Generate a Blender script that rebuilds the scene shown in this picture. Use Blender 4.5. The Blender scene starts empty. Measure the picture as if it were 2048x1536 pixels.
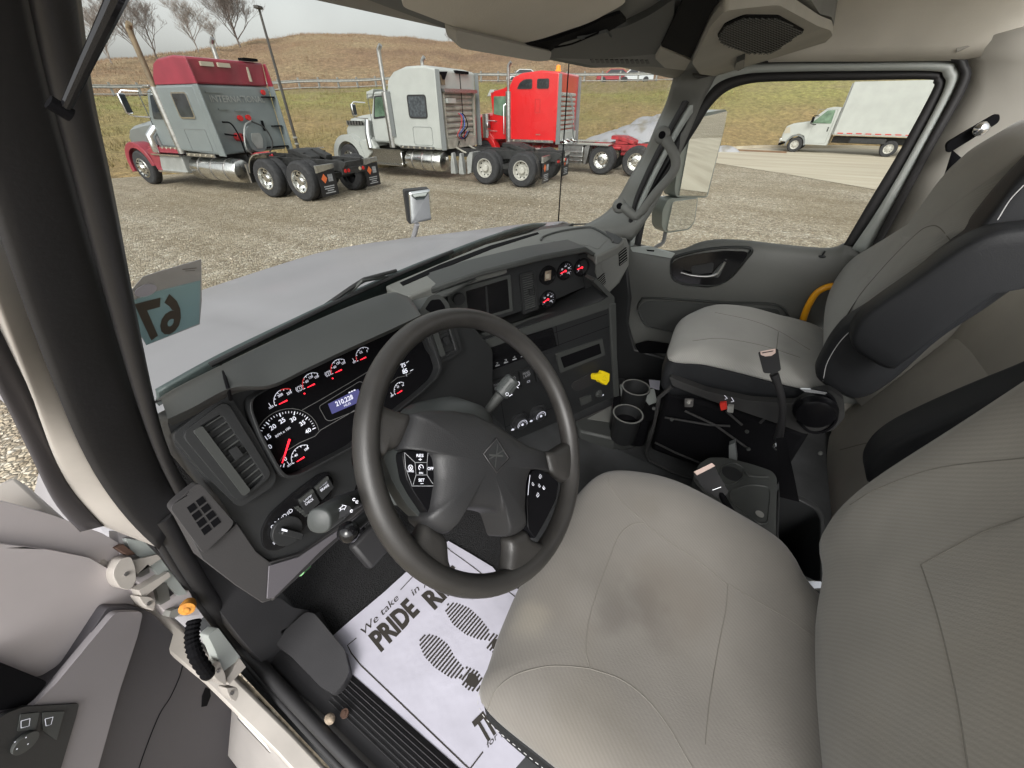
import bpy, bmesh, math, random
from math import sin, cos, pi, radians, atan2, hypot, sqrt, exp
from mathutils import Vector as V, Matrix, noise
from mathutils.bvhtree import BVHTree
from mathutils.geometry import tessellate_polygon
random.seed(7)
SC = bpy.context.scene
COL = SC.collection
# ------------------------------------------------------------------ camera
FPX, PITCH, YAW, CH = 769.0, radians(36), radians(30.4), 2.32
HD = V((cos(YAW), sin(YAW), 0)); RT = V((sin(YAW), -cos(YAW), 0))
FW = HD*cos(PITCH) - V((0, 0, sin(PITCH))); UP = HD*sin(PITCH) + V((0, 0, cos(PITCH)))
EYE = V((0, 0, CH))
cam = bpy.data.cameras.new('camera'); camo = bpy.data.objects.new('camera', cam); COL.objects.link(camo)
cam.sensor_width = 36; cam.lens = FPX/2048*36; cam.clip_start = 0.01; cam.clip_end = 2000
camo.matrix_world = Matrix(((RT.x, UP.x, -FW.x, 0), (RT.y, UP.y, -FW.y, 0), (RT.z, UP.z, -FW.z, CH), (0, 0, 0, 1)))
SC.camera = camo
# ------------------------------------------------------------------ world, sun, exposure
SUN_EL, SUN_AZ = radians(38), radians(200)
w = bpy.data.worlds.new('World'); SC.world = w; w.use_nodes = True
nt = w.node_tree; nt.nodes.clear()
sky = nt.nodes.new('ShaderNodeTexSky'); sky.sky_type = 'NISHITA'; sky.sun_disc = False
sky.sun_elevation = SUN_EL; sky.sun_rotation = radians(90)-SUN_AZ; sky.dust_density = 4; sky.air_density = 1.5
hs = nt.nodes.new('ShaderNodeHueSaturation'); hs.inputs['Saturation'].default_value = 0.10
bg = nt.nodes.new('ShaderNodeBackground'); bg.inputs['Strength'].default_value = 0.13
wo = nt.nodes.new('ShaderNodeOutputWorld')
nt.links.new(sky.outputs[0], hs.inputs['Color'])
_tc = nt.nodes.new('ShaderNodeTexCoord'); _nz = nt.nodes.new('ShaderNodeTexNoise'); _nz.inputs['Scale'].default_value = 3.5; _nz.inputs['Detail'].default_value = 5
_mr = nt.nodes.new('ShaderNodeMapRange'); _mr.inputs[1].default_value = .3; _mr.inputs[2].default_value = .7; _mr.inputs[3].default_value = .86; _mr.inputs[4].default_value = 1.1
nt.links.new(_tc.outputs['Generated'], _nz.inputs[0]); nt.links.new(_nz.outputs[0], _mr.inputs[0]); nt.links.new(_mr.outputs[0], hs.inputs['Value'])
nt.links.new(hs.outputs[0], bg.inputs['Color']); nt.links.new(bg.outputs[0], wo.inputs[0])
sun = bpy.data.lights.new('sun', 'SUN'); sun.energy = 1.1; sun.angle = radians(25); sun.color = (1, .97, .93)
suno = bpy.data.objects.new('sun', sun); COL.objects.link(suno)
sd = V((cos(SUN_EL)*cos(SUN_AZ), cos(SUN_EL)*sin(SUN_AZ), sin(SUN_EL)))
suno.rotation_euler = sd.to_track_quat('Z', 'Y').to_euler(); suno.location = (0, 0, 20)
SC.view_settings.view_transform = 'Standard'; SC.view_settings.look = 'None'
SC.view_settings.gamma = 1; SC.view_settings.exposure = 0.95
# ------------------------------------------------------------------ pixel -> real point on a real plane
def ray(x, y): return FW + RT*((x-1024)/FPX) + UP*((768-y)/FPX)
def on(x, y, n, p0):
    n = V(n); d = ray(x, y); return EYE + d*(((V(p0)-EYE).dot(n))/d.dot(n))
def PX(x, y, c): return on(x, y, (1, 0, 0), (c, 0, 0))
def PY(x, y, c): return on(x, y, (0, 1, 0), (0, c, 0))
def PZ(x, y, c): return on(x, y, (0, 0, 1), (0, 0, c))
class Fr:
    """a flat working frame: origin, normal towards the viewer, u to the right, v up"""
    def __init__(s, o, n, u=None):
        s.o = V(o); s.n = V(n).normalized()
        s.u = (V(u).normalized() if u else V((0, 0, 1)).cross(s.n).normalized()); s.v = s.n.cross(s.u)
    def p(s, a, b, h=0): return s.o + s.u*a + s.v*b + s.n*h
    def px(s, x, y, h=0):
        q = on(x, y, s.n, s.o+s.n*h); return ((q-s.o).dot(s.u), (q-s.o).dot(s.v))
    def P(s, pts, h=0): return [s.px(*q, h) for q in pts]
# ------------------------------------------------------------------ materials
MATS = {}
def mat(name, col, rough=.5, metal=0, var=0, vscale=8, bump=0, bscale=60, col2=None, emit=None, spec=.5, coat=0, stretch=None, detail=4, bdist=.002, sheen=0):
    m = bpy.data.materials.new(name); m.use_nodes = True; t = m.node_tree; b = t.nodes['Principled BSDF']
    b.inputs['Base Color'].default_value = (*col, 1); b.inputs['Roughness'].default_value = rough
    b.inputs['Metallic'].default_value = metal; b.inputs['Specular IOR Level'].default_value = spec
    b.inputs['Coat Weight'].default_value = coat; b.inputs['Coat Roughness'].default_value = .05
    if sheen: b.inputs['Sheen Weight'].default_value = sheen
    tc = t.nodes.new('ShaderNodeTexCoord'); mp = t.nodes.new('ShaderNodeMapping')
    if stretch: mp.inputs['Scale'].default_value = stretch
    t.links.new(tc.outputs['Object'], mp.inputs[0])
    if col2 or var:
        n = t.nodes.new('ShaderNodeTexNoise'); n.inputs['Scale'].default_value = vscale; n.inputs['Detail'].default_value = detail
        t.links.new(mp.outputs[0], n.inputs[0]); r = t.nodes.new('ShaderNodeValToRGB')
        c2 = col2 if col2 else tuple(c*(1-var) for c in col); c1 = col if col2 else tuple(min(1, c*(1+var)) for c in col)
        r.color_ramp.elements[0].position = .35; r.color_ramp.elements[1].position = .65
        r.color_ramp.elements[0].color = (*c2, 1); r.color_ramp.elements[1].color = (*c1, 1)
        t.links.new(n.outputs[0], r.inputs[0]); t.links.new(r.outputs[0], b.inputs['Base Color'])
    if bump:
        n2 = t.nodes.new('ShaderNodeTexNoise'); n2.inputs['Scale'].default_value = bscale; n2.inputs['Detail'].default_value = 3
        t.links.new(mp.outputs[0], n2.inputs[0]); bp = t.nodes.new('ShaderNodeBump'); bp.inputs['Strength'].default_value = bump
        bp.inputs['Distance'].default_value = bdist; t.links.new(n2.outputs[0], bp.inputs['Height']); t.links.new(bp.outputs[0], b.inputs['Normal'])
    if emit: b.inputs['Emission Color'].default_value = (*emit[:3], 1); b.inputs['Emission Strength'].default_value = emit[3]
    MATS[name] = m; return m
def glassmat(name, tint=(.96, .98, .97), gloss=.03, rough=.02):
    m = bpy.data.materials.new(name); m.use_nodes = True; t = m.node_tree; t.nodes.clear()
    o = t.nodes.new('ShaderNodeOutputMaterial'); mx = t.nodes.new('ShaderNodeMixShader'); tr = t.nodes.new('ShaderNodeBsdfTransparent')
    g = t.nodes.new('ShaderNodeBsdfGlossy'); lw = t.nodes.new('ShaderNodeLayerWeight'); lw.inputs[0].default_value = .5
    g.inputs['Roughness'].default_value = rough; tr.inputs[0].default_value = (*tint, 1)
    pw = t.nodes.new('ShaderNodeMath'); pw.operation = 'POWER'; pw.inputs[1].default_value = 5; t.links.new(lw.outputs['Facing'], pw.inputs[0])
    mu = t.nodes.new('ShaderNodeMath'); mu.operation = 'MULTIPLY_ADD'; mu.inputs[1].default_value = .3; mu.inputs[2].default_value = gloss; t.links.new(pw.outputs[0], mu.inputs[0])
    t.links.new(mu.outputs[0], mx.inputs[0]); t.links.new(tr.outputs[0], mx.inputs[1]); t.links.new(g.outputs[0], mx.inputs[2]); t.links.new(mx.outputs[0], o.inputs[0]); MATS[name] = m; return m
def filmlike(name, col, k=.55):
    m = bpy.data.materials.new(name); m.use_nodes = True; t = m.node_tree; t.nodes.clear(); o = t.nodes.new('ShaderNodeOutputMaterial'); mx = t.nodes.new('ShaderNodeMixShader')
    a = t.nodes.new('ShaderNodeBsdfDiffuse'); b = t.nodes.new('ShaderNodeBsdfTransparent'); a.inputs[0].default_value = b.inputs[0].default_value = (*col, 1); mx.inputs[0].default_value = k
    t.links.new(a.outputs[0], mx.inputs[1]); t.links.new(b.outputs[0], mx.inputs[2]); t.links.new(mx.outputs[0], o.inputs[0]); MATS[name] = m
def clothlike(name, col, tr=.5):
    m = bpy.data.materials.new(name); m.use_nodes = True; t = m.node_tree; t.nodes.clear(); o = t.nodes.new('ShaderNodeOutputMaterial'); mx = t.nodes.new('ShaderNodeMixShader')
    a = t.nodes.new('ShaderNodeBsdfDiffuse'); b = t.nodes.new('ShaderNodeBsdfTranslucent'); a.inputs[0].default_value = b.inputs[0].default_value = (*col, 1); mx.inputs[0].default_value = tr
    t.links.new(a.outputs[0], mx.inputs[1]); t.links.new(b.outputs[0], mx.inputs[2]); t.links.new(mx.outputs[0], o.inputs[0]); MATS[name] = m
# ------------------------------------------------------------------ mesh builder
def catmull(pts, n=6, closed=False):
    P = [V(p) for p in pts]; out = []; L = len(P); segs = L if closed else L-1
    for i in range(segs):
        p0 = P[(i-1) % L] if closed or i > 0 else P[0]*2-P[1]; p1 = P[i]; p2 = P[(i+1) % L]
        p3 = P[(i+2) % L] if closed or i+2 < L else P[-1]*2-P[-2]
        for k in range(n):
            t = k/n; out.append(.5*((2*p1)+(p2-p0)*t+(2*p0-5*p1+4*p2-p3)*t*t+(3*p1-p0-3*p2+p3)*t**3))
    if not closed: out.append(P[-1])
    return out
def rnd2(pts, r, n=5):
    """round the corners of a 2d polygon; r a number or one per corner"""
    out = []; L = len(pts)
    for i, p in enumerate(pts):
        p = V(p[:2]); a = V(pts[i-1][:2])-p; b = V(pts[(i+1) % L][:2])-p
        rr = r[i] if isinstance(r, (list, tuple)) else r; rr = min(rr, a.length*.48, b.length*.48)
        if rr < 1e-6: out.append(tuple(p)); continue
        A = p+a.normalized()*rr; B = p+b.normalized()*rr
        for k in range(n+1):
            t = k/n; q = A*(1-t)**2+p*2*t*(1-t)+B*t*t; out.append((q.x, q.y))
    return out
ROOT = {}
class MB:
    def __init__(s): s.bm = bmesh.new()
    def v(s, p): return s.bm.verts.new(V(p))
    def f(s, vs):
        try: return s.bm.faces.new(vs)
        except ValueError: return None
    def box(s, c, d, R=None):
        c = V(c); x, y, z = [k/2 for k in d]; vs = []
        for sx, sy, sz in ((-1,-1,-1),(1,-1,-1),(1,1,-1),(-1,1,-1),(-1,-1,1),(1,-1,1),(1,1,1),(-1,1,1)):
            q = V((sx*x, sy*y, sz*z)); vs.append(s.v(c+(R @ q if R else q)))
        for q in ((3,2,1,0),(4,5,6,7),(0,1,5,4),(1,2,6,5),(2,3,7,6),(3,0,4,7)): s.f([vs[i] for i in q])
        return s
    def poly(s, a, b):
        """prism between two loops of points of equal count"""
        A = [s.v(p) for p in a]; B = [s.v(p) for p in b]; n = len(A)
        tri = tessellate_polygon([[V(p) for p in a]])
        for t in tri: s.f([A[i] for i in t]); s.f([B[i] for i in reversed(t)])
        for i in range(n): s.f([A[i], A[(i+1) % n], B[(i+1) % n], B[i]])
        return s
    def slab(s, fr, pts, h0, h1, grow=0):
        P = pts
        if grow:
            c = V((sum(p[0] for p in pts)/len(pts), sum(p[1] for p in pts)/len(pts)))
            P = [tuple(c+(V(p[:2])-c)*(1+grow)) for p in pts]
        return s.poly([fr.p(*p[:2], h1) for p in pts], [fr.p(*p[:2], h0) for p in P])
    def rect(s, fr, x0, y0, x1, y1, h0, h1, r=0):
        P = [(x0, y0), (x1, y0), (x1, y1), (x0, y1)]
        return s.slab(fr, rnd2(P, r) if r else P, h0, h1)
    def ring(s, fr, outer, inner, h0, h1):
        n = len(outer); L = []
        for pts, h in ((outer, h0), (outer, h1), (inner, h1), (inner, h0)): L.append([s.v(fr.p(*p[:2], h)) for p in pts])
        for k in range(4):
            A, B = L[k], L[(k+1) % 4]
            for i in range(n): s.f([A[i], A[(i+1) % n], B[(i+1) % n], B[i]])
        return s
    def loft(s, loops, closed=True, cap=True, cyc=False):
        L = [[s.v(p) for p in l] for l in loops]; n = len(L[0])
        rng = range(len(L)) if cyc else range(len(L)-1)
        for k in rng:
            A, B = L[k], L[(k+1) % len(L)]
            for i in range(n if closed else n-1): s.f([A[i], A[(i+1) % n], B[(i+1) % n], B[i]])
        if cap and closed and not cyc: s.f(L[0][::-1]); s.f(L[-1])
        return s
    def tube(s, pts, r, n=8, closed=False, cap=True, smooth=0):
        P = [V(p) for p in pts]
        if smooth: 
            if isinstance(r, (list, tuple)): 
                m = len(P); P2 = catmull(P, smooth, closed); r = [r[min(int(i/smooth), m-1)]*(1-(i % smooth)/smooth)+r[min(int(i/smooth)+1, m-1)]*((i % smooth)/smooth) for i in range(len(P2))]; P = P2
            else: P = catmull(P, smooth, closed)
        up = None; loops = []
        for i, p in enumerate(P):
            if closed: t = P[(i+1) % len(P)]-P[i-1]
            else: t = P[min(i+1, len(P)-1)]-P[max(i-1, 0)]
            if t.length < 1e-9: t = V((0, 0, 1))
            t.normalize()
            if up is None: up = V((0, 0, 1)) if abs(t.z) < .9 else V((1, 0, 0))
            a = t.cross(up).normalized(); up = a.cross(t)
            rr = r[i] if isinstance(r, (list, tuple)) else r
            loops.append([p+(a*cos(2*pi*k/n)+up*sin(2*pi*k/n))*rr for k in range(n)])
        return s.loft(loops, True, cap, closed)
    def lathe(s, o, ax, prof, n=24, cap=True):
        o = V(o); ax = V(ax).normalized(); a = ax.orthogonal().normalized(); b = ax.cross(a)
        return s.loft([[o+ax*h+(a*cos(2*pi*k/n)+b*sin(2*pi*k/n))*r for k in range(n)] for r, h in prof], True, cap)
    def grid(s, rows, thick=None):
        L = [[s.v(p) for p in r] for r in rows]
        for i in range(len(L)-1):
            for j in range(len(L[0])-1): s.f([L[i][j], L[i][j+1], L[i+1][j+1], L[i+1][j]])
        return s
    def quad(s, *p): s.f([s.v(q) for q in p]); return s
    def strip(s, fr, A, B, h, w=False):
        a = [s.v(fr.p(*p[:2], h)) for p in A]; b = [s.v(fr.p(*p[:2], h)) for p in B]
        for i in range(len(a)-1): s.f([a[i], a[i+1], b[i+1], b[i]])
        return s
    def line(s, fr, pts, w, h=.0006, closed=False):
        """flat drawn line on a frame"""
        Q = [V(p[:2]) for p in pts]; A = []; B = []; n = len(Q)
        for i, p in enumerate(Q):
            t = (Q[(i+1) % n]-Q[i-1]) if closed else Q[min(i+1, n-1)]-Q[max(i-1, 0)]
            t.normalize(); nn = V((-t.y, t.x)); A.append(p+nn*w/2); B.append(p-nn*w/2)
        if closed: A.append(A[0]); B.append(B[0])
        return s.strip(fr, A, B, h)
    def arc(s, fr, c, r, a0, a1, w, h=.0006, n=20):
        return s.line(fr, [(c[0]+r*cos(radians(a0+(a1-a0)*i/n)), c[1]+r*sin(radians(a0+(a1-a0)*i/n))) for i in range(n+1)], w, h)
    def disc(s, fr, c, r, h0, h1, n=20, rx=None):
        return s.slab(fr, [(c[0]+(rx or r)*cos(2*pi*i/n), c[1]+r*sin(2*pi*i/n)) for i in range(n)], h0, h1)
    def build(s, name, m, parent=None, bevel=0, smooth=35, segs=2, solid=0, local=False, sub=0, fix=True, label=None, kind=None):
        bm = s.bm; bmesh.ops.remove_doubles(bm, verts=bm.verts, dist=1e-6)
        if fix: bmesh.ops.recalc_face_normals(bm, faces=bm.faces)
        if solid and not local:   # let the thickness grow away from the side we look at
            t_ = 0
            for f in bm.faces: c_ = f.calc_center_median(); t_ += f.normal.dot((EYE-c_).normalized())*f.calc_area()
            if t_ < 0: bmesh.ops.reverse_faces(bm, faces=bm.faces)
        if parent and not local:
            Mi = ROOT[parent.name].inverted(); bmesh.ops.transform(bm, matrix=Mi, verts=bm.verts)
        me = bpy.data.meshes.new(name); bm.to_mesh(me); bm.free()
        if smooth is not None:
            me.polygons.foreach_set('use_smooth', [True]*len(me.polygons)); me.set_sharp_from_angle(angle=radians(smooth))
        o = bpy.data.objects.new(name, me); COL.objects.link(o)
        me.materials.append(MATS[m] if isinstance(m, str) else m)
        if parent: o.parent = parent; ROOT[o.name] = ROOT[parent.name]
        else: ROOT[o.name] = Matrix.Identity(4)
        if solid: md = o.modifiers.new('s', 'SOLIDIFY'); md.thickness = solid; md.offset = -1 if solid > 0 else 1; md.thickness = abs(solid)
        if bevel:
            md = o.modifiers.new('b', 'BEVEL'); md.width = bevel; md.segments = segs; md.limit_method = 'ANGLE'; md.angle_limit = radians(40)
        if sub: md = o.modifiers.new('u', 'SUBSURF'); md.levels = md.render_levels = sub
        if label: o['label'] = label
        if kind: o['kind'] = kind
        return o
def tag(o, label=None, cat=None, group=None, kind=None):
    if label: o['label'] = label
    if cat: o['category'] = cat
    if group: o['group'] = group
    if kind: o['kind'] = kind
    return o
def thing(name, label, cat, loc=(0, 0, 0), rz=0, group=None):
    o = bpy.data.objects.new(name, None); COL.objects.link(o); o.location = loc; o.rotation_euler = (0, 0, rz); o.empty_display_size = .1
    ROOT[o.name] = Matrix.Translation(V(loc)) @ Matrix.Rotation(rz, 4, 'Z'); return tag(o, label, cat, group)
def bvh_of(*objs):
    vs = []; fs = []
    for o in objs:
        M = ROOT[o.name]; b = len(vs); vs += [M @ v.co for v in o.data.vertices]; fs += [[b+i for i in p.vertices] for p in o.data.polygons]
    return BVHTree.FromPolygons(vs, fs)
def hit(bv, x, y):
    d = ray(x, y).normalized(); h = bv.ray_cast(EYE, d)
    return (h[0], h[1] if h[1].dot(d) < 0 else -h[1]) if h[0] else None
def seam(bv, pts, name, m, parent, r=.0016, lift=0, smooth=5, label=None):
    """a stitched seam laid on a real surface"""
    P = catmull([V((x, y, 0)) for x, y in pts], smooth); Q = []
    for p in P:
        h = hit(bv, p.x, p.y)
        if h and (not Q or (h[0]-Q[-1]).length < .15): Q.append(h[0]+h[1]*lift)
    if len(Q) > 2: return MB().tube(Q, r, 6).build(name, m, parent, label=label)
# ------------------------------------------------------------------ lettering
_dg = None
def text(s, fr, o, size, m, parent, ux=(1, 0), h=.0008, align='CENTER', bold=0, shear=0, wide=1, mirror=False, name='lettering', valign='CENTER'):
    global MATS
    cu = bpy.data.curves.new('t', 'FONT'); cu.body = s; cu.size = 1; cu.align_x = align; cu.align_y = valign; cu.offset = bold; cu.shear = shear; cu.extrude = 0; cu.resolution_u = 3
    ob = bpy.data.objects.new('t', cu); COL.objects.link(ob); bpy.context.view_layer.update()
    me = bpy.data.meshes.new_from_object(ob.evaluated_get(bpy.context.evaluated_depsgraph_get()))
    bpy.data.objects.remove(ob); bpy.data.curves.remove(cu)
    a = V((ux[0], ux[1])).normalized(); b = V((-a.y, a.x)); k = -1 if mirror else 1
    Mi = ROOT[parent.name].inverted() if parent else Matrix.Identity(4)
    for v in me.vertices:
        x, y = v.co.x*size*wide*k, v.co.y*size; v.co = Mi @ fr.p(o[0]+a.x*x+b.x*y, o[1]+a.y*x+b.y*y, h)
    me.name = name; ob = bpy.data.objects.new(name, me); COL.objects.link(ob); me.materials.append(MATS[m]); 
    if parent: ob.parent = parent; ROOT[ob.name] = ROOT[parent.name]
    return ob
def textpx(s, fr, A, B, Hc, m, parent, h=.0008, bold=.0, shear=0, mirror=False, name='lettering'):
    """lettering whose baseline runs from A to B and whose capitals reach Hc (photo points on the frame)"""
    a = V(fr.px(*A, h)); b = V(fr.px(*B, h)); c = V(fr.px(*Hc, h)); d = (b-a); L = d.length; d.normalize(); nn = V((-d.y, d.x)); H = (c-a).dot(nn)
    ob = text(s, fr, (0, 0), 1, m, None, align='LEFT', bold=bold, shear=shear, name=name, valign='TOP_BASELINE', h=0)
    me = ob.data; xs = [fr.u.dot(v.co-fr.o) for v in me.vertices]; x0, x1 = min(xs), max(xs)
    M = ROOT[parent.name].inverted() if parent else Matrix.Identity(4)
    for v in me.vertices:
        q = v.co-fr.o; x = (q.dot(fr.u)-x0)/(x1-x0)*L; y = q.dot(fr.v)/.70*H
        v.co = M @ fr.p(a.x+d.x*x+nn.x*y, a.y+d.y*x+nn.y*y, h)
    if parent: ob.parent = parent; ROOT[ob.name] = ROOT[parent.name]
    return ob
def join(obs):
    """merge letter meshes of one inscription into the first"""
    obs = [o for o in obs if o]; bm = bmesh.new()
    for o in obs: bm.from_mesh(o.data)
    bm.to_mesh(obs[0].data); bm.free()
    for o in obs[1:]: bpy.data.objects.remove(o)
    return obs[0]
# ------------------------------------------------------------------ palette
mat('dash_dark', (.019, .020, .021), .5, bump=.25, bscale=900, bdist=.0006)
mat('dash_grey', (.05, .053, .051), .52, bump=.25, bscale=800, bdist=.0006, var=.06, vscale=5)
mat('trim_grey', (.175, .178, .166), .6, bump=.2, bscale=700, bdist=.0006, var=.05, vscale=4)
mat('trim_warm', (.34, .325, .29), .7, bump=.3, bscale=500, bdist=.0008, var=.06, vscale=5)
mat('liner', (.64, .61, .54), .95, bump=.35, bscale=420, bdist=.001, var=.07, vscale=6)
mat('rubber', (.024, .0235, .025), .55, bump=.2, bscale=200, bdist=.001)
mat('rubber_brown', (.05, .046, .05), .55, bump=.15, bscale=80, bdist=.001)
mat('black', (.005, .005, .006), .8, spec=.08)
mat('buckle_black', (.006, .006, .007), .3, spec=.12)
mat('gloss_black', (.008, .008, .009), .12)
mat('wheel_rim', (.028, .0265, .025), .42, bump=.4, bscale=700, bdist=.0007, var=.18, vscale=14)
mat('hub_grey', (.021, .0212, .0225), .5, bump=.45, bscale=650, bdist=.0008)
mat('stalk_grey', (.045, .05, .049), .5, bump=.2, bscale=500, bdist=.0006)
mat('vinyl', (.018, .019, .021), .55, spec=.22, bump=.45, bscale=420, bdist=.0009)
mat('piping', (.045, .047, .052), .5)
mat('console_warm', (.42, .40, .345), .8, bump=.3, bscale=400, bdist=.0008, var=.06, vscale=6)
mat('blush', (.5, .37, .32), .4)
mat('knob', (.03, .031, .033), .3)
mat('sill_flank_paint', (.36, .34, .325), .45, var=.12, vscale=6)
mat('white', (.8, .8, .82), .5)
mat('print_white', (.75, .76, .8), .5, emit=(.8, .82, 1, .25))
mat('print_dim', (.35, .36, .38), .6)
mat('line_grey', (.2, .2, .2), .5)
mat('needle', (.8, .02, .03), .4, emit=(1, .02, .04, 1.1))
mat('redprint', (.5, .03, .03), .5, emit=(1, .03, .03, .25))
mat('lcd', (.02, .02, .05), .3, emit=(.07, .07, .2, .55))
mat('cream', (.43, .40, .365), .4, var=.1, vscale=9, coat=.15)
mat('paint_white', (.295, .288, .305), .5, coat=.08, var=.05, vscale=3)
mat('door_white', (.54, .50, .505), .42, var=.06, vscale=6)
mat('paint_frame', (.42, .45, .43), .35, coat=.3, var=.04, vscale=5)
mat('chrome', (.75, .76, .78), .12, 1, bump=.05, bscale=9, bdist=.01)
mat('chrome_dull', (.55, .55, .54), .3, 1, var=.15, vscale=12)
mat('steel', (.35, .34, .33), .4, .9, var=.25, vscale=30)
mat('galv', (.3, .3, .28), .6, .3, var=.15, vscale=5)
mat('mirror', (.82, .84, .84), .015, 1)
mat('carpet', (.012, .012, .013), .95, bump=1, bscale=300, bdist=.006, var=.5, vscale=200)
mat('floor_rubber', (.048, .05, .052), .75, bump=.3, bscale=150, bdist=.002, var=.3, vscale=6)
mat('sill_plastic', (.048, .047, .05), .6, bump=.25, bscale=300, bdist=.001, var=.1, vscale=10)
mat('paper', (.52, .51, .585), .6, var=.05, vscale=9, bump=.35, bscale=9, bdist=.012)
mat('ink', (.035, .03, .025), .7)
mat('yellow', (.8, .6, .01), .45)
mat('orange_yellow', (.85, .38, .01), .35)
mat('rust', (.42, .17, .03), .85, vscale=120, col2=(.62, .28, .04))
mat('rust_dark', (.09, .05, .035), .9)
mat('vent_grey', (.045, .043, .044), .5, bump=.2, bscale=500, bdist=.0006)
mat('green', (.03, .25, .03), .4)
mat('red', (.55, .03, .02), .45)
mat('dirt', (.25, .2, .15), .9, var=.5, vscale=60, bump=.8, bscale=90, bdist=.006)
# =================================================================== OUTDOORS
def procmat(name, build):
    m = bpy.data.materials.new(name); m.use_nodes = True; t = m.node_tree; build(t, t.nodes['Principled BSDF']); MATS[name] = m; return m
def N(t, k, **kw):
    n = t.nodes.new(k)
    for a, b in kw.items():
        if a in n.inputs: n.inputs[a].default_value = b
        else: setattr(n, a, b)
    return n
def ramp(t, src, stops):
    r = t.nodes.new('ShaderNodeValToRGB'); e = r.color_ramp.elements
    while len(e) < len(stops): e.new(.5)
    for i, (p, c) in enumerate(stops): e[i].position = p; e[i].color = (*c, 1)
    t.links.new(src, r.inputs[0]); return r.outputs[0]
def mixc(t, fac, a, b, mode='MIX'):
    m = t.nodes.new('ShaderNodeMix'); m.data_type = 'RGBA'; m.blend_type = mode
    if isinstance(fac, (int, float)): m.inputs[0].default_value = fac
    else: t.links.new(fac, m.inputs[0])
    for i, q in ((6, a), (7, b)):
        if isinstance(q, tuple): m.inputs[i].default_value = (*q, 1)
        else: t.links.new(q, m.inputs[i])
    return m.outputs[2]
def gravel(t, b):
    tc = N(t, 'ShaderNodeTexCoord'); L = t.links.new
    nz = N(t, 'ShaderNodeTexNoise', Scale=9.0); L(tc.outputs['Object'], nz.inputs[0])
    wp = t.nodes.new('ShaderNodeVectorMath'); wp.operation = 'MULTIPLY_ADD'; wp.inputs[1].default_value = (.05, .05, .05)
    L(nz.outputs[1], wp.inputs[0]); L(tc.outputs['Object'], wp.inputs[2])
    v1 = N(t, 'ShaderNodeTexVoronoi', Scale=22.0); L(wp.outputs[0], v1.inputs[0])
    v2 = N(t, 'ShaderNodeTexVoronoi', Scale=22.0); v2.feature = 'DISTANCE_TO_EDGE'; L(wp.outputs[0], v2.inputs[0])
    vb = N(t, 'ShaderNodeTexVoronoi', Scale=5.5); L(wp.outputs[0], vb.inputs[0])
    sep = t.nodes.new('ShaderNodeSeparateColor'); L(v1.outputs['Color'], sep.inputs[0])
    c = ramp(t, sep.outputs[0], [(0, (.26, .215, .155)), (.3, (.42, .355, .265)), (.6, (.56, .485, .36)), (.85, (.70, .63, .49)), (1, (.85, .80, .68))])
    sepb = t.nodes.new('ShaderNodeSeparateColor'); L(vb.outputs['Color'], sepb.inputs[0])
    c = mixc(t, .22, c, ramp(t, sepb.outputs[1], [(0, (.17, .13, .09)), (.5, (.40, .34, .25)), (1, (.68, .62, .52))]))
    big = N(t, 'ShaderNodeTexNoise', Scale=.22, Detail=6.0); L(tc.outputs['Object'], big.inputs[0])
    c = mixc(t, ramp(t, big.outputs[0], [(.40, (0, 0, 0)), (.62, (1, 1, 1))]), c, mixc(t, .55, c, (.34, .27, .165)))
    e = ramp(t, v2.outputs['Distance'], [(0, (.12, .12, .12)), (.14, (1, 1, 1))])
    rut = N(t, 'ShaderNodeTexNoise', Scale=.8, Detail=3.0); rm = N(t, 'ShaderNodeMapping', Scale=(1.6, .12, 1), Rotation=(0, 0, .35)); L(tc.outputs['Object'], rm.inputs[0]); L(rm.outputs[0], rut.inputs[0])
    c = mixc(t, .5, c, mixc(t, 1.0, c, e, 'MULTIPLY')); c = mixc(t, 1.0, c, ramp(t, rut.outputs[0], [(.35, (.88, .86, .83)), (.55, (1, 1, 1)), (.7, (1.08, 1.08, 1.08))]), 'MULTIPLY'); L(c, b.inputs['Base Color']); b.inputs['Roughness'].default_value = .85
    bp = t.nodes.new('ShaderNodeBump'); bp.inputs['Distance'].default_value = .03; bp.inputs['Strength'].default_value = .9
    h = ramp(t, v2.outputs['Distance'], [(0, (0, 0, 0)), (.3, (1, 1, 1))]); L(h, bp.inputs['Height']); L(bp.outputs[0], b.inputs['Normal'])
procmat('gravel', gravel)
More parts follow.
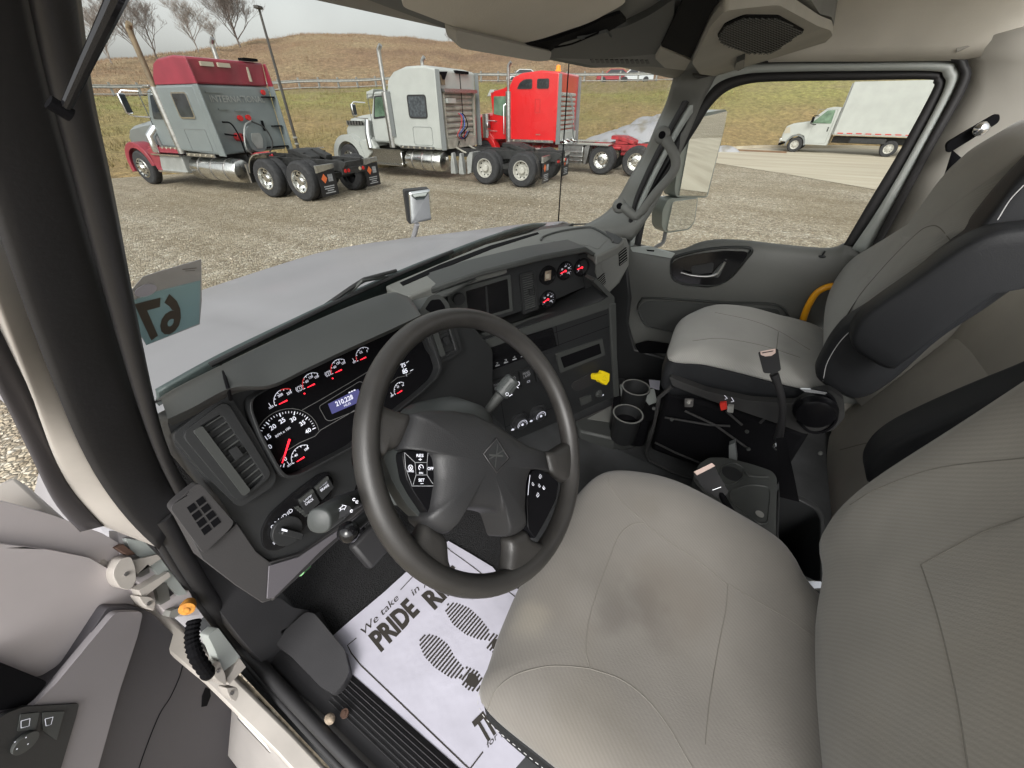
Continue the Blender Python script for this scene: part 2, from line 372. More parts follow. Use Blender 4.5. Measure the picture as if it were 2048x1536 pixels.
def grass(t, b):
    tc = N(t, 'ShaderNodeTexCoord'); L = t.links.new; geo = tc.outputs['Object']
    n1 = N(t, 'ShaderNodeTexNoise', Scale=.12, Detail=5.0); L(geo, n1.inputs[0])
    n2 = N(t, 'ShaderNodeTexNoise', Scale=2.6, Detail=8.0, Roughness=.75); L(geo, n2.inputs[0])
    sx = t.nodes.new('ShaderNodeSeparateXYZ'); L(geo, sx.inputs[0])
    ad = t.nodes.new('ShaderNodeMath'); ad.operation = 'MULTIPLY_ADD'; ad.inputs[1].default_value = .11; L(sx.outputs[2], ad.inputs[0]); L(n1.outputs[0], ad.inputs[2])
    base = ramp(t, ad.outputs[0], [(.36, (.25, .175, .085)), (.55, (.225, .17, .08)), (.74, (.20, .175, .07)), (.86, (.215, .205, .07)), (1, (.20, .16, .09))])
    f = ramp(t, n2.outputs[0], [(.3, (.5, .47, .4)), (.5, (1.15, 1.12, 1.05)), (.7, (1.95, 1.88, 1.7))])
    c = mixc(t, 1.0, base, f, 'MULTIPLY'); L(c, b.inputs['Base Color']); b.inputs['Roughness'].default_value = .95
    bp = t.nodes.new('ShaderNodeBump'); bp.inputs['Distance'].default_value = .25; bp.inputs['Strength'].default_value = .8
    n3 = N(t, 'ShaderNodeTexNoise', Scale=6.0, Detail=6.0); L(geo, n3.inputs[0]); L(n3.outputs[0], bp.inputs['Height']); L(bp.outputs[0], b.inputs['Normal'])
procmat('grass', grass)
def brush(t, b):
    tc = N(t, 'ShaderNodeTexCoord'); L = t.links.new
    mp = N(t, 'ShaderNodeMapping', Scale=(1, 1, .35)); L(tc.outputs['Object'], mp.inputs[0])
    n1 = N(t, 'ShaderNodeTexNoise', Scale=.07, Detail=6.0); L(mp.outputs[0], n1.inputs[0])
    n2 = N(t, 'ShaderNodeTexNoise', Scale=1.3, Detail=9.0, Roughness=.8); L(mp.outputs[0], n2.inputs[0])
    base = ramp(t, n1.outputs[0], [(.35, (.225, .145, .09)), (.5, (.29, .20, .12)), (.66, (.32, .245, .145))])
    f = ramp(t, n2.outputs[0], [(.32, (.42, .39, .37)), (.5, (1, .98, .95)), (.68, (1.8, 1.75, 1.7))])
    L(mixc(t, 1.0, base, f, 'MULTIPLY'), b.inputs['Base Color']); b.inputs['Roughness'].default_value = .95
    bp = t.nodes.new('ShaderNodeBump'); bp.inputs['Distance'].default_value = .8; bp.inputs['Strength'].default_value = .7; L(n2.outputs[0], bp.inputs['Height']); L(bp.outputs[0], b.inputs['Normal'])
procmat('brush', brush)
def concrete(t, b):
    tc = N(t, 'ShaderNodeTexCoord'); L = t.links.new
    mp = N(t, 'ShaderNodeMapping', Scale=(1, .12, 1), Rotation=(0, 0, radians(8))); L(tc.outputs['Object'], mp.inputs[0])
    n1 = N(t, 'ShaderNodeTexNoise', Scale=1.4, Detail=7.0); L(mp.outputs[0], n1.inputs[0])
    n2 = N(t, 'ShaderNodeTexNoise', Scale=40.0, Detail=3.0); L(tc.outputs['Object'], n2.inputs[0])
    c = ramp(t, n1.outputs[0], [(.3, (.36, .31, .235)), (.5, (.44, .39, .30)), (.7, (.5, .45, .355))])
    L(mixc(t, .12, c, n2.outputs[1], 'OVERLAY'), b.inputs['Base Color']); b.inputs['Roughness'].default_value = .8
procmat('concrete', concrete)
# ---- ground
def patchgrid(x0, x1, y0, y1, nx, ny, zf):
    return [[(x0+(x1-x0)*i/nx, y0+(y1-y0)*j/ny, zf(x0+(x1-x0)*i/nx, y0+(y1-y0)*j/ny)) for i in range(nx+1)] for j in range(ny+1)]
tag(MB().grid(patchgrid(-600, 700, -500, 700, 60, 60, lambda x, y: -.03-.004*max(0, hypot(x, y)-60)*0)).build('ground', 'gravel'), kind='structure')
tag(MB().grid(patchgrid(-30, 60, -45, 32, 80, 80, lambda x, y: .0+.0*x)).build('gravel_lot', 'gravel'), kind='structure')
# foot of the grass bank, azimuth (deg) -> distance, and terrain profile behind it
FOOT = [(-60, 60), (-35, 52), (-16, 40.2), (-8, 37.5), (0, 34.6), (6, 31.5), (12, 29.8), (17, 28.8), (25, 26.5), (35, 23), (47, 20.4), (58, 21.2), (72, 22.5), (84, 25), (100, 34), (130, 60)]
def interp(T, a):
    if a <= T[0][0]: return T[0][1]
    for (a0, b0), (a1, b1) in zip(T, T[1:]):
        if a <= a1:
            t = (a-a0)/(a1-a0); t = t*t*(3-2*t); return b0+(b1-b0)*t
    return T[-1][1]
ROADZ = [(-60, 5.5), (0, 4.9), (16.5, 4.45), (34.7, 4.5), (51.7, 3.75), (63, 3.1), (71, 2.95), (90, 2.2), (130, 2)]
RD = 58.0
SKY = [(-60, .05), (0, .075), (16, .088), (25, .095), (34, .0895), (37, .0915), (43, .0975), (47, .0985), (52, .0965), (56, .0875), (60, .075), (64, .065), (68, .056), (71, .048), (80, .03), (100, .02), (130, .02)]
def terr(a, r):
    f = interp(FOOT, a); rz = interp(ROADZ, a)
    if r <= f: return 0
    if r < RD: t = (r-f)/(RD-f); return rz*(t*.8+.2*t*t*(3-2*t))+.18*noise.noise(V((a*.6, r*.4, 0)))*min(1, t*6)*(1-t)
    if r < RD+9: return rz
    top = 175.; hz = CH+interp(SKY, a)*top
    t = min(1, (r-RD-9)/(top-RD-9)); e = (1-(1-t)**1.6)
    z = rz+(hz-rz)*e+.9*noise.noise(V((a*.35, r*.03, 3)))*min(1, t*4)*(1-.6*t)
    return z if r <= top else hz-(r-top)*.05
def polar(a0, a1, na, rs):
    return [[(cos(radians(a))*r, sin(radians(a))*r, terr(a, r)) for a in [a0+(a1-a0)*i/na for i in range(na+1)]] for r in rs]
na = 300; rows = []
for k in range(40):
    row = []
    for i in range(na+1):
        a = -60+190*i/na; f = interp(FOOT, a)-.4; r = f+(RD-f)*k/39; x, y = cos(radians(a))*r, sin(radians(a))*r; row.append((x, y, terr(a, r)-(.15 if k == 0 else 0)))
    rows.append(row)
tag(MB().grid(rows).build('grass_bank', 'grass'), kind='structure')
mat('asphalt_far', (.10, .10, .095), .9, var=.1, vscale=2)
tag(MB().grid(polar(-60, 130, 150, [RD-.2, RD, RD+4.5, RD+9, RD+9.4])).build('upper_road', 'asphalt_far'), kind='structure')
tag(MB().grid(polar(-60, 130, 200, [RD+9+(166*(k/40)**1.3) for k in range(1, 41)]+[420])).build('hill', 'brush'), kind='structure')
# concrete apron and kerb on the right
A = [PZ(*p, 0) for p in ((1330, 312), (1440, 328), (1575, 349), (1740, 378), (1900, 408), (2100, 450))]
A += [A[-1]+(A[-1]-A[-2]).normalized()*k for k in (12, 30)]
Bk = [V((cos(radians(a))*(interp(FOOT, a)-.25), sin(radians(a))*(interp(FOOT, a)-.25), 0)) for a in (13, 6, 0, -6, -12, -18, -35, -58)]
m = MB(); m.grid([[(p.x, p.y, .012) for p in A], [((p.x+q.x)/2, (p.y+q.y)/2, .012) for p, q in zip(A, Bk)], [(p.x, p.y, .012) for p in Bk]]); tag(m.build('concrete_pavement', 'concrete', smooth=None), kind='structure')
kb = [V((cos(radians(a))*(interp(FOOT, a)-.15), sin(radians(a))*(interp(FOOT, a)-.15), .07)) for a in range(15, -22, -1)]
mk = MB(); mk.grid([[p*1.0+V((0, 0, d)) - V((p.x, p.y, 0)).normalized()*e for p in kb] for d, e in ((-.08, .12), (.08, .1), (.08, -.18), (-.08, -.2))])
tag(mk.build('kerb', 'concrete'), kind='structure')
mat('dirt_brown', (.22, .12, .06), .95, var=.3, vscale=3)
dc = PZ(1502, 302, 0); m = MB(); m.grid([[V((dc.x+dx*.6, dc.y+dy*1.9, .02)) for dx in (-1, -.3, .3, 1)] for dy in (-1, -.6, .5, 1)]); tag(m.build('dirt_patch', 'dirt_brown'), kind='structure')
# ---- dry tufts, brush and loose stones: nobody could count them
def tufts(name, m, n, rng, hgt, seed, lab, zf=terr, blades=5, spread=.25, az=(5, 82)):
    rn = random.Random(seed); mb = MB()
    for _ in range(n):
        a = rn.uniform(*az); f = interp(FOOT, a); r = rng[0](f)+(rng[1](f)-rng[0](f))*rn.random()**1.2; x, y = cos(radians(a))*r, sin(radians(a))*r; z = zf(a, r)
        if noise.noise(V((x*.35, y*.35, seed))) < -.12: continue
        for b in range(blades):
            h = hgt*rn.uniform(.5, 1.3); t = rn.uniform(0, 6.28); dx, dy = cos(t), sin(t); w_ = hgt*.10; o_ = V((x+rn.gauss(0, spread), y+rn.gauss(0, spread), z-.03)); l = V((rn.uniform(-.5, .5)*h, rn.uniform(-.5, .5)*h, h))
            mb.f([mb.v(o_+V((dx*w_, dy*w_, 0))), mb.v(o_-V((dx*w_, dy*w_, 0))), mb.v(o_+l)])
    return tag(mb.build(name, m, smooth=None, fix=False), lab, kind='stuff', cat='grass')
mat('dry_grass', (.30, .235, .12), .95, vscale=.5, col2=(.2, .17, .07)); mat('green_grass', (.19, .2, .06), .95, vscale=.6, col2=(.13, .12, .045)); mat('brush_dry', (.30, .21, .13), .95, vscale=.3, col2=(.22, .145, .09))
tufts('dry_grass', 'dry_grass', 7000, (lambda f: f, lambda f: RD), .24, 3, 'dry yellowish grass tufts covering the bank')
tufts('green_grass', 'green_grass', 3500, (lambda f: f+.55*(RD-f), lambda f: RD), .16, 8, 'greener grass tufts near the top of the bank')
tufts('brush', 'brush_dry', 9000, (lambda f: RD+10, lambda f: 172), .38, 5, 'dry brown brush covering the hill', spread=.7, az=(14, 76))
rn = random.Random(4); mb = MB()
for _ in range(3200):
    a = radians(rn.uniform(-8, 98)); r = 3+rn.random()**1.3*16; x, y = cos(a)*r, sin(a)*r
    if x < 2.1 and y < 2.6 and x > -.4: continue
    s_ = .014+.03*rn.random()**3; R = Matrix.Rotation(rn.uniform(0, 3), 3, 'Z'); q = [R @ V(p) for p in ((s_, 0, 0), (0, s_*.8, .1*s_), (-s_*.9, 0, 0), (0, -s_*.7, 0), (.1*s_, 0, s_*.6))]
    c = V((x, y, .004)); vs = [mb.v(c+p) for p in q]
    for t in ((0, 1, 4), (1, 2, 4), (2, 3, 4), (3, 0, 4)): mb.f([vs[i] for i in t])
mat('stone', (.62, .55, .44), .85, vscale=1.7, col2=(.3, .24, .17)); tag(mb.build('loose_stones', 'stone', smooth=None), 'loose pale stones scattered over the gravel lot', 'stones', kind='stuff')
# ---- guard rail
def railpos(a, dz=0, r=RD+1): 
    return V((cos(radians(a))*r, sin(radians(a))*r, interp(ROADZ, a)+dz))
gr = thing('guard_rail', 'long grey steel guard rail on posts along the road above the grass bank', 'guard rail', (0, 0, 0))
m = MB(); az = [a*1.0 for a in range(-30, 100, 2)]
m.grid([[railpos(a, .78+dz, RD+1-dr) for a in az] for dz, dr in ((-.17, 0), (-.12, .06), (-.06, .02), (0, .02), (.06, .06), (.1, 0))]); m.build('rail', 'galv', gr, solid=.03)
a = -10.0
while a < 92:
    p = railpos(a, .3, RD+1.1); MB().box(p, (.16, .16, 1.5)).build('post', 'galv', gr); a += 2.0
# lower cable line as in the photo: a second pale beam at the road edge
m = MB(); m.grid([[railpos(a, z, RD+.9) for a in az] for z in (.12, .2)]); m.build('lower_beam', 'galv', gr, solid=.04)
# ---- light pole
pa = radians(55.85); pr = 24.0; pb = V((cos(pa)*pr, sin(pa)*pr, 0)); zt = CH+.131*pr
lp = thing('light_pole', 'tall thin dark lamp post behind the maroon and grey truck', 'lamp post', (pb.x, pb.y, 0))
mat('pole_dark', (.06, .055, .05), .6, var=.2, vscale=3)
MB().tube([pb+V((0, 0, -.2)), pb+V((0, 0, 2.5)), pb+V((0, 0, zt))], [.075, .06, .045], 8).build('post', 'pole_dark', lp)
MB().box(pb+V((-.05, -.05, zt+.05)), (.34, .2, .1), Matrix.Rotation(.4, 3, 'Z')).build('lamp_head', 'pole_dark', lp, bevel=.02)
for z in (.75, 1.0): MB().lathe(pb+V((0, 0, z)), (0, 0, 1), [(.06, 0), (.1, .03), (.1, .07), (.06, .1)], 8).build('clamp', 'galv', lp)
# ---- bare trees
mat('bark', (.26, .225, .2), .95, var=.3, vscale=3)
mat('bark_dark', (.19, .16, .145), .95, var=.3, vscale=3)
def bare_tree(px, ypx_top, r, lean, seed, label, mname='bark', dense=1.0, base_px=None):
    d = ray(px, 208); a = math.degrees(atan2(d.y, d.x)); dt = ray(px, ypx_top); el = dt.z/hypot(dt.x, dt.y)
    z0 = terr(a, r)-.5; b = V((cos(radians(a))*r, sin(radians(a))*r, z0)); H = (CH+el*r-z0)*1.18
    rn = random.Random(seed); t = thing('bare_tree', label, 'tree', b, group='leafless trees on the hill'); mt = MB(); mc = MB()
    def branch(p, d, L, rad, depth, mb):
        n = 4; pts = [p]; q = p.copy(); dd = d.copy()
        for k in range(n):
            dd = (dd+V((rn.uniform(-1, 1), rn.uniform(-1, 1), rn.uniform(-.3, .7)))*.16).normalized(); q = q+dd*L/n; pts.append(q.copy())
        mb.tube(pts, [rad*(1-.55*i/n) for i in range(n+1)], 4 if depth else 6, cap=False)
        if depth >= 5: return
        kids = (rn.randint(9, 11), rn.randint(4, 5))[depth] if depth < 2 else rn.randint(2, 4); kids = int(round(kids*dense))
        for k in range(kids):
            f = rn.uniform(.2, 1.0) if depth else rn.uniform(.18, 1); i = f*n; i0 = min(int(i), n-1); pp = pts[i0].lerp(pts[i0+1], i-i0)
            sd = V((rn.uniform(-1, 1), rn.uniform(-1, 1), rn.uniform(-.1, .7))).normalized(); nd = (dd*.75+sd*.8).normalized()
            branch(pp, nd, L*rn.uniform(.55, .8)*(1.25-.45*f), max(.016, rad*(1-.5*f)*.6), depth+1, mc)
    branch(b.copy(), V((lean[0], lean[1], 1)).normalized(), H*.56, H*.016, 0, mt)
    mt.build('trunk', mname, t, smooth=None, fix=False); mc.build('crown', mname, t, smooth=None, fix=False)
R_ = RT
for i, (px, yt, r, ln, sd_, lab, mm, dn) in enumerate((
    (205, 55, 95, -.1, 3, 'bare tree at the far left edge of the skyline beside the pillar', 'bark', 1.1),
    (262, 30, 110, .15, 8, 'low wispy bare tree between the exhaust stack and the pillar', 'bark', .9),
    (328, 0, 105, -.12, 12, 'dark forked bare tree above the exhaust stack of the maroon truck', 'bark_dark', 1.0),
    (352, 18, 112, .1, 31, 'smaller bare tree just right of the dark forked one', 'bark_dark', .9),
    (436, 22, 120, -.15, 5, 'pale leafless tree leaning left of the rounded oak', 'bark', 1.0),
    (475, 50, 120, .0, 44, 'short thin leafless tree at the foot of the rounded oak', 'bark', .8),
    (517, -30, 125, 0, 21, 'largest bare tree with rounded crown at the lamp post top', 'bark_dark', 1.35),
    (905, 62, 150, .0, 9, 'tiny bare tree on the hilltop left of the sun visor', 'bark', .8))):
    bare_tree(px, yt, r, (R_.x*ln, R_.y*ln), sd_, lab, mm, dn)
# ---- far cars on the upper road
mat('car_red', (.35, .03, .04), .35, coat=.5); mat('car_pale', (.6, .62, .63), .35, coat=.5); mat('car_glass', (.03, .035, .04), .1)
def far_car(px, m, label, L=4.4):
    d = ray(px, 208); a = math.degrees(atan2(d.y, d.x)); p = railpos(a, 0, RD+4.5); t = thing('car', label, 'car', p, radians(a+90), group='cars on the upper road')
    prof = [(-.5, .35), (-.49, .8), (-.38, .95), (-.22, 1.4), (.12, 1.42), (.27, .98), (.47, .82), (.5, .4)]
    F = Fr((0, 0, 0), (0, -1, 0)); MB().slab(F, [(x*L, z) for x, z in prof], -.85, .85).build('body', m, t, bevel=.06, local=True)
    MB().slab(F, [(-.33*L, .98), (-.21*L, 1.33), (.11*L, 1.35), (.22*L, .99)], -.87, .87).build('window', 'car_glass', t, local=True)
    for x in (-.3, .3):
        for y in (-.82, .82): MB().lathe((x*L, y-.1, .33), (0, 1, 0), [(.33, 0), (.33, .2)], 12).build('wheel', 'rubber', t, local=True)
far_car(1222, 'car_red', 'small red car on the upper road behind the red truck'); far_car(1262, 'car_pale', 'pale car beside the windshield pillar on the upper road')
mat('truck_far', (.5, .5, .5), .4)
far_car(1046, 'car_pale', 'pale car roof just above the guard rail left of the red truck')
# ---- pole sign on hill: nothing; snow pile
def snow(t, b):
    tc = N(t, 'ShaderNodeTexCoord'); L = t.links.new; n = N(t, 'ShaderNodeTexNoise', Scale=1.1, Detail=6.0); L(tc.outputs['Object'], n.inputs[0])
    L(ramp(t, n.outputs[0], [(.34, (.2, .185, .155)), (.45, (.30, .30, .315)), (1, (.36, .36, .38))]), b.inputs['Base Color']); b.inputs['Roughness'].default_value = .6
procmat('snow', snow)
def mound(name, c, rx, ry, h, label, seed, ang=0):
    t = MB(); rows = []; n = 28
    for j in range(15):
        q = j/14; row = []
        for i in range(n):
            a = 2*pi*i/n; rr = (1-q)*(1+.15*noise.noise(V((cos(a)*1.5, sin(a)*1.5, seed)))); x, y = cos(a)*rx*rr, sin(a)*ry*rr
            z = h*(1-(1-q)**2)**.8*(1+.35*noise.noise(V((x*.8, y*.8, seed+2)))); row.append(V(c)+Matrix.Rotation(ang, 3, 'Z') @ V((x, y, z)))
        rows.append(row)
    t.loft(rows, True, True); return tag(t.build(name, 'snow'), label, 'snow')
c = PZ(1262, 312, 0); mound('snow_pile', (c.x+5.5, c.y+.6, -.05), 3.2, 3.0, 1.65, 'big pile of grey white ploughed snow behind the red truck frame', 4, radians(75))
c = PZ(1228, 316, 0); mound('snow_pile', (c.x+4.5, c.y+1.6, -.05), 2.4, 2.6, .95, 'lower shoulder of ploughed snow beside the bigger pile behind the red truck', 14, radians(75))
c = PZ(1446, 303, 0); mound('snow_lump', (c.x, c.y, 0), .5, .9, .32, 'small white snow lump on the concrete beside the passenger mirror', 6)
# =================================================================== TRUCKS IN THE LOT
mat('tyre', (.028, .028, .03), .8, var=.25, vscale=12, bump=.4, bscale=30, bdist=.01)
mat('alu', (.72, .72, .7), .22, 1, var=.08, vscale=10)
mat('rim_white', (.42, .41, .37), .4, var=.12, vscale=12)
mat('paint_grey', (.17, .195, .20), .35, coat=.5, var=.05, vscale=2)
mat('paint_maroon', (.26, .03, .05), .35, coat=.4, var=.12, vscale=2)
mat('paint_truck_white', (.40, .415, .395), .4, coat=.2, var=.05, vscale=2)
mat('paint_red', (.62, .015, .018), .3, coat=.6, var=.05, vscale=1.5)
mat('back_white', (.34, .325, .28), .5, var=.25, vscale=3)
mat('frame_black', (.022, .022, .022), .6, var=.3, vscale=8)
mat('frame_red', (.32, .02, .025), .5, var=.3, vscale=8)
mat('win_dark', (.035, .04, .045), .08, var=.3, vscale=3)
mat('win_green', (.13, .2, .14), .1, var=.35, vscale=2.5)
mat('flap', (.012, .012, .014), .6)
mat('amber', (.85, .25, .02), .3, emit=(1, .3, .02, .3)); mat('lamp_red', (.5, .02, .02), .25); mat('lamp_white', (.42, .38, .3), .3)
mat('tan_pipe', (.2, .15, .095), .6, var=.3, vscale=4); mat('hose_red', (.4, .03, .04), .5); mat('hose_blue', (.05, .1, .35), .5)
mat('decal_orange', (.7, .16, .05), .6); mat('step_grey', (.33, .34, .33), .45, .3, var=.1, vscale=4); mat('ext_grey', (.16, .17, .17), .5)
FS = Fr((0, 0, 0), (0, -1, 0))   # side profile frame in truck space: a = s, b = z, height h = -y
def wheel(t, s, y, R=.52, dual=True, rim='alu', front=False, cap=True, side=1):
    W = .56 if dual else .29; q = 1 if side > 0 else -1   # side>0: outer face looks to +y (towards the camera)
    y0 = y-q*W
    tp = [(.30, 0), (.46, 0), (R-.015, .03), (R, .06), (R, W-.06) , (R-.015, W-.03), (.46, W), (.30, W)]
    if dual: tp = [(.30, 0), (.46, 0), (R-.015, .03), (R, .06), (R, .22), (R-.02, .255), (.42, .265), (.42, .295), (R-.02, .305), (R, .34), (R, W-.06), (R-.015, W-.03), (.46, W), (.30, W)]
    b = MB().lathe((s, y0, R), (0, q, 0), tp, 36, cap=False); w = b.build('wheel', 'tyre', t, local=True, smooth=30)
    d = .14 if dual else -.02
    pr = [(.30, W-.01), (.295, W+.006), (.275, W+.004), (.265, W-.02), (.255, W-d+.02), (.20, W-d), (.12, W-d+.015), (.115, W-d+.10 if dual else W-d+.05), (.09, W-d+.13 if dual else W-d+.07), (.001, W-d+.135 if dual else W-d+.075)]
    rm = MB().lathe((s, y0, R), (0, q, 0), pr, 32, cap=False).build('rim', rim, w, local=True, smooth=30)
    hb = MB(); F = Fr((s, y0+q*(W-d), R), (0, q, 0))
    for k in range(10): a = 2*pi*k/10; hb.disc(F, (cos(a)*.225, sin(a)*.225), .024, -.005, .022, 8)
    hb.build('hand_hole', 'black', w, local=True)
    return w
def tank(t, s0, s1, y, z, r, m='alu'):
    b = MB().lathe((s0, y, z), (1, 0, 0), [(.02, -.07), (r*.55, -.06), (r*.9, -.03), (r, .02), (r, s1-s0-.02), (r*.9, s1-s0+.03), (r*.55, s1-s0+.06), (.02, s1-s0+.07)], 28).build('fuel_tank', m, t, local=True)
    for k in (.2, .5, .8): MB().lathe((s0+(s1-s0)*k-.03, y, z), (1, 0, 0), [(r+.006, 0), (r+.012, .01), (r+.012, .05), (r+.006, .06)], 28).build('strap', 'steel', b, local=True)
def flap(t, y0, y1, s=-.78, letters=True):
    F = Fr((s, 0, 0), (-1, 0, 0)); # u = -y
    fl = MB().slab(F, [(-y0, .82), (-y1, .82), (-y1, .17), (-y0, .17)], 0, .012).build('mud_flap', 'flap', t, local=True)
    MB().poly([(s-.03, y0+.02, .96), (s-.03, y1-.02, .96), (s-.03, y1-.02, .86), (s-.03, y0+.02, .78)], [(s+.03, y0+.02, .96), (s+.03, y1-.02, .96), (s+.03, y1-.02, .86), (s+.03, y0+.02, .78)]).build('flap_bracket', 'chrome_dull', fl, local=True)
    if letters:
        ym = -(y0+y1)/2; F2 = Fr((s-.013, 0, 0), (-1, 0, 0))
        MB().slab(F2, [(ym-.22, .62), (ym-.11, .74), (ym-.01, .62), (ym-.11, .50)], 0, .003).build('emblem', 'decal_orange', fl, local=True)
        R0 = ROOT[fl.name]; ROOT['_tmp'] = R0
        M = t_frame(t, F2)
        b = MB()
        for k in range(5): b.rect(M, ym+.03+.036*k, .53, ym+.052+.036*k, .71, .0, .003)
        b.rect(M, ym+.03, .61, ym+.19, .635, 0, .003)
        for k, (wd, dx) in enumerate(((.38, 0), (.36, 0), (.24, .02), (.38, .01))): b.rect(M, ym+dx-wd/2, .405-.055*k, ym+dx+wd/2, .43-.055*k, 0, .003)
        b.build('printed_lines', 'print_dim', fl)
def t_frame(t, F):
    """truck-space frame -> world frame"""
    R0 = ROOT[t.name]; R3 = R0.to_3x3(); return Fr(R0 @ F.o, R3 @ F.n, R3 @ F.u)
def stack(t, s, y, z0, z1, zm, m='chrome_dull', mtop=None, rt=.065, rm=.12):
    b = MB().tube([(s, y, z0), (s, y, zm)], rm, 14).build('exhaust_stack', m, t, local=True)
    MB().tube([(s, y, zm-.02), (s, y, z1-.2), (s-.03, y, z1-.05), (s-.12, y, z1+.04)], [rt, rt, rt, rt*.95], 12, smooth=2).build('stack_pipe', mtop or m, b, local=True)
    return b
def frame_rails(t, s1, m='frame_black'):
    b = MB()
    for y in (-.82, -1.68):
        b.box((s1/2-.45, y, .88), (s1+.9, .08, .27))
    for s in (-.85, -.2, 1.35, 2.3, 3.6): b.box((s, -1.25, .86), (.1, .86, .2))
    b.poly([(-.9, -.78, .75), (-.9, -.86, .75), (-.9, -.86, 1.02), (-.9, -.78, 1.02)], [(-1.1, -.78, .9), (-1.1, -.86, .9), (-1.1, -.86, .97), (-1.1, -.78, .97)])
    b.build('chassis', m, t, bevel=.008, local=True)
    MB().box((.68, -1.25, .55), (.5, 1.7, .14)).box((-.0, -1.25, .52), (.14, 2.0, .14)).box((1.35, -1.25, .52), (.14, 2.0, .14)).build('axle', m, t, local=True)
def fifth(t, s, z=1.16, m='frame_black'):
    o = [(-.55, -.12), (-.5, -.42), (.1, -.48), (.45, -.38), (.5, 0), (.45, .38), (.1, .48), (-.5, .42), (-.55, .12), (-.15, .04), (-.15, -.04)]
    b = MB().poly([(s+x, -1.25+y, z+.02-(.16 if x < -.3 else 0)+.04) for x, y in o], [(s+x, -1.25+y, z-.06-(.16 if x < -.3 else 0)) for x, y in o]); b.build('fifth_wheel', m, t, bevel=.01, local=True)
    MB().box((s, -.86, z-.1), (.5, .08, .2)).box((s, -1.64, z-.1), (.5, .08, .2)).build('fifth_wheel_bracket', m, t, local=True)
def prof_body(t, name, prof, y0, y1, m, bev=.06, segs=3):
    return MB().slab(FS, prof, -y0, -y1).build(name, m, t, bevel=bev, segs=segs, local=True, smooth=50)
def side_lights(t, s0, s1, z, n, y=.04):
    r = MB().box(((s0+s1)/2, y, z), (s1-s0, .03, .09)).build('light_panel', 'chrome_dull', t, local=True)
    for k in range(n):
        s = s0+(s1-s0)*(k+.5)/n; MB().lathe((s, y+.014, z), (0, 1, 0), [(.03, 0), (.028, .015), (.01, .02)], 10).build('marker_lamp', 'lamp_white', r, local=True)
def mirrors(t, s, y, z0, z1, m='chrome'):
    b = MB().tube([(s-.25, y-.2, z1+.0), (s+.02, y+.12, z1+.02), (s+.06, y+.2, z1-.05), (s+.06, y+.2, z0+.02), (s, y+.1, z0-.03), (s-.25, y-.2, z0-.06)], .02, 8).build('mirror_bracket', m, t, local=True)
    MB().box((s, y+.2, (z0+z1)/2), (.1, .2, z1-z0-.08)).build('mirror', m, t, bevel=.03, local=True)
    MB().box((s-.052, y+.2, (z0+z1)/2), (.008, .16, z1-z0-.14)).build('mirror_glass', 'win_dark', t, local=True)
def tail(t, s=-.95):
    b = MB().box((s, -1.25, .74), (.05, 1.0, .17)).build('tail_bar', 'frame_black', t, bevel=.01, local=True)
    for y, m in ((-.87, 'lamp_red'), (-1.0, 'lamp_red'), (-1.48, 'lamp_white'), (-1.62, 'lamp_red')):
        MB().lathe((s-.025, y, .75), (-1, 0, 0), [(.052, 0), (.05, .015), (.02, .02)], 14).build('tail_lamp', m, b, local=True)
def arch(s, z, r0, r1, a0, a1, n=14):
    P = [(s+cos(radians(a0+(a1-a0)*i/n))*r1, z+sin(radians(a0+(a1-a0)*i/n))*r1) for i in range(n+1)]
    return P+[(s+cos(radians(a1+(a0-a1)*i/n))*r0, z+sin(radians(a1+(a0-a1)*i/n))*r0) for i in range(n+1)]
def rr(x0, y0, x1, y1, r): return rnd2([(x0, y0), (x1, y0), (x1, y1), (x0, y1)], r)
def back_hoses(t, s, y, z):
    for k, (m, dy) in enumerate((('hose_red', 0), ('hose_blue', -.12), ('black', -.24))):
        MB().tube([(s-.02, y+dy, z+.35), (s-.12, y+dy-.05, z+.25), (s-.2, y+dy+.15-.1*k, z-.05), (s-.12, y+dy+.3, z-.3), (s-.05, y+dy-.1, z-.42), (s-.1, y+dy-.35, z-.2)], .018, 8, smooth=5).build('air_hose', m, t, local=True)
# ---------------------------------------------------------------- truck with maroon roof, grey body
hd = radians(96.5); t = thing('sleeper_truck', 'grey semi truck with maroon roof and fender, its stack leaning tallest at left', 'semi truck', (7.58, 11.55, 0), hd, group='sleeper trucks parked in the gravel lot')
frame_rails(t, 8.1); fifth(t, .72); tail(t)
for s in (0, 1.38): wheel(t, s, .0); wheel(t, s, -2.5, side=-1)
wheel(t, 7.46, .02, dual=False, front=True); wheel(t, 7.46, -2.5, dual=False, side=-1)
flap(t, 0, -.62); flap(t, -1.88, -2.5)
for y in (0, -1.88):   # quarter fender ahead of the tandem
    MB().slab(FS, arch(1.38, .54, .60, .63, 10, 95, 10), -y, -y+.6).build('quarter_fender', 'alu', t, local=True)
MB().box((2.06, -.3, .62), (.06, .62, .5)).build('fender_plate', 'chrome_dull', t, local=True)
tank(t, 2.75, 4.85, -.33, .62, .335)
MB().slab(FS, [(5.05, .47), (6.4, .47), (6.4, .9), (6.3, .98), (5.05, .98)], .0, .5).build('battery_box', 'step_grey', t, bevel=.02, local=True)
MB().box((5.75, .03, .49), (1.5, .1, .05)).box((5.75, .0, .98), (1.5, .16, .04)).build('step_plate', 'alu', t, local=True)
prof_body(t, 'sleeper', [(3.05, 1.06), (3.05, 2.79), (4.86, 2.79), (4.92, 2.0), (4.95, 1.12)], -.0, -2.42, 'paint_grey', .07)
prof_body(t, 'roof_cap', [(3.05, 2.795), (2.98, 3.38), (3.5, 3.43), (4.2, 3.38), (4.55, 3.25), (4.78, 3.0), (4.86, 2.795)], -.02, -2.40, 'paint_maroon', .09)
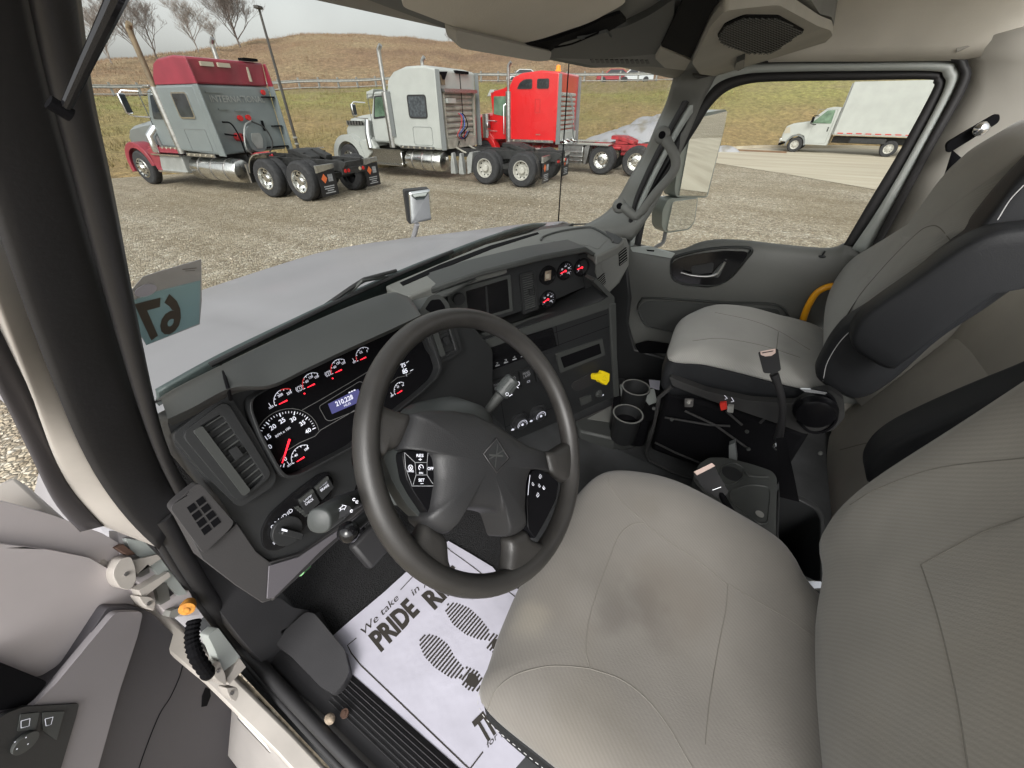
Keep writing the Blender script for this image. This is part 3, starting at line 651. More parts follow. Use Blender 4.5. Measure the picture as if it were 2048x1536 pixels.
for y in (.02, -2.42):
    MB().slab(FS, [(2.78, 1.04), (3.07, 1.04), (3.07, 2.79), (2.86, 2.79)], -y, -y+.04).build('side_extender', 'paint_grey', t, bevel=.01, local=True)
    MB().slab(FS, [(2.86, 2.795), (3.07, 2.795), (3.02, 3.36), (2.92, 3.36)], -y, -y+.04).build('roof_extender', 'paint_maroon', t, bevel=.01, local=True)
wf = MB().ring(FS, rr(3.48, 1.98, 4.2, 2.62, .09), rr(3.52, 2.02, 4.16, 2.58, .07), -.03, .012).build('side_window', 'alu', t, local=True)
MB().slab(FS, rr(3.51, 2.01, 4.17, 2.59, .07), -.02, -.004).build('pane', 'win_dark', wf, local=True)
MB().ring(FS, rr(3.3, 1.15, 4.3, 1.72, .06), rr(3.31, 1.16, 4.29, 1.71, .06), -.01, .004).build('locker_door', 'ext_grey', t, local=True)
MB().line(FS, [(4.45, 1.80), (4.0, 1.82), (3.6, 1.88), (3.15, 1.97)], .02, .004).build('body_line', 'alu', t, local=True)
side_lights(t, 3.25, 4.6, 1.04, 5)
prof_body(t, 'cab', [(4.96, 1.15), (4.94, 2.74), (5.5, 2.70), (6.02, 1.98), (6.1, 1.2)], -.12, -2.3, 'paint_grey', .06)
MB().slab(FS, rnd2([(5.02, 1.95), (5.8, 1.95), (5.45, 2.55), (5.02, 2.58)], .05), .10, .125).build('door_window', 'win_dark', t, local=True)
MB().ring(FS, rr(5.0, 1.2, 6.0, 2.64, .05), rr(5.01, 1.21, 5.99, 2.63, .05), .1, .124).build('door', 'ext_grey', t, local=True)
b = MB(); b.loft([[(s, y, z) for y, z in ((-.45+e, 1.0), (-.35+e, h-.12), (-.55+e, h), (-1.25, h+.06), (-1.95-e, h), (-2.15-e, h-.12), (-2.05-e, 1.0))] for s, h, e in ((6.05, 1.93, .1), (6.9, 1.86, .05), (7.9, 1.72, 0), (8.25, 1.5, -.05), (8.3, 1.1, -.1))]); b.build('hood', 'paint_grey', t, local=True, smooth=30)
for y in (.03, -2.1):
    MB().slab(FS, arch(7.46, .52, .60, .78, -12, 172, 16), -y, -y+.42).build('fender', 'paint_maroon', t, bevel=.04, segs=3, local=True)
    MB().slab(FS, [(6.68, .55), (6.78, 1.1), (6.3, 1.2), (6.05, 1.2), (6.45, .46), (6.6, .42)], -y+.02, -y+.3).build('fender_skirt', 'paint_maroon', t, bevel=.03, local=True)
MB().tube([(6.05, -.2, 1.72), (6.15, .02, 1.5), (6.2, .0, 1.05)], .13, 14).build('air_cleaner', 'chrome', t, local=True)
MB().slab(FS, [(5.0, 1.04), (6.5, 1.04), (6.7, 1.2), (5.0, 1.16)], .02, .2).build('cab_skirt', 'paint_maroon', t, local=True)
side_lights(t, 5.1, 6.0, 1.17, 4, y=-.04)
stack(t, 4.98, -.06, 1.04, 4.1, 2.75, 'chrome_dull', 'tan_pipe', .075, .115); stack(t, 4.98, -2.36, 1.04, 4.0, 2.75, 'chrome_dull', None, .07, .115)
mirrors(t, 6.2, .08, 2.05, 2.65)
MB().box((5.75, -1.2, 2.78), (.3, 1.9, .05)).build('visor', 'alu', t, bevel=.01, local=True)
FB = t_frame(t, Fr((3.03, 0, 0), (-1, 0, 0)))
text('INTERNATIONAL', FB, (1.2, 2.45), .23, 'step_grey', t, wide=1.0, bold=.01, h=.006)
for y0, z0, y1, z1 in ((.25, 2.6, .72, 2.72), (.45, 2.2, .75, 2.25), (.95, 2.15, 1.4, 2.2)):
    MB().slab(FB, rr(y0, z0, y1, z0+.035, .01), 0, .02).build('back_rib', 'paint_grey', t)
for y0 in (.36, .86): MB().slab(FB, rr(y0, 3.2, y0+.36, 3.3, .01), -.0, .11).build('roof_marker', 'lamp_white', t)
MB().slab(FB, rr(1.72, 1.62, 1.79, 1.9, .01), 0, .03).build('grab_bar', 'black', t)
for y0, y1, z in ((2.0, 2.4, 2.5), (2.05, 2.38, 1.72), (1.6, 2.4, 1.14)): MB().slab(FB, rr(y0, z, y1, z+.035, .01), 0, .14).build('rung', 'black', t)
MB().slab(FB, rr(1.78, 2.9, 1.83, 3.25, .01), -.0, .06).build('roof_handle', 'lamp_white', t)
MB().slab(FB, rr(1.7, 3.4, 2.2, 3.47, .02), -.1, .12).build('roof_edge', 'black', t)
MB().disc(FB, (2.12, 2.64), .07, 0, .05).build('red_lamp', 'lamp_red', t); MB().disc(FB, (1.02, 1.98), .075, 0, .07).build('glad_hand', 'lamp_red', t); MB().disc(FB, (1.3, 1.99), .075, 0, .07).build('glad_hand', 'lamp_red', t)
MB().slab(FB, rnd2([(.98, 1.3), (1.05, 1.12), (1.3, 1.05), (1.55, 1.12), (1.62, 1.35), (1.55, 1.72), (1.2, 1.8), (1.0, 1.65)], .1), 0, .1).build('hose_hatch', 'paint_grey', t, bevel=.02)
MB().slab(FB, rnd2([(1.1, 1.35), (1.2, 1.16), (1.4, 1.16), (1.5, 1.4), (1.46, 1.58), (1.16, 1.58)], .04), .1, .13).build('hatch_panel', 'step_grey', t)
for k, pts in enumerate(([(.35, 1.9, .1), (.55, 1.85, .2), (.6, 1.5, .3), (.65, 1.15, .25), (.8, .95, .1)], [(.3, 1.6, .1), (.6, 1.55, .15), (.85, 1.55, .2)], [(1.3, 1.9, .1), (.95, 1.8, .25), (.75, 1.5, .3), (.7, 1.2, .3), (.95, 1.0, .15)], [(1.3, 1.9, .1), (1.6, 1.7, .25), (1.68, 1.3, .3), (1.5, 1.0, .2)])):
    MB().tube([FB.p(*p) for p in pts], .022, 8, smooth=5).build('air_hose', ('black', 'black', 'step_grey', 'frame_black')[k], t)
for k in range(5): MB().tube([FB.p(.9+.12*k, .98, .1), FB.p(1.0+.1*k, 1.05, .3), FB.p(1.05+.1*k, .95, .4), FB.p(.95+.1*k, .9, .2)], .03, 8, smooth=4).build('coiled_line', 'hose_red', t)
MB().disc(FB, (.72, 1.5), .11, 0, .2).build('valve', 'frame_red', t)
# ---------------------------------------------------------------- white truck
hd = radians(93.5); t = thing('sleeper_truck', 'white sleeper semi truck with ribbed back panel, parked in the middle', 'semi truck', (12.82, 7.18, 0), hd, group='sleeper trucks parked in the gravel lot')
frame_rails(t, 8.2); fifth(t, .72); tail(t)
for s in (0, 1.42): wheel(t, s, .0, rim='rim_white'); wheel(t, s, -2.5, side=-1, rim='rim_white')
wheel(t, 7.78, .02, dual=False, front=True); wheel(t, 7.78, -2.5, dual=False, side=-1)
flap(t, 0, -.62); flap(t, -1.88, -2.5)
tank(t, 3.35, 4.9, -.33, .6, .34)
for s in (2.45, 2.8): MB().slab(FS, [(s-.1, .25), (s+.12, .25), (s+.1, .6), (s+.04, .92), (s-.02, .92), (s-.06, .6)], .1, .3).build('tank_bracket', 'step_grey', t, bevel=.02, local=True)
MB().slab(FS, [(1.98, .35), (2.12, .3), (2.12, .8), (1.98, .98), (1.86, .98)], 0, .55).build('quarter_fender', 'step_grey', t, local=True)
MB().slab(FS, [(5.05, .42), (6.5, .42), (6.5, .9), (5.05, .9)], .0, .5).build('battery_box', 'alu', t, bevel=.02, local=True)
MB().box((5.8, .03, .42), (1.55, .12, .05)).box((5.8, .0, .92), (1.6, .18, .05)).build('step_plate', 'alu', t, local=True)
prof_body(t, 'sleeper', [(3.12, .99), (3.12, 3.27), (3.6, 3.37), (4.3, 3.36), (4.9, 3.22), (5.18, 3.02), (5.3, 2.7), (5.34, 1.1), (5.1, 1.02)], -.0, -2.42, 'paint_truck_white', .09)
for y in (.02, -2.42): MB().slab(FS, [(2.93, 1.0), (3.14, .98), (3.14, 3.26), (2.98, 3.24)], -y, -y+.04).build('side_extender', 'ext_grey', t, bevel=.01, local=True)
wf = MB().ring(FS, rr(3.62, 1.93, 4.42, 2.6, .1), rr(3.66, 1.97, 4.38, 2.56, .08), -.03, .012).build('side_window', 'rubber', t, local=True)
mat('win_snow', (.09, .1, .11), .15, vscale=14, col2=(.05, .055, .06)); MB().slab(FS, rr(3.65, 1.96, 4.39, 2.57, .08), -.02, -.002).build('pane', 'win_snow', wf, local=True)
MB().ring(FS, rr(3.5, 1.12, 4.35, 1.68, .1), rr(3.51, 1.13, 4.34, 1.67, .1), -.01, .004).build('locker_door', 'ext_grey', t, local=True)
MB().line(FS, [(3.2, 2.8), (5.2, 2.8)], .012, .004).line(FS, [(3.2, 1.82), (4.2, 1.78), (4.6, 1.72)], .02, .004).build('body_line', 'ext_grey', t, local=True)
side_lights(t, 3.45, 5.0, 1.04, 6)
prof_body(t, 'cab', [(5.34, 1.12), (5.34, 2.72), (6.0, 2.7), (6.32, 1.98), (6.42, 1.15)], -.1, -2.32, 'paint_truck_white', .06)
MB().slab(FS, rnd2([(5.45, 1.95), (6.22, 1.88), (6.0, 2.58), (5.45, 2.6)], .06), .08, .104).build('door_window', 'rubber', t, local=True)
MB().slab(FS, rnd2([(5.5, 2.0), (6.14, 1.94), (5.96, 2.53), (5.5, 2.55)], .05), .08, .1).build('pane', 'win_green', t, local=True)
MB().ring(FS, rr(5.42, 1.18, 6.34, 2.64, .05), rr(5.43, 1.19, 6.33, 2.63, .05), .08, .104).build('door', 'ext_grey', t, local=True)
MB().slab(FS, [(6.1, 2.58), (6.4, 2.5), (6.36, 2.7), (6.0, 2.78)], .1, 2.3).build('visor', 'paint_truck_white', t, bevel=.01, local=True)
b = MB(); b.loft([[(s, y, z) for y, z in ((-.45+e, 1.0), (-.3+e, h-.2), (-.5+e, h), (-1.25, h+.05), (-1.95-e, h), (-2.2-e, h-.2), (-2.05-e, 1.0))] for s, h, e in ((6.4, 2.05, .1), (7.1, 1.98, .05), (7.8, 1.86, 0), (8.0, 1.7, -.05), (8.1, 1.1, -.1))]); b.build('hood', 'paint_truck_white', t, local=True, smooth=30)
MB().box((7.35, -.26, 1.74), (.95, .03, .14)).build('vent_strip', 'chrome_dull', t, local=True)
for k in range(6): MB().box((6.98+.15*k, -.24, 1.74), (.025, .02, .13)).build('slot', 'black', t, local=True)
for y in (.03, -2.1):
    MB().slab(FS, arch(7.78, .52, .62, .84, 0, 178, 16)+[(6.95, .5)], -y, -y+.42).build('fender', 'paint_truck_white', t, bevel=.05, segs=3, local=True)
    MB().slab(FS, [(7.0, .55), (7.08, 1.15), (6.5, 1.3), (6.3, .95), (6.8, .6)], -y+.03, -y+.3).build('fender_skirt', 'paint_truck_white', t, bevel=.03, local=True)
MB().tube([(6.55, -.12, 1.85), (6.6, -.05, 1.4), (6.55, -.02, .95)], .12, 14).build('air_cleaner', 'chrome', t, local=True)
stack(t, 5.42, -.04, 1.0, 3.9, 2.68, 'chrome_dull', 'chrome_dull', .07, .13); stack(t, 5.42, -2.38, 1.0, 3.75, 2.68, 'chrome_dull', 'chrome_dull', .07, .13)
MB().slab(FS, rr(5.15, 1.35, 5.4, 2.7, .03), -.05, .02).build('heat_shield', 'ext_grey', t, local=True)
mirrors(t, 6.75, .1, 1.95, 2.38)
FB = t_frame(t, Fr((3.1, 0, 0), (-1, 0, 0)))
b = MB()
for k in range(9): b.loft([[FB.p(.25, z, h), FB.p(2.05, z, h)] for z, h in ((1.12+.17*k, 0), (1.16+.17*k, .05), (1.22+.17*k, .05), (1.26+.17*k, 0))], closed=False)
b.build('ribbed_panel', 'back_white', t, smooth=None)
MB().slab(FB, rr(.22, 1.02, 2.1, 1.32, .05), 0, .12).build('lower_panel', 'back_white', t, bevel=.02)
MB().slab(FB, rr(.1, 2.66, 2.2, 2.76, .02), 0, .2).build('cross_bar', 'steel', t)
for y in (.2, 2.12): MB().slab(FB, rr(y-.03, 1.1, y+.03, 2.66, .01), 0, .1).build('back_post', 'hose_red' if y > 5 else 'back_white', t)
MB().slab(FB, rr(.3, 2.36, .8, 2.5, .01), .05, .16).build('work_light', 'paint_truck_white', t); MB().slab(FB, rr(.2, 2.86, .42, 3.2, .01), -.1, .03).build('tan_tape', 'tan_pipe', t); MB().slab(FB, [(.15, 3.2), (.6, 3.22), (.4, 3.0), (.28, 3.0)], -.1, .04).build('roof_vent', 'black', t)
MB().slab(FB, rr(1.1, 3.2, 1.9, 3.28, .01), -.1, .06).build('roof_bar', 'black', t); MB().tube([FB.p(1.2, 3.2, .12), FB.p(1.24, 1.2, .16)], .016, 6).build('cable', 'black', t)
back_hoses(t, 3.0, -.95, 1.72); MB().slab(FB, [(.75, 1.05), (.85, 1.25), (.95, 1.1), (.9, 1.22)], .13, .135).build('logo', 'black', t)
for y in (.6, 1.5): MB().tube([FB.p(y, 1.05, .15), FB.p(y+.15, .9, .4), FB.p(y+.4, .8, .7)], .03, 8).build('deck_tube', 'back_white', t)
# ---------------------------------------------------------------- red truck
hd = radians(95); t = thing('sleeper_truck', 'bright red sleeper semi truck with amber beacon, partly behind the right pillar', 'semi truck', (17.07, 5.89, 0), hd, group='sleeper trucks parked in the gravel lot')
b = MB()
for y in (-.82, -1.68): b.box((2.2, y, .92), (8.6, .08, .2))
b.build('chassis', 'frame_red', t, local=True)
MB().box((.75, -.35, 1.03), (2.0, .9, .03)).box((1.4, -1.9, 1.03), (1.3, .9, .03)).build('deck_plate', 'alu', t, local=True)
MB().box((-.8, -1.25, .78), (.5, .7, .3)).box((-.3, -1.25, .9), (.6, 1.2, .1)).build('cross_member', 'frame_red', t, bevel=.03, local=True)
fifth(t, -.55, 1.24, 'frame_red')
for s in (0, -1.35): wheel(t, s, .0); wheel(t, s, -2.5, side=-1)
wheel(t, 5.3, .02, dual=False, front=True); wheel(t, 5.3, -2.5, dual=False, side=-1)
MB().slab(FS, [(.62, .35), (.72, .35), (.72, .95), (.6, 1.04), (.5, 1.04)], 0, .6).build('quarter_fender', 'chrome_dull', t, local=True)
bx = MB().slab(FS, [(.78, .36), (1.85, .36), (1.85, 1.0), (.78, 1.0)], .02, .5).build('step_box', 'chrome_dull', t, bevel=.02, local=True)
for z in (.45, .6, .75): MB().box((1.3, .0, z), (1.1, .06, .03)).build('step', 'alu', bx, local=True)
tank(t, 2.3, 3.8, -.33, .62, .33)
prof_body(t, 'sleeper', [(1.95, 1.06), (1.95, 3.32), (2.7, 3.38), (3.5, 3.32), (3.9, 3.18), (4.1, 2.85), (4.1, 1.08)], -.0, -2.42, 'paint_red', .12, 4)
prof_body(t, 'cab', [(4.08, 1.12), (4.08, 2.98), (4.35, 2.86), (4.75, 2.78), (4.98, 2.72), (4.9, 2.05), (4.96, 1.1)], -.12, -2.3, 'paint_red', .07)
for y in (.02, -2.42): MB().slab(FS, [(1.78, 1.0), (1.97, 1.0), (1.97, 3.28), (1.85, 3.26)], -y, -y+.04).build('side_extender', 'ext_grey', t, bevel=.01, local=True)
for pts in ([(3.06, 2.82), (3.72, 2.82), (3.6, 3.02), (3.4, 3.12), (3.06, 3.13)], [(2.36, 2.82), (2.86, 2.82), (2.86, 3.13), (2.36, 3.13)]):
    wf = MB().slab(FS, rnd2(pts, .07), -.02, .004).build('side_window', 'rubber', t, local=True); c = (sum(p[0] for p in pts)/len(pts), sum(p[1] for p in pts)/len(pts))
    MB().slab(FS, rnd2([(c[0]+(p[0]-c[0])*.88, c[1]+(p[1]-c[1])*.84) for p in pts], .06), -.02, .008).build('pane', 'win_snow', wf, local=True)
MB().line(FS, [(2.0, 2.66), (4.05, 2.64)], .015, .004).ring(FS, rr(2.7, 2.05, 2.92, 2.5, .02), rr(2.71, 2.06, 2.91, 2.49, .02), -.01, .004).build('body_line', 'frame_red', t, local=True)
MB().slab(FS, rr(2.65, 1.3, 2.85, 1.34, .01), 0, .02).build('latch', 'lamp_white', t, local=True)
side_lights(t, 2.05, 4.0, 1.09, 6)
MB().slab(FS, rnd2([(4.15, 1.9), (4.85, 2.0), (4.82, 2.6), (4.15, 2.6)], .04), .1, .126).build('door_window', 'win_green', t, local=True)
MB().slab(FS, [(4.85, 2.62), (5.15, 2.6), (5.0, 2.82), (4.8, 2.82)], .12, 2.3).build('visor', 'paint_truck_white', t, bevel=.01, local=True)
b = MB(); b.loft([[(s, y, z) for y, z in ((-.35+e, 1.0), (-.3+e, h-.1), (-.5+e, h), (-1.25, h+.05), (-1.95-e, h), (-2.2-e, h-.1), (-2.15-e, 1.0))] for s, h, e in ((4.95, 2.05, .1), (5.8, 1.95, .05), (6.4, 1.8, 0), (6.5, 1.0, -.05))]); b.build('hood', 'paint_red', t, local=True, smooth=30)
for y in (.03, -2.1):
    MB().slab(FS, arch(5.45, .52, .62, .80, 0, 178, 16), -y, -y+.42).build('fender', 'paint_red', t, bevel=.05, segs=3, local=True)
    MB().slab(FS, [(4.7, .6), (4.85, 1.15), (5.3, 1.75), (5.3, 1.3), (5.05, 1.0), (4.95, .55)], -y+.03, -y+.3).build('fender_skirt', 'paint_red', t, bevel=.03, local=True)
MB().tube([(5.2, -.08, 1.15), (5.2, -.08, 2.0)], .17, 18).build('air_cleaner', 'chrome_dull', t, local=True)
stack(t, 4.1, .0, 1.02, 3.62, 2.75, 'chrome_dull', 'steel', .06, .12)
MB().tube([(4.3, .04, 1.3), (4.3, .04, 2.3), (4.2, -.02, 2.35)], .022, 8).build('grab_rail', 'chrome', t, local=True)
mirrors(t, 4.95, .05, 1.45, 1.75)
MB().lathe((2.2, -.5, 3.36), (0, 0, 1), [(.11, 0), (.11, .03), (.085, .05), (.08, .17), (.03, .2)], 16).build('beacon', 'amber', t, local=True)
FB = t_frame(t, Fr((1.93, 0, 0), (-1, 0, 0))); b = MB()
for k in range(9): b.loft([[FB.p(.1, z, h), FB.p(1.95, z, h)] for z, h in ((1.35+.155*k, 0), (1.38+.155*k, .05), (1.44+.155*k, .05), (1.47+.155*k, 0))], closed=False)
b.build('ribbed_panel', 'paint_truck_white', t, smooth=None); MB().slab(FB, rr(.1, 1.1, 2.05, 1.4, .05), 0, .14).build('lower_panel', 'paint_truck_white', t, bevel=.02)
for k in range(2): MB().tube([FB.p(.9+.2*k, 2.7, .1), FB.p(1.0+.1*k, 2.0, .3), FB.p(.8+.3*k, 1.7, .35), FB.p(1.2, 1.3, .3), FB.p(1.5, 1.0, .3), FB.p(1.2, .95, .2)], .018, 8, smooth=5).build('air_hose', 'ext_grey', t)
for y in (.4, .9, 1.5): MB().tube([FB.p(y, 1.15, .12), FB.p(y+.15, .98, .4), FB.p(y+.3, .95, .6)], .035, 8).build('deck_tube', 'alu', t)
# ---------------------------------------------------------------- white box truck
t = thing('box_truck', 'small white box truck parked on the concrete, seen through the passenger window', 'box truck', (31.17, -5.4, 0), radians(82))
def sw(s, y, q=1):
    w_ = MB().lathe((s, y-q*.26, .38), (0, q, 0), [(.22, 0), (.34, 0), (.38, .04), (.38, .22), (.34, .26), (.22, .26)], 28, cap=False).build('wheel', 'tyre', t, local=True)
    MB().lathe((s, y-q*.26, .38), (0, q, 0), [(.225, .25), (.22, .262), (.20, .25), (.17, .22), (.08, .23), (.07, .27), (.01, .275)], 24, cap=False).build('rim', 'rim_white', w_, local=True)
    F = Fr((s, y-q*.03, .38), (0, q, 0)); h = MB()
    for k in range(8): h.disc(F, (cos(k*pi/4)*.145, sin(k*pi/4)*.145), .018, 0, .01, 6)
    h.disc(F, (0, 0), .06, 0, .04, 8); h.build('hand_hole', 'frame_black', w_, local=True)
for s in (.15, 4.55): sw(s, .02); sw(s, -2.1, -1)
prof_body(t, 'cab', [(2.95, .42), (2.95, 2.2), (3.35, 2.22), (3.62, 2.16), (4.22, 1.55), (4.5, 1.49), (5.0, 1.42), (5.28, 1.28), (5.36, .9), (5.36, .55), (5.0, .5), (4.98, .62), (4.85, .83), (4.55, .92), (4.25, .83), (4.12, .62), (4.08, .42)], -.0, -2.0, 'paint_truck_white', .07)
MB().slab(FS, rnd2([(3.16, 1.46), (4.1, 1.46), (3.55, 2.06), (3.2, 2.08)], .04), -.02, .012).build('door_window', 'win_green', t, local=True)
MB().ring(FS, rr(3.08, .5, 4.0, 2.1, .05), rr(3.095, .515, 3.985, 2.085, .05), 0, .006).build('door', 'line_grey', t, local=True)
MB().slab(FS, rr(3.18, 1.08, 3.24, 1.3, .01), 0, .02).build('door_handle', 'black', t, local=True)
MB().slab(FS, [(4.98, .98), (5.3, .92), (5.3, 1.2), (5.1, 1.28)], -.02, .014).build('headlight', 'lamp_white', t, local=True)
MB().box((5.38, -1.0, .56), (.12, 2.0, .26)).build('bumper', 'alu', t, bevel=.03, local=True)
MB().box((5.36, -1.0, .38), (.1, 1.9, .12)).build('air_dam', 'black', t, local=True)
MB().slab(FS, arch(4.55, .38, .44, .52, -5, 180, 12), -.03, .02).build('wheel_arch', 'ext_grey', t, local=True)
prof_body(t, 'cargo_box', [(2.86, .95), (2.86, 3.3), (-2.2, 3.3), (-2.2, .95)], .12, -2.35, 'paint_truck_white', .02)
MB().box((2.9, -1.1, 2.1), (.06, 2.3, 2.3)).build('box_front_post', 'step_grey', t, bevel=.01, local=True)
for k in range(9): MB().box((2.55-.42*k, .125, 1.03), (.26, .006, .045)).build('reflector_tape', 'lamp_red', t, local=True)
MB().box((.4, .122, .97), (4.9, .01, .08)).build('lower_rail', 'alu', t, local=True)
MB().box((.6, -1.1, .68), (4.5, 1.0, .3)).box((1.2, -.05, .7), (1.6, .2, .24)).build('chassis', 'frame_black', t, bevel=.02, local=True)
mirrors(t, 4.05, .12, 1.45, 1.8, 'black')
# =================================================================== THE CAB WE SIT IN
mat('pillar_dark', (.03, .029, .030), .45, bump=.2, bscale=400, bdist=.0006)
glassmat('windshield_glass', (.72, .74, .72), .006); glassmat('side_glass', (.76, .78, .75), .012)
WS = Fr((0, .37, 2.39), (0, -.765, -.643)); WS = Fr((0, .37, 2.39), (0, -.765, -.644))
# windshield line runs (y .37, z 2.39) -> (y .74, z 1.95); its inner normal points back and down
CLF = Fr((.4, .57, 1.85), (0, -.93, .37))
ST = Fr((.7, .62, 1.6), (-.485, -.875, 0))
DR = Fr((1.78, 0, 1.8), (-1, 0, 0))
DD = Fr((-.05, .78, 1.6), (.26, -.966, 0))
FL = Fr((0, 0, 1.165), (0, 0, 1), (1, 0, 0))
OHF = Fr((0, .37, 2.39), (0, -.236, -.972))
def P3(lst): return [PY(x, y, c) for x, y, c in lst]
cab = thing('truck_cab', 'body of the truck we look out of, its pillars, windshield, white hood and roof lining', 'truck cab', (.9, .2, 1.15))
# ---- floor, firewall, back
m = MB(); m.box((.88, .05, 1.125), (1.84, 1.9, .05)); m.build('floor', 'floor_rubber', cab)
MB().box((.9, 1.05, 1.45), (1.8, .06, .7)).build('firewall', 'carpet', cab)
MB().loft([[(x, y, z) for x in (.62, .68, 1.12, 1.18)] for y, z in ((.0, 1.16), (.3, 1.19), (.6, 1.26), (1.0, 1.34))], closed=False).build('tunnel', 'floor_rubber', cab)
MB().slab(FL, FL.P([(640, 985), (900, 900), (1010, 1010), (1120, 1240), (1000, 1536), (900, 1560), (690, 1350), (560, 1180)]), -.012, -.004).build('carpet', 'carpet', cab, bevel=.003)
# ---- windshield
# ---- left front pillar in strips (real leaning posts, photo rows give their edges)
def yrow(y): # depth of the leaning pillar along its height in the picture
    T = [(-120, .345), (0, .37), (210, .41), (480, .475), (720, .56), (850, .61), (970, .66), (1060, .70), (1120, .735), (1200, .78)]
    for (a0, b0), (a1, b1) in zip(T, T[1:]):
        if y <= a1: return b0+(b1-b0)*(max(y, a0)-a0)/(a1-a0)
    return T[-1][1]
def sm1(rows):
    """relax each lengthwise line a little so the post runs fair"""
    for _ in range(6):
        for j in range(len(rows[0])):
            c = [r[j].copy() for r in rows]
            for i in range(1, len(rows)-1): rows[i][j] = c[i]*.5+(c[i-1]+c[i+1])*.25
    return rows
def strip3(A, B, name, m, thick=.02, bulge=0, par=cab, dy=0, bev=0, nk=9):
    A = catmull([V((*p, 0)) for p in A], 5); B = catmull([V((*p, 0)) for p in B], 5); n = 40; rows = []
    def at(L, t): i = t*(len(L)-1); k = min(int(i), len(L)-2); return L[k].lerp(L[k+1], i-k)
    for i in range(n+1):
        a, b = at(A, i/n), at(B, i/n); ym = (a.y+b.y)/2; pa = PY(a.x, a.y, yrow(ym)+dy); pb = PY(b.x, b.y, yrow(ym)+dy); row = []
        nn = (EYE-(pa+pb)/2).normalized()
        for k in range(nk):
            q = k/(nk-1); row.append(pa.lerp(pb, q)+nn*bulge*max(0, 1-(2*q-1)**2)**.5)
        rows.append(row)
    return MB().grid(sm1(rows)).build(name, m, par, solid=thick, smooth=180, bevel=bev)
RE = [(150, -120), (163, 0), (176, 110), (190, 210), (222, 350), (246, 480), (268, 600), (292, 720), (320, 850), (348, 925), (384, 985)]
CR = [(32, -120), (56, 0), (80, 110), (104, 210), (143, 350), (178, 480), (212, 600), (246, 720), (288, 850), (322, 935), (362, 1010)]
SL = [(-210, -120), (-170, 0), (-130, 110), (-90, 220), (-40, 360), (10, 500), (52, 625), (98, 744), (148, 870), (195, 962), (262, 1050), (318, 1100)]
BL = [(-240, -120), (-195, 0), (-150, 110), (-108, 220), (-62, 370), (-10, 512), (38, 640), (86, 756), (138, 882), (186, 974), (246, 1052), (298, 1104)]
BR = [(-300, -40), (-230, 100), (-160, 250), (-100, 380), (-40, 510), (8, 640), (50, 750), (84, 850), (112, 925), (150, 990), (205, 1052)]
BX = [(-360, 40), (-290, 180), (-220, 330), (-160, 470), (-100, 600), (-40, 710), (6, 800), (42, 872), (80, 950), (110, 1012), (160, 1064)]
strip3(CR, RE, 'pillar_cover', 'pillar_dark', bulge=.010, thick=.006)
strip3(SL, [(x+6, y) for x, y in CR], 'door_seal', 'rubber', bulge=.008, dy=.006, thick=.006)
strip3(BR, [(x+10, y) for x, y in SL], 'body_flange', 'cream', bulge=.003, dy=.02, thick=.01)
strip3(BX, [(x+4, y) for x, y in BR], 'outer_seal', 'rubber_brown', bulge=.008, dy=.03, thick=.02)
# small thin rod hanging in front of the pillar (sun shade arm)
p0 = PY(128, 222, .33); p1 = PY(180, 110, .31); p2 = PY(232, 0, .29); p3 = PY(262, -70, .27)
MB().tube([p0, p1, p2, p3], [.0022, .0028, .0034, .0036], 10, smooth=4).build('shade_rod', 'gloss_black', cab)
MB().tube([p0+V((-.004, 0, .004)), p0+V((.002, 0, -.002))], .0036, 10).build('rod_clip', 'black', cab)
# pillar catch step at mid height
# ---- sill: seal, outer body, hinge pillar
sx = -.03
def SP(x, y, o=0): return PX(x, y, sx-o)
seal = [PY(318, 1030, .70), PY(362, 1110, .74), PY(415, 1195, .78)]+[PZ(x, y, 1.205) for x, y in ((482, 1285), (545, 1358), (605, 1422), (690, 1512), (790, 1610), (950, 1770))]
MB().tube(seal, [.017, .017, .017, .016, .015, .014, .013, .012, .012], 14, smooth=6).build('sill_seal', 'rubber', cab, smooth=60)
MB().tube([p+V((-.017, 0, -.010)) for p in seal], .007, 10, smooth=6).build('sill_seal_lip', 'rubber', cab, smooth=60)
# outer white body side below the seal
F0 = Fr((-.055, 0, 1.3), (-1, 0, 0))
yb = [(.86, 1.86), (.86, 1.70), (.82, 1.5), (.80, 1.2), (.8, .6), (-1.2, .6), (-1.2, 1.12), (.2, 1.12), (.55, 1.17), (.72, 1.3), (.77, 1.5), (.80, 1.75)]
MB().poly([(-.045, y, z) for y, z in yb], [(-.085, y, z) for y, z in yb]).build('sill_outer', 'cream', cab, bevel=.01)
MB().loft([[(-.07, y, 1.16), (-.10, y, 1.10), (-.16, y, 1.0), (-.20, y, .7)] for y in (.9, .5, .0, -.8)], closed=False).build('sill_flank', 'sill_flank_paint', cab, solid=.01, smooth=60)
MB().tube([(-.088, .7, 1.14), (-.088, .3, 1.02), (-.088, .0, 1.0)], .008, 8).build('sill_crease', 'steel', cab)
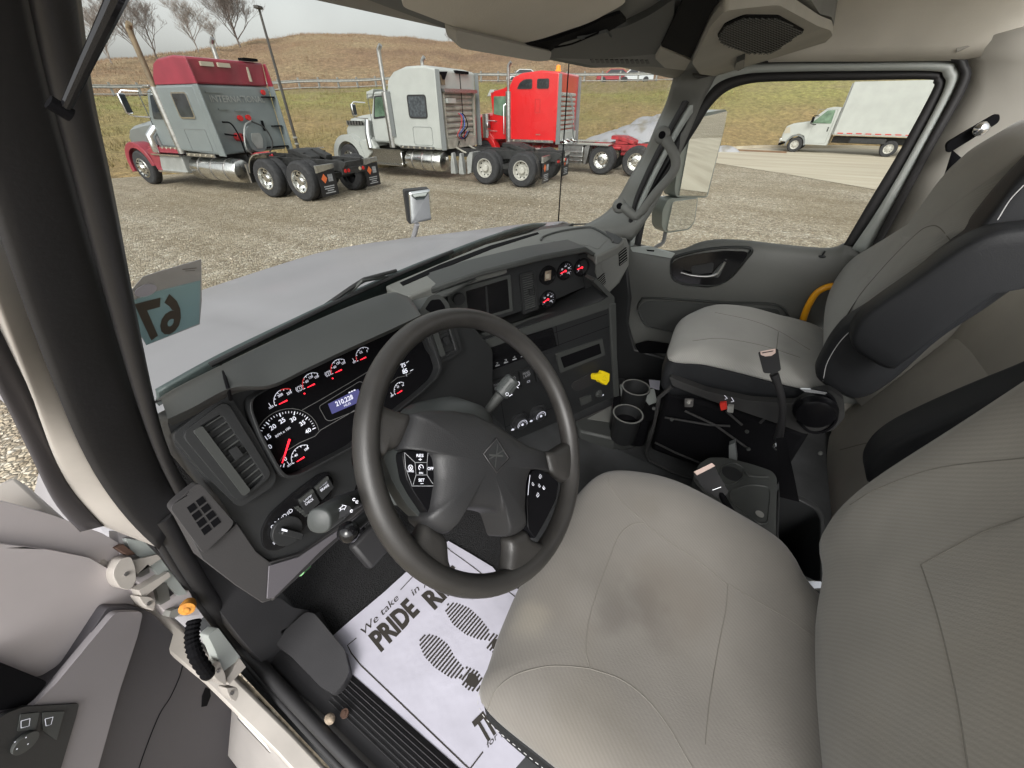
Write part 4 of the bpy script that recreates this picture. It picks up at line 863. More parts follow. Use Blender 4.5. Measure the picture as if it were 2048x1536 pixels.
# sill plate + dead pedal + trims inside
MB().loft([[(-.005, y, 1.165), (.012, y, 1.186), (.03, y, 1.184), (.10, y, 1.17)] for y in (.9, .5, .0, -.9)], closed=False).build('sill_plate', 'sill_plastic', cab, solid=.02)
rb = MB()
for k in range(7): rb.tube([(.035+.009*k, .52, 1.186-.0018*k), (.035+.009*k, -.8, 1.186-.0018*k)], .0010, 6)
rb.build('sill_ribs', 'sill_plastic', cab)
KF = Fr((.05, .80, 1.45), (.25, -.93, .28))
MB().slab(KF, rnd2(KF.P([(330, 1060), (400, 1100), (470, 1165), (528, 1200), (560, 1195), (585, 1215), (640, 1225), (560, 1262), (610, 1340), (560, 1365), (480, 1275), (400, 1170)]), .01), -.03, 0).build('kick_panel', 'sill_plastic', cab, bevel=.008, segs=3)
K2 = Fr((0, 0, 1.172), (0, 0, 1), (1, 0, 0))
MB().slab(K2, K2.P([(480, 1262), (560, 1255), (640, 1222), (665, 1275), (692, 1335), (705, 1390), (700, 1480), (640, 1480), (545, 1360)]), -.01, 0).build('floor_trim', 'sill_plastic', cab, bevel=.003)
K3 = Fr((0, 0, 1.20), (0, 0, 1), (1, 0, 0))
MB().slab(K3, rnd2(K3.P([(552, 1290), (570, 1262), (612, 1225), (630, 1228), (690, 1300), (700, 1345), (686, 1372), (668, 1388), (640, 1372), (580, 1310)]), .01), -.03, .004).build('dead_pedal', 'sill_plastic', cab, bevel=.008, segs=3)
bo = Fr(PZ(690, 1488-60, 1.195), (0, 0, 1), (1, 0, 0)); MB().disc(bo, (0, 0), .009, 0, .006).disc(bo, (0, 0), .0035, .006, .008).build('sill_bolt', 'rust_dark', cab)
q = PZ(652, 1462, 1.215); MB().box(q+V((.018, .01, .0)), (.02, .024, .022), Matrix.Rotation(.5, 3, 'X')).build('mud_clump', 'dirt', cab, bevel=.012, segs=3)
# hinge area hardware
def HX(x, y, c=-.06): return PX(x, y, c)
def hpoly(pts, c, th, name, m, bev=.004):
    a = [HX(*p, c) for p in pts]; b = [p-V((th, 0, 0)) for p in a]; return MB().poly(a, b).build(name, m, cab, bevel=bev, segs=2)
hinge = []
for (cx, cy) in ((268, 1150), (372, 1245), (448, 1330)):
    pass
def hb(x, y, d, R, name, m, bev=.006, yy=.72): 
    c = PY(x, y, yy); return MB().box(c, d, R).build(name, m, cab, bevel=bev, segs=3)
rz_ = lambda a: Matrix.Rotation(radians(a), 3, 'X')
HF = Fr((-.03, .72, 1.5), (.25, -.92, .3))
def hs_(pts, h0, h1, name, m, r=.003, bev=.003): return MB().slab(HF, rnd2(HF.P(pts, h1), r, 3), h0, h1).build(name, m, cab, bevel=bev, segs=3, smooth=50)
hs_([(236, 1062), (290, 1072), (330, 1120), (380, 1185), (400, 1230), (340, 1235), (290, 1180), (240, 1120)], -.05, -.018, 'hinge_post', 'door_white')
hs_([(250, 1076), (288, 1082), (318, 1112), (348, 1152), (376, 1188), (356, 1192), (330, 1166), (300, 1130), (262, 1102)], -.018, -.006, 'hinge_leaf', 'paint_frame')
hs_([(232, 1096), (246, 1088), (272, 1108), (258, 1112)], -.02, -.002, 'hinge_slot', 'rust_dark', 0, .001)
hs_([(226, 1142), (240, 1118), (262, 1112), (271, 1134), (273, 1162), (260, 1181), (240, 1176), (228, 1156)], -.02, .012, 'hinge_knuckle', 'cream', .006, .005)
hs_([(262, 1122), (314, 1109), (323, 1117), (275, 1149)], -.02, .004, 'hinge_strap', 'cream', .001, .002)
hs_([(275, 1140), (298, 1134), (300, 1146), (279, 1156)], -.02, -.001, 'hinge_pin', 'steel', .002, .002)
hs_([(278, 1181), (337, 1144), (342, 1152), (286, 1197)], -.02, .008, 'hinge_strap', 'cream', .001, .002)
hs_([(322, 1166), (334, 1158), (350, 1186), (340, 1194)], -.03, -.012, 'hinge_slot', 'rubber_brown', 0, .001)
hs_([(311, 1171), (334, 1163), (341, 1199), (320, 1211)], -.02, -.006, 'hinge_plate', 'trim_grey', .002, .002)
hs_([(277, 1193), (300, 1193), (312, 1202), (308, 1223), (292, 1214)], -.02, .012, 'hinge_knuckle', 'cream', .005, .005)
hs_([(342, 1222), (358, 1216), (366, 1224), (350, 1236), (338, 1234)], -.02, .002, 'wiring_clip', 'galv', .001, .001)
hs_([(416, 1272), (436, 1255), (482, 1316), (446, 1344), (430, 1300)], -.03, .0, 'hinge_leaf', 'paint_frame', .003, .003)
hs_([(420, 1330), (439, 1321), (451, 1350), (453, 1373), (431, 1358)], -.02, .010, 'hinge_knuckle', 'cream', .006, .005)
hs_([(454, 1357), (480, 1317), (492, 1334), (458, 1370)], -.02, .006, 'hinge_strap', 'cream', .001, .002)
hs_([(452, 1376), (474, 1374), (478, 1388), (472, 1404), (460, 1396)], -.02, .008, 'hinge_knuckle', 'cream', .005, .004)
for x, y in ((252, 1148), (297, 1207), (436, 1342), (464, 1386)): q = HF.px(x, y, .012); MB().disc(HF, q, .0035, .010, .0145, 8).build('hinge_bolt', 'steel', cab)
c = PY(376, 1212, .70); MB().lathe(c, (-.5, -.8, .3), [(.010, -.01), (.013, 0), (.013, .008), (.006, .01), (.005, .012)], 16).build('rusty_bolt', 'rust', cab)
cc = [PY(388, 1240, .70), PY(384, 1275, .68), PY(392, 1310, .66), PY(418, 1350, .66)]; cc = catmull(cc, 8)
bt = MB(); bt.tube(cc, [.0105+.0022*(k % 2) for k in range(len(cc))], 14); bt.build('wiring_boot', 'black', cab, smooth=20)
MB().tube([PX(x, y, -.075) for x, y in ((484, 1348), (540, 1404), (615, 1490))], .004, 8, smooth=3).build('sill_groove', 'steel', cab)
# ---- right front pillar
RA = [(1352, 132), (1343, 168), (1332, 205), (1312, 250), (1290, 302), (1262, 350), (1232, 402), (1205, 430), (1165, 452)]
RB = [(1445, 132), (1428, 165), (1405, 205), (1382, 258), (1358, 312), (1334, 365), (1306, 418), (1290, 445), (1266, 482)]
def yr(y): return interp([(120, .36), (168, .37), (250, .44), (350, .52), (430, .59), (480, .64)], y)
def strip4(A, B, name, m, bulge, thick, sh=0, xx=None):
    A = catmull([V((*p, 0)) for p in A], 5); B = catmull([V((*p, 0)) for p in B], 5); rows = []
    for i in range(31):
        def at(L, t): i_ = t*(len(L)-1); k = min(int(i_), len(L)-2); return L[k].lerp(L[k+1], i_-k)
        a, b = at(A, i/30), at(B, i/30); pa = PY(a.x, a.y, yr(a.y)); pb = PX(b.x, b.y, 1.77) if xx is None else PX(b.x, b.y, xx)
        d = (EYE-(pa+pb)/2).normalized(); rows.append([pa.lerp(pb, k/8)+d*(bulge*(1-(k/4-1)**2)**.5+sh) for k in range(9)])
    return MB().grid(rows).build(name, m, cab, solid=thick, smooth=60)
strip4(RA, RB, 'pillar_cover', 'trim_grey', .022, .006)
# windshield glass, bent back to meet the right pillar
rag = catmull([V((*p, 0)) for p in [(x+14, y) for x, y in RA]], 5); rows = []
for i in range(0, len(rag), 2):
    p = rag[i]; q = PY(p.x, p.y, yr(p.y)); yy = .37+(2.39-q.z)*.841; rows.append([V((.03, yy, q.z)), V((.6, yy+.012, q.z)), V((1.2, yy+.012, q.z)), V((1.5, yy, q.z)), V((min(1.62, q.x-.02), yy*.7+q.y*.3, q.z)), q])
for dz in (.06, .14): l = rows[-1] if dz < .1 else l0; l0 = rows[-1] if dz < .1 else l0; rows.append([p+V((0, dz*.8, -dz)) for p in l0])
MB().grid(rows).build('windshield', 'windshield_glass', cab, smooth=180)
gh = MB(); pts = [(1325, 270, 1.62), (1338, 290, 1.60), (1351, 318, 1.60), (1346, 345, 1.6), (1312, 385, 1.6), (1278, 428, 1.6), (1266, 430, 1.6), (1252, 418, 1.6), (1240, 410, 1.62)]
gh.tube([PX(*p) for p in pts], [.02, .016, .0155, .0155, .0155, .0155, .016, .017, .02], 14, smooth=5); gho = gh.build('grab_handle', 'trim_grey', cab, smooth=60)
for x, y in ((1324, 270), (1239, 412)):
    c = PX(x, y, 1.605); d = (EYE-c).normalized(); MB().lathe(c-d*.02, d, [(.026, 0), (.027, .025), (.02, .034), (.001, .035)], 20).build('grab_mount', 'trim_grey', gho, smooth=60)
    MB().lathe(c+d*.008, d, [(.011, 0), (.0115, .009), (.001, .0095)], 16).build('screw_cap', 'black', gho)
MB().tube([PX(*p) for p in ((1346, 312, 1.66), (1306, 378, 1.66), (1268, 436, 1.66))], .005, 8).build('pillar_groove', 'black', cab)
# ---- passenger side body frame around the window
def rib(fr, A, B, name, m, h=0, thick=.02, par=cab, n=6, h2=None, closed=False, bev=0):
    A = catmull([V((*p, 0)) for p in A], n, closed); B = catmull([V((*p, 0)) for p in B], n, closed); N_ = max(len(A), len(B)); rows = [[], [], []]
    def at(L, t): i_ = t*(len(L)-1); k = min(int(i_), len(L)-2); return L[k].lerp(L[k+1], i_-k)
    for i in range(N_):
        a, b = at(A, i/(N_-1)), at(B, i/(N_-1)); pa = fr.p(*fr.px(a.x, a.y, h), h); pb = fr.p(*fr.px(b.x, b.y, h if h2 is None else h2), h if h2 is None else h2)
        rows[0].append(pa); rows[1].append((pa+pb)/2+fr.n*.004); rows[2].append(pb)
    return MB().grid(rows).build(name, m, par, solid=thick, smooth=50, bevel=bev)
# ---- passenger door
pd = thing('passenger_door', 'closed grey passenger door with large window and twin mirrors outside', 'truck door', (1.78, .1, 1.3))
g_in = [(1281, 492), (1292, 440), (1312, 390), (1350, 325), (1395, 255), (1420, 215), (1452, 184), (1495, 168), (1560, 163), (1700, 161), (1850, 159), (1866, 166), (1862, 185), (1800, 300), (1740, 400), (1686, 492)]
g_out = [(1268, 492), (1281, 425), (1303, 372), (1340, 300), (1372, 245), (1405, 200), (1436, 166), (1485, 149), (1555, 144), (1700, 142), (1862, 142), (1886, 152), (1885, 185), (1815, 318), (1755, 420), (1703, 498)]
w_out = [(1256, 492), (1272, 415), (1296, 358), (1328, 295), (1362, 232), (1392, 185), (1428, 147), (1485, 131), (1560, 126), (1700, 125), (1885, 123), (1915, 136), (1914, 170), (1845, 300), (1775, 430), (1735, 508)]
s_out = [(1246, 492), (1266, 405), (1288, 350), (1320, 285), (1354, 222), (1380, 178), (1418, 138), (1480, 121), (1560, 116), (1700, 115), (1905, 113), (1938, 130), (1936, 172), (1865, 300), (1795, 430), (1750, 508)]
rib(DR, g_out, g_in, 'window_seal', 'rubber', .004, .03, pd); rib(DR, w_out, g_out, 'door_frame', 'paint_frame', .012, .02, pd); 
rib(DR, s_out, w_out, 'body_seal', 'rubber', .02, .02, cab)
g = MB(); g.f([g.v(DR.p(*q, -.02)) for q in rnd2(DR.P([(1268, 505), (1268, 420), (1395, 185), (1480, 145), (1880, 140), (1890, 200), (1705, 508)]), .02)]); g.build('side_glass', 'side_glass', pd, smooth=None)
top = [(1238, 500), (1262, 486), (1281, 491), (1310, 499), (1342, 504), (1368, 500), (1400, 487), (1440, 481), (1500, 484), (1560, 491), (1640, 498), (1672, 496), (1690, 488), (1712, 496), (1722, 512)]
m = MB(); T = catmull([V((*p, 0)) for p in top], 4); rows = []
def dpx(x, y, h): return DR.p(*DR.px(x, y, h), h)
for k, (dy, h) in enumerate(((-3, -.03), (0, -.0), (6, .015), (22, .03), (52, .03), (88, .026), (94, .014), (150, .012), (230, .02), (300, .03))):
    rows.append([dpx(p.x-(dy*.05), p.y+dy, h) if dy < 60 else dpx(p.x, 520+dy-22+(p.x-1240)*.02, h) for p in T])
mat('door_grey', (.115, .118, .11), .55, bump=.2, bscale=600, bdist=.0006, var=.06, vscale=5); m.grid(rows); dp = m.build('door_panel', 'door_grey', pd, smooth=50)
MB().slab(DR, rnd2(DR.P([(1264, 492), (1300, 490), (1352, 505), (1345, 513), (1268, 500)]), .004), .012, .026).build('sail_trim', 'paint_frame', pd, bevel=.003)
hr = [(1343, 545), (1345, 522), (1362, 512), (1400, 503), (1450, 497), (1500, 499), (1488, 520), (1466, 548), (1446, 564), (1422, 570), (1370, 566), (1350, 558)]
rc = MB().slab(DR, rnd2(DR.P(hr), .02), .028, .0335).build('handle_recess', 'gloss_black', pd, bevel=.002)
ho = [(x+(x-1420)*.035, y+(y-533)*.09) for x, y in hr]
rib(DR, ho, hr, 'recess_rim', 'dash_grey', .034, .01, pd, closed=True)
MB().tube([dpx(x, y, .05) for x, y in ((1362, 545), (1385, 551), (1415, 553), (1432, 549), (1440, 540), (1450, 524))], [.004, .006, .0065, .0065, .006, .005], 10, smooth=4).build('door_handle', 'chrome_dull', rc, smooth=60)
MB().slab(DR, rnd2(DR.P([(1424, 545), (1446, 520), (1454, 522), (1440, 548)]), .005), .034, .05).build('lock_lever', 'dash_grey', rc, bevel=.003)
MB().slab(DR, rnd2(DR.P([(1385, 528), (1430, 520), (1428, 540), (1388, 545)]), .01), .034, .037).build('speaker', 'dash_dark', rc)
pk = [(1278, 620), (1284, 604), (1305, 598), (1450, 607), (1560, 615), (1560, 670), (1400, 668), (1310, 655), (1290, 645)]
rib(DR, [(x+(x-1400)*.03, y+(y-635)*.12) for x, y in pk], pk, 'pocket_rim', 'dash_grey', .022, .01, pd, closed=True)
MB().slab(DR, rnd2(DR.P(pk), .02), .014, .019).build('pocket_panel', 'dash_grey', pd)
MB().slab(DR, DR.P([(1215, 560), (1260, 520), (1268, 590), (1262, 640), (1275, 690), (1330, 705), (1500, 710), (1500, 900), (1200, 900)]), .03, .05).build('lower_panel', 'dash_dark', pd, bevel=.01)
MB().slab(DR, rnd2(DR.P([(1275, 680), (1300, 673), (1350, 680), (1345, 697), (1285, 697)]), .01), .045, .053).build('lower_cubby', 'black', pd)
for x, y in ((1645, 511),):
    c = dpx(x, y, .02); MB().lathe(c, (-.3, 0, 1), [(.012, -.003), (.012, .001), (.003, .002), (.003, .014), (.004, .018), (.001, .019)], 12).build('lock_pin', 'dash_dark', pd)
MB().slab(DR, DR.P([(1296, 496), (1312, 497), (1311, 500), (1298, 499)]), .026, .028).build('sail_badge', 'black', pd)
# outside mirrors
MF = Fr(PX(1400, 300, 2.02), (-.55, -.835, 0))
def mpoly(pts, h0, h1, name, m, par, r=.01, bev=.004): return MB().slab(MF, rnd2(MF.P(pts), r), h0, h1).build(name, m, par, bevel=bev, segs=3)
mr = mpoly([(1372, 232), (1457, 218), (1452, 250), (1416, 396), (1354, 395), (1350, 380)], -.075, -.004, 'mirror', 'paint_frame', pd, .02, .015)
mpoly([(1386, 238), (1455, 222), (1449, 252), (1413, 392), (1358, 391)], -.003, .001, 'mirror_glass', 'mirror', mr, .008, .001)
mpoly([(1338, 398), (1396, 393), (1397, 402), (1391, 445), (1380, 460), (1334, 467), (1325, 455), (1326, 420)], -.07, -.004, 'mirror', 'paint_frame', pd, .02, .015)
mc_ = mpoly([(1346, 403), (1394, 397), (1388, 443), (1376, 457), (1336, 463), (1334, 458)], -.003, .001, 'mirror_glass', 'mirror', pd, .01, .001)
MB().tube([PX(1331, 462, 2.02), PX(1326, 485, 2.0), PX(1312, 494, 1.95), PX(1300, 510, 1.86)], .009, 8, smooth=3).build('mirror_arm', 'paint_white', pd)
MB().tube([PX(1352, 250, 2.04), PX(1340, 300, 2.04), PX(1344, 396, 2.04)], .012, 8, smooth=3).build('mirror_arm', 'paint_frame', pd)
# ---- side trim behind the passenger door, belt anchor
rows = []
for (x, y, c), (x2, y2, c2) in zip([(1880, 95, 1.79), (1918, 120, 1.79), (1915, 180, 1.79), (1850, 300, 1.79), (1775, 430, 1.79), (1710, 540, 1.79), (1630, 700, 1.79)], [(2120, 40, 1.70), (2150, 130, 1.7), (2150, 250, 1.7), (2100, 400, 1.7), (2000, 600, 1.7), (1950, 700, 1.7), (1800, 900, 1.7)]):
    a, b = PX(x, y, c), PX(x2, y2, c2); rows.append([a.lerp(b, k/4)+V((-.015*sin(pi*k/4), 0, 0)) for k in range(5)])
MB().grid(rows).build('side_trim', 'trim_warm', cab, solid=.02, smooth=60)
MB().tube([PX(x, y, 1.745) for x, y in ((1912, 100), (1950, 85), (1990, 70), (2080, 60))], .006, 8, smooth=3).build('trim_bead', 'trim_warm', cab)
sb = thing('seat_belt', 'black shoulder belt and anchor on the side trim behind the passenger seat', 'seat belt', PX(1950, 270, 1.69))
MB().slab(Fr(PX(1950, 270, 1.69), (-1, 0, 0)), rnd2([(-.035, -.045), (.03, .03), (.018, .05), (-.05, -.02)], .01), -.01, .010).build('belt_guide', 'black', sb, bevel=.004)
c = PX(1962, 258, 1.665); MB().lathe(c, (-1, -.3, .2), [(.017, 0), (.016, .006), (.008, .012), (.001, .013)], 16).build('anchor_bolt', 'chrome', sb, smooth=60)
MB().grid([[PX(1905, 300, 1.67), PX(1940, 330, 1.67)], [PX(1880, 380, 1.66), PX(1915, 400, 1.66)], [PX(1800, 520, 1.64), PX(1840, 540, 1.64)]]).build('belt_webbing', 'black', sb, solid=.003)
# ---- roof lining: side slope above the door, ceiling
L0 = [PX(x, y, 1.775) for x, y in ((1360, 145), (1430, 122), (1500, 117), (1600, 115), (1750, 114), (1915, 112), (2100, 80))]
rows = [L0, [p+V((-.02, 0, .03)) for p in L0], [p+V((-.05, 0, .10)) for p in L0], [p+V((-.12, 0, .17)) for p in L0], [p+V((-.4, 0, .21)) for p in L0], [p+V((-1.0, 0, .22)) for p in L0], [V((.2, p.y, 2.6)) for p in L0], [V((.0, p.y, 2.55)) for p in L0]]
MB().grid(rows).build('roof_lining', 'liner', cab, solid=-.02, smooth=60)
# header above the windshield
hd_ = [(-.02, 2.40), (-.0, 2.375), (.0, 2.375)]
HDR = [[V((x, y, z)) for x in (.08, .3, .6, 1.0, 1.4, 1.7)] for y, z in ((.40, 2.40), (.385, 2.394), (.37, 2.391), (.35, 2.395), (.32, 2.42), (.28, 2.45), (.2, 2.52), (.1, 2.6))]
MB().grid(HDR).build('windshield_header', 'trim_warm', cab, solid=.004, smooth=60)
# ---- overhead console (its own plane, just above eye level)
oc = thing('overhead_console', 'grey overhead console with torn pocket, black slots and a net, above the windshield', 'overhead console', (1.0, .2, 2.45))
def oh(pts, h0, h1, name, m, par=oc, bev=.006, r=.012): return MB().slab(OHF, rnd2(OHF.P(pts, 0), r) if r else OHF.P(pts, 0), h0, h1).build(name, m, par, bevel=bev, segs=3, smooth=50)
oh([(655, -30), (905, 62), (960, 75), (1090, 118), (1180, 136), (1300, 133), (1380, 142), (1440, 143), (1500, 136), (1575, 124), (1640, 82), (1668, 52), (1664, 34), (1640, 28), (1610, -20), (1600, -60), (700, -120)], -.06, 0, 'console_shell', 'trim_grey', r=.02, bev=.012)
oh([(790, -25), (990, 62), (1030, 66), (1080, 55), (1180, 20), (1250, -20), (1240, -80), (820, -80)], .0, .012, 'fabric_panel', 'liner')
oh([(1025, 64), (1050, 62), (1110, 50), (1160, 30), (1200, 10), (1238, -4), (1252, 14), (1210, 40), (1160, 48), (1120, 60), (1095, 80), (1065, 72), (1045, 78)], .011, .0145, 'torn_opening', 'black', bev=0, r=.004)
oh([(1150, 45), (1175, 42), (1212, 30), (1222, 44), (1200, 60), (1188, 48)], .0145, .018, 'torn_flap', 'dash_grey', bev=.001, r=.003)
MB().tube([OHF.p(*OHF.px(x, y), .018) for x, y in ((1105, 62), (1140, 55), (1170, 42), (1195, 30))], .0012, 6, smooth=3).build('loose_cord', 'black', oc)
oh([(1040, 92), (1120, 60), (1250, 40), (1300, 15), (1350, -20), (1345, 60), (1315, 98), (1200, 108), (1090, 104)], .0, .008, 'console_shelf', 'dash_grey')
oh([(1322, 76), (1356, 0), (1372, -40), (1448, -40), (1420, 10), (1382, 104)], .008, .012, 'deep_pocket', 'black', r=.004, bev=0)
oh([(1310, 100), (1322, 78), (1382, 106), (1370, 128), (1330, 122)], .004, .014, 'pocket_sill', 'console_warm')
oh([(1385, 104), (1420, 20), (1450, -20), (1560, -30), (1640, 26), (1664, 36), (1668, 50), (1640, 80), (1570, 122), (1500, 134), (1440, 138), (1400, 130)], .004, .022, 'net_frame', 'console_warm', r=.02, bev=.01)
oh([(1436, 36), (1452, 8), (1490, -10), (1560, -6), (1612, 32), (1590, 50), (1560, 74), (1540, 84), (1500, 82), (1446, 56)], .022, .024, 'net_pocket', 'black', r=.01, bev=0)
nt_ = MB()
def netpt(a, b): 
    x = 1440+(1610-1440)*a; y = -5+90*b+20*a*0; return x, y
def innet(x, y):
    P = [(1436, 36), (1452, 8), (1490, -10), (1560, -6), (1612, 32), (1590, 50), (1560, 74), (1540, 84), (1500, 82), (1446, 56)]; c = False
    for i in range(len(P)):
        x1, y1 = P[i]; x2, y2 = P[i-1]
        if (y1 > y) != (y2 > y) and x < (x2-x1)*(y-y1)/(y2-y1)+x1: c = not c
    return c
for k in range(-30, 60):
    for s_ in (1, -1):
        seg = []
        for j in range(60):
            x = 1430+j*3.2; y = (k*6.0)+s_*(x-1430)*.55
            if innet(x, y): seg.append(OHF.p(*OHF.px(x, y), .0265))
            elif len(seg) > 1: nt_.tube([seg[0], seg[-1]], .0009, 4); seg = []
            else: seg = []
        if len(seg) > 1: nt_.tube([seg[0], seg[-1]], .0009, 4)
nt_.build('net_mesh', 'dash_grey', oc, smooth=None)
oh([(1475, 92), (1492, 84), (1490, 108), (1478, 114), (1470, 110)], .022, .034, 'latch', 'dash_grey', bev=.003, r=.003)
oh([(1385, 134), (1440, 140), (1500, 118), (1515, 124), (1440, 146), (1400, 146)], .014, .02, 'courtesy_lamp', 'dash_dark', r=.003, bev=.002)
sl = MB()
for k in range(12): x = 1180+k*10; sl.slab(OHF, OHF.P([(x, 118+k*.2), (x+6, 117+k*.2), (x+9, 124+k*.2), (x+3, 125+k*.2)]), 0, .0012)
sl.build('speaker_slots', 'dash_dark', oc)
# sun visor hanging by the windshield
SVF = Fr((0, .345, 2.36), (0, -.85, -.53))
sv = MB().slab(SVF, rnd2(SVF.P([(905, 55), (1100, 100), (1095, 118), (1068, 119), (915, 92), (908, 80)]), .01), -.012, .004).build('sun_visor', 'trim_warm', bevel=.004, segs=3); tag(sv, 'grey-brown sun visor edge hanging below the windshield header', 'sun visor')
# =================================================================== HOOD, WIPERS, DASH
hd_t = cab
rows = []
def yend(x): return 1.88-.60*max(0, x-1.12)**1.5-.25*max(0, .45-x)**1.5
for j in range(29):
    q = j/28; row = []
    for i in range(41):
        s_ = -1+2*i/40; x = .97+(1.05 if s_ > 0 else .96)*s_; ye = yend(x); y = .80+(ye-.80)*min(1, q*1.04)
        z = 1.865-.115*q-.05*q*q-.03*s_*s_-.5*max(0, abs(s_)-.86)**1.3*1.6
        z -= .012*exp(-((abs(s_)-.5)/.04)**2)*(1-q)
        if j >= 25: z -= (.008, .035, .10, .30)[j-25]
        row.append((x, y, z))
    rows.append(row)
MB().grid(rows).build('hood', 'paint_white', cab, solid=.01, smooth=60)
# fender at far left below the pillar
MB().loft([[(-.14+.03*sin(a), 1.65+.50*cos(a), .76+.50*sin(a)) for a in [pi*k/14 for k in range(15)]]]+[[(-.04, 1.65+.54*cos(a), .78+.58*sin(a)) for a in [pi*k/14 for k in range(15)]], [(.2, 1.65+.56*cos(a), .80+.62*sin(a)) for a in [pi*k/14 for k in range(15)]]], closed=False).build('fender', 'paint_white', cab, solid=.02)
hm = thing('hood_mirror', 'small square chrome hood mirror on a post, seen against the gravel', 'mirror', PX(828, 478, 1.6))
HMc = PX(838, 412, 1.66); HMF = Fr(HMc, (-.55, -.82, -.06))
def hmp(pts, h0, h1, name, m, par, r=.01, bev=.003): return MB().slab(HMF, rnd2(HMF.P(pts), r), h0, h1).build(name, m, par, bevel=bev, segs=3)
sh = hmp([(809, 382), (860, 377), (864, 440), (818, 449)], -.05, -.004, 'mirror_shell', 'rubber', hm, .012, .01)
MB().loft([[HMF.p(*(V(HMF.px(840.5, 412))+(V(q)-V(HMF.px(840.5, 412)))*s_), hh) for q in rnd2(HMF.P([(817, 384), (860, 378), (864, 438), (822, 448)]), .01)] for s_, hh in ((1, -.004), (1, 0), (.8, .004), (.55, .0075), (.3, .0095), (.05, .0105))]).build('mirror_glass', 'mirror', hm, smooth=180)
MB().tube([HMc+V((-.012, .02, -.09)), PX(826, 478, 1.66), PX(832, 500, 1.66)], .014, 10).build('mirror_post', 'paint_white', hm)
# cowl and wipers lie along the glass foot
mat('cowl', (.07, .09, .09), .5, var=.12, vscale=10)
cw = MB(); A_ = [(318, 786), (440, 718), (600, 640), (780, 556), (930, 495), (1010, 466), (1065, 450), (1110, 449)]; B_ = [(318, 812), (450, 745), (600, 668), (780, 590), (930, 525), (1010, 490), (1080, 465), (1120, 458)]
cow = rib(WS, A_, B_, 'cowl', 'cowl', -.02, .01)
def wsp(x, y, h): return WS.p(*WS.px(x, y, h), h)
wp = thing('wiper', 'long black wiper arm and blade lying along the bottom of the windshield, driver side', 'wiper', wsp(600, 655, -.02), group=None)
MB().tube([wsp(x, y, -.03) for x, y in ((600, 650), (618, 634), (650, 612), (700, 577), (728, 560), (792, 541))], [.008, .006, .005, .005, .006, .004], 8).build('arm', 'rubber', wp)
MB().tube([wsp(x, y, -.018) for x, y in ((420, 730), (500, 690), (600, 640), (700, 592), (800, 548), (905, 503))], .0055, 8, smooth=3).build('blade', 'rubber', wp)
MB().tube([wsp(x, y, -.026) for x, y in ((690, 596), (724, 562), (758, 556), (800, 552))], .004, 8).build('yoke', 'dash_grey', wp)
wp = thing('wiper', 'shorter wiper folded at the right end of the windshield foot near the dash tray', 'wiper', wsp(1010, 470, -.02))
MB().tube([wsp(x, y, -.03) for x, y in ((975, 484), (1000, 468), (1025, 460), (1065, 456), (1090, 452))], .006, 8, smooth=3).build('arm', 'rubber', wp)
MB().tube([wsp(x, y, -.018) for x, y in ((905, 512), (970, 487), (1030, 465), (1100, 452), (1190, 447))], .0055, 8, smooth=3).build('blade', 'rubber', wp)
# antenna: thin vertical whip beyond the glass
a0 = V(PX(1116, 452, 2.0)); at_ = PX(1137, 105, 2.02)
an = MB().tube([a0+V((0, 0, -.05)), V((a0.x, a0.y, 3.0))], [.004, .0022], 6).build('antenna', 'black'); tag(an, 'thin black whip antenna standing in front of the red truck', 'antenna')
# parking number sticker on the glass
st = thing('number_sticker', 'blue and grey tag reading 67 backwards, stuck inside the windshield by the pillar', 'sticker', wsp(340, 600, .004))
filmlike('sticker_blue', (.66, .84, .87), .65); filmlike('sticker_grey', (.6, .6, .61), .5); mat('sticker_ink', (.09, .075, .06), .6)
WS4 = Fr(WS.p(0, 0, .004), WS.n, WS.u)
MB().slab(WS4, WS4.P([(240, 606), (285, 553), (318, 542), (402, 518), (403, 600), (399, 648), (292, 690), (268, 650)]), 0, .0006).build('card', 'sticker_grey', st)
MB().slab(WS4, WS4.P([(250, 606), (308, 583), (399, 560), (397, 645), (292, 688), (266, 645)]), .0007, .0012).build('blue_field', 'sticker_blue', st)
c = WS4.px(290, 579); MB().disc(WS4, c, .0105, .0013, .0018, 20).build('hole', 'paper', st)
o6 = textpx('67', WS4, (360, 658), (272, 686), (361, 587), 'sticker_ink', st, h=.0016, bold=.035, name='digits')
MB().line(WS4, WS4.P([(363, 537), (392, 534)]), .001, .0015).line(WS4, WS4.P([(368, 540), (388, 539)]), .0008, .0015).build('print', 'sticker_ink', st)
# ------------------------------------------------------------------ dashboard
db = thing('dashboard', 'dark grey dashboard with gauge cluster, vents, centre stack and switches', 'dashboard', (.8, .6, 1.7))
def cl(pts, h0, h1, name, m, par=db, r=0, bev=.003, fr=CLF, hp=None, segs=3):
    P = fr.P(pts, h1 if hp is None else hp); return MB().slab(fr, rnd2(P, r) if r else P, h0, h1).build(name, m, par, bevel=bev, segs=segs, smooth=50)
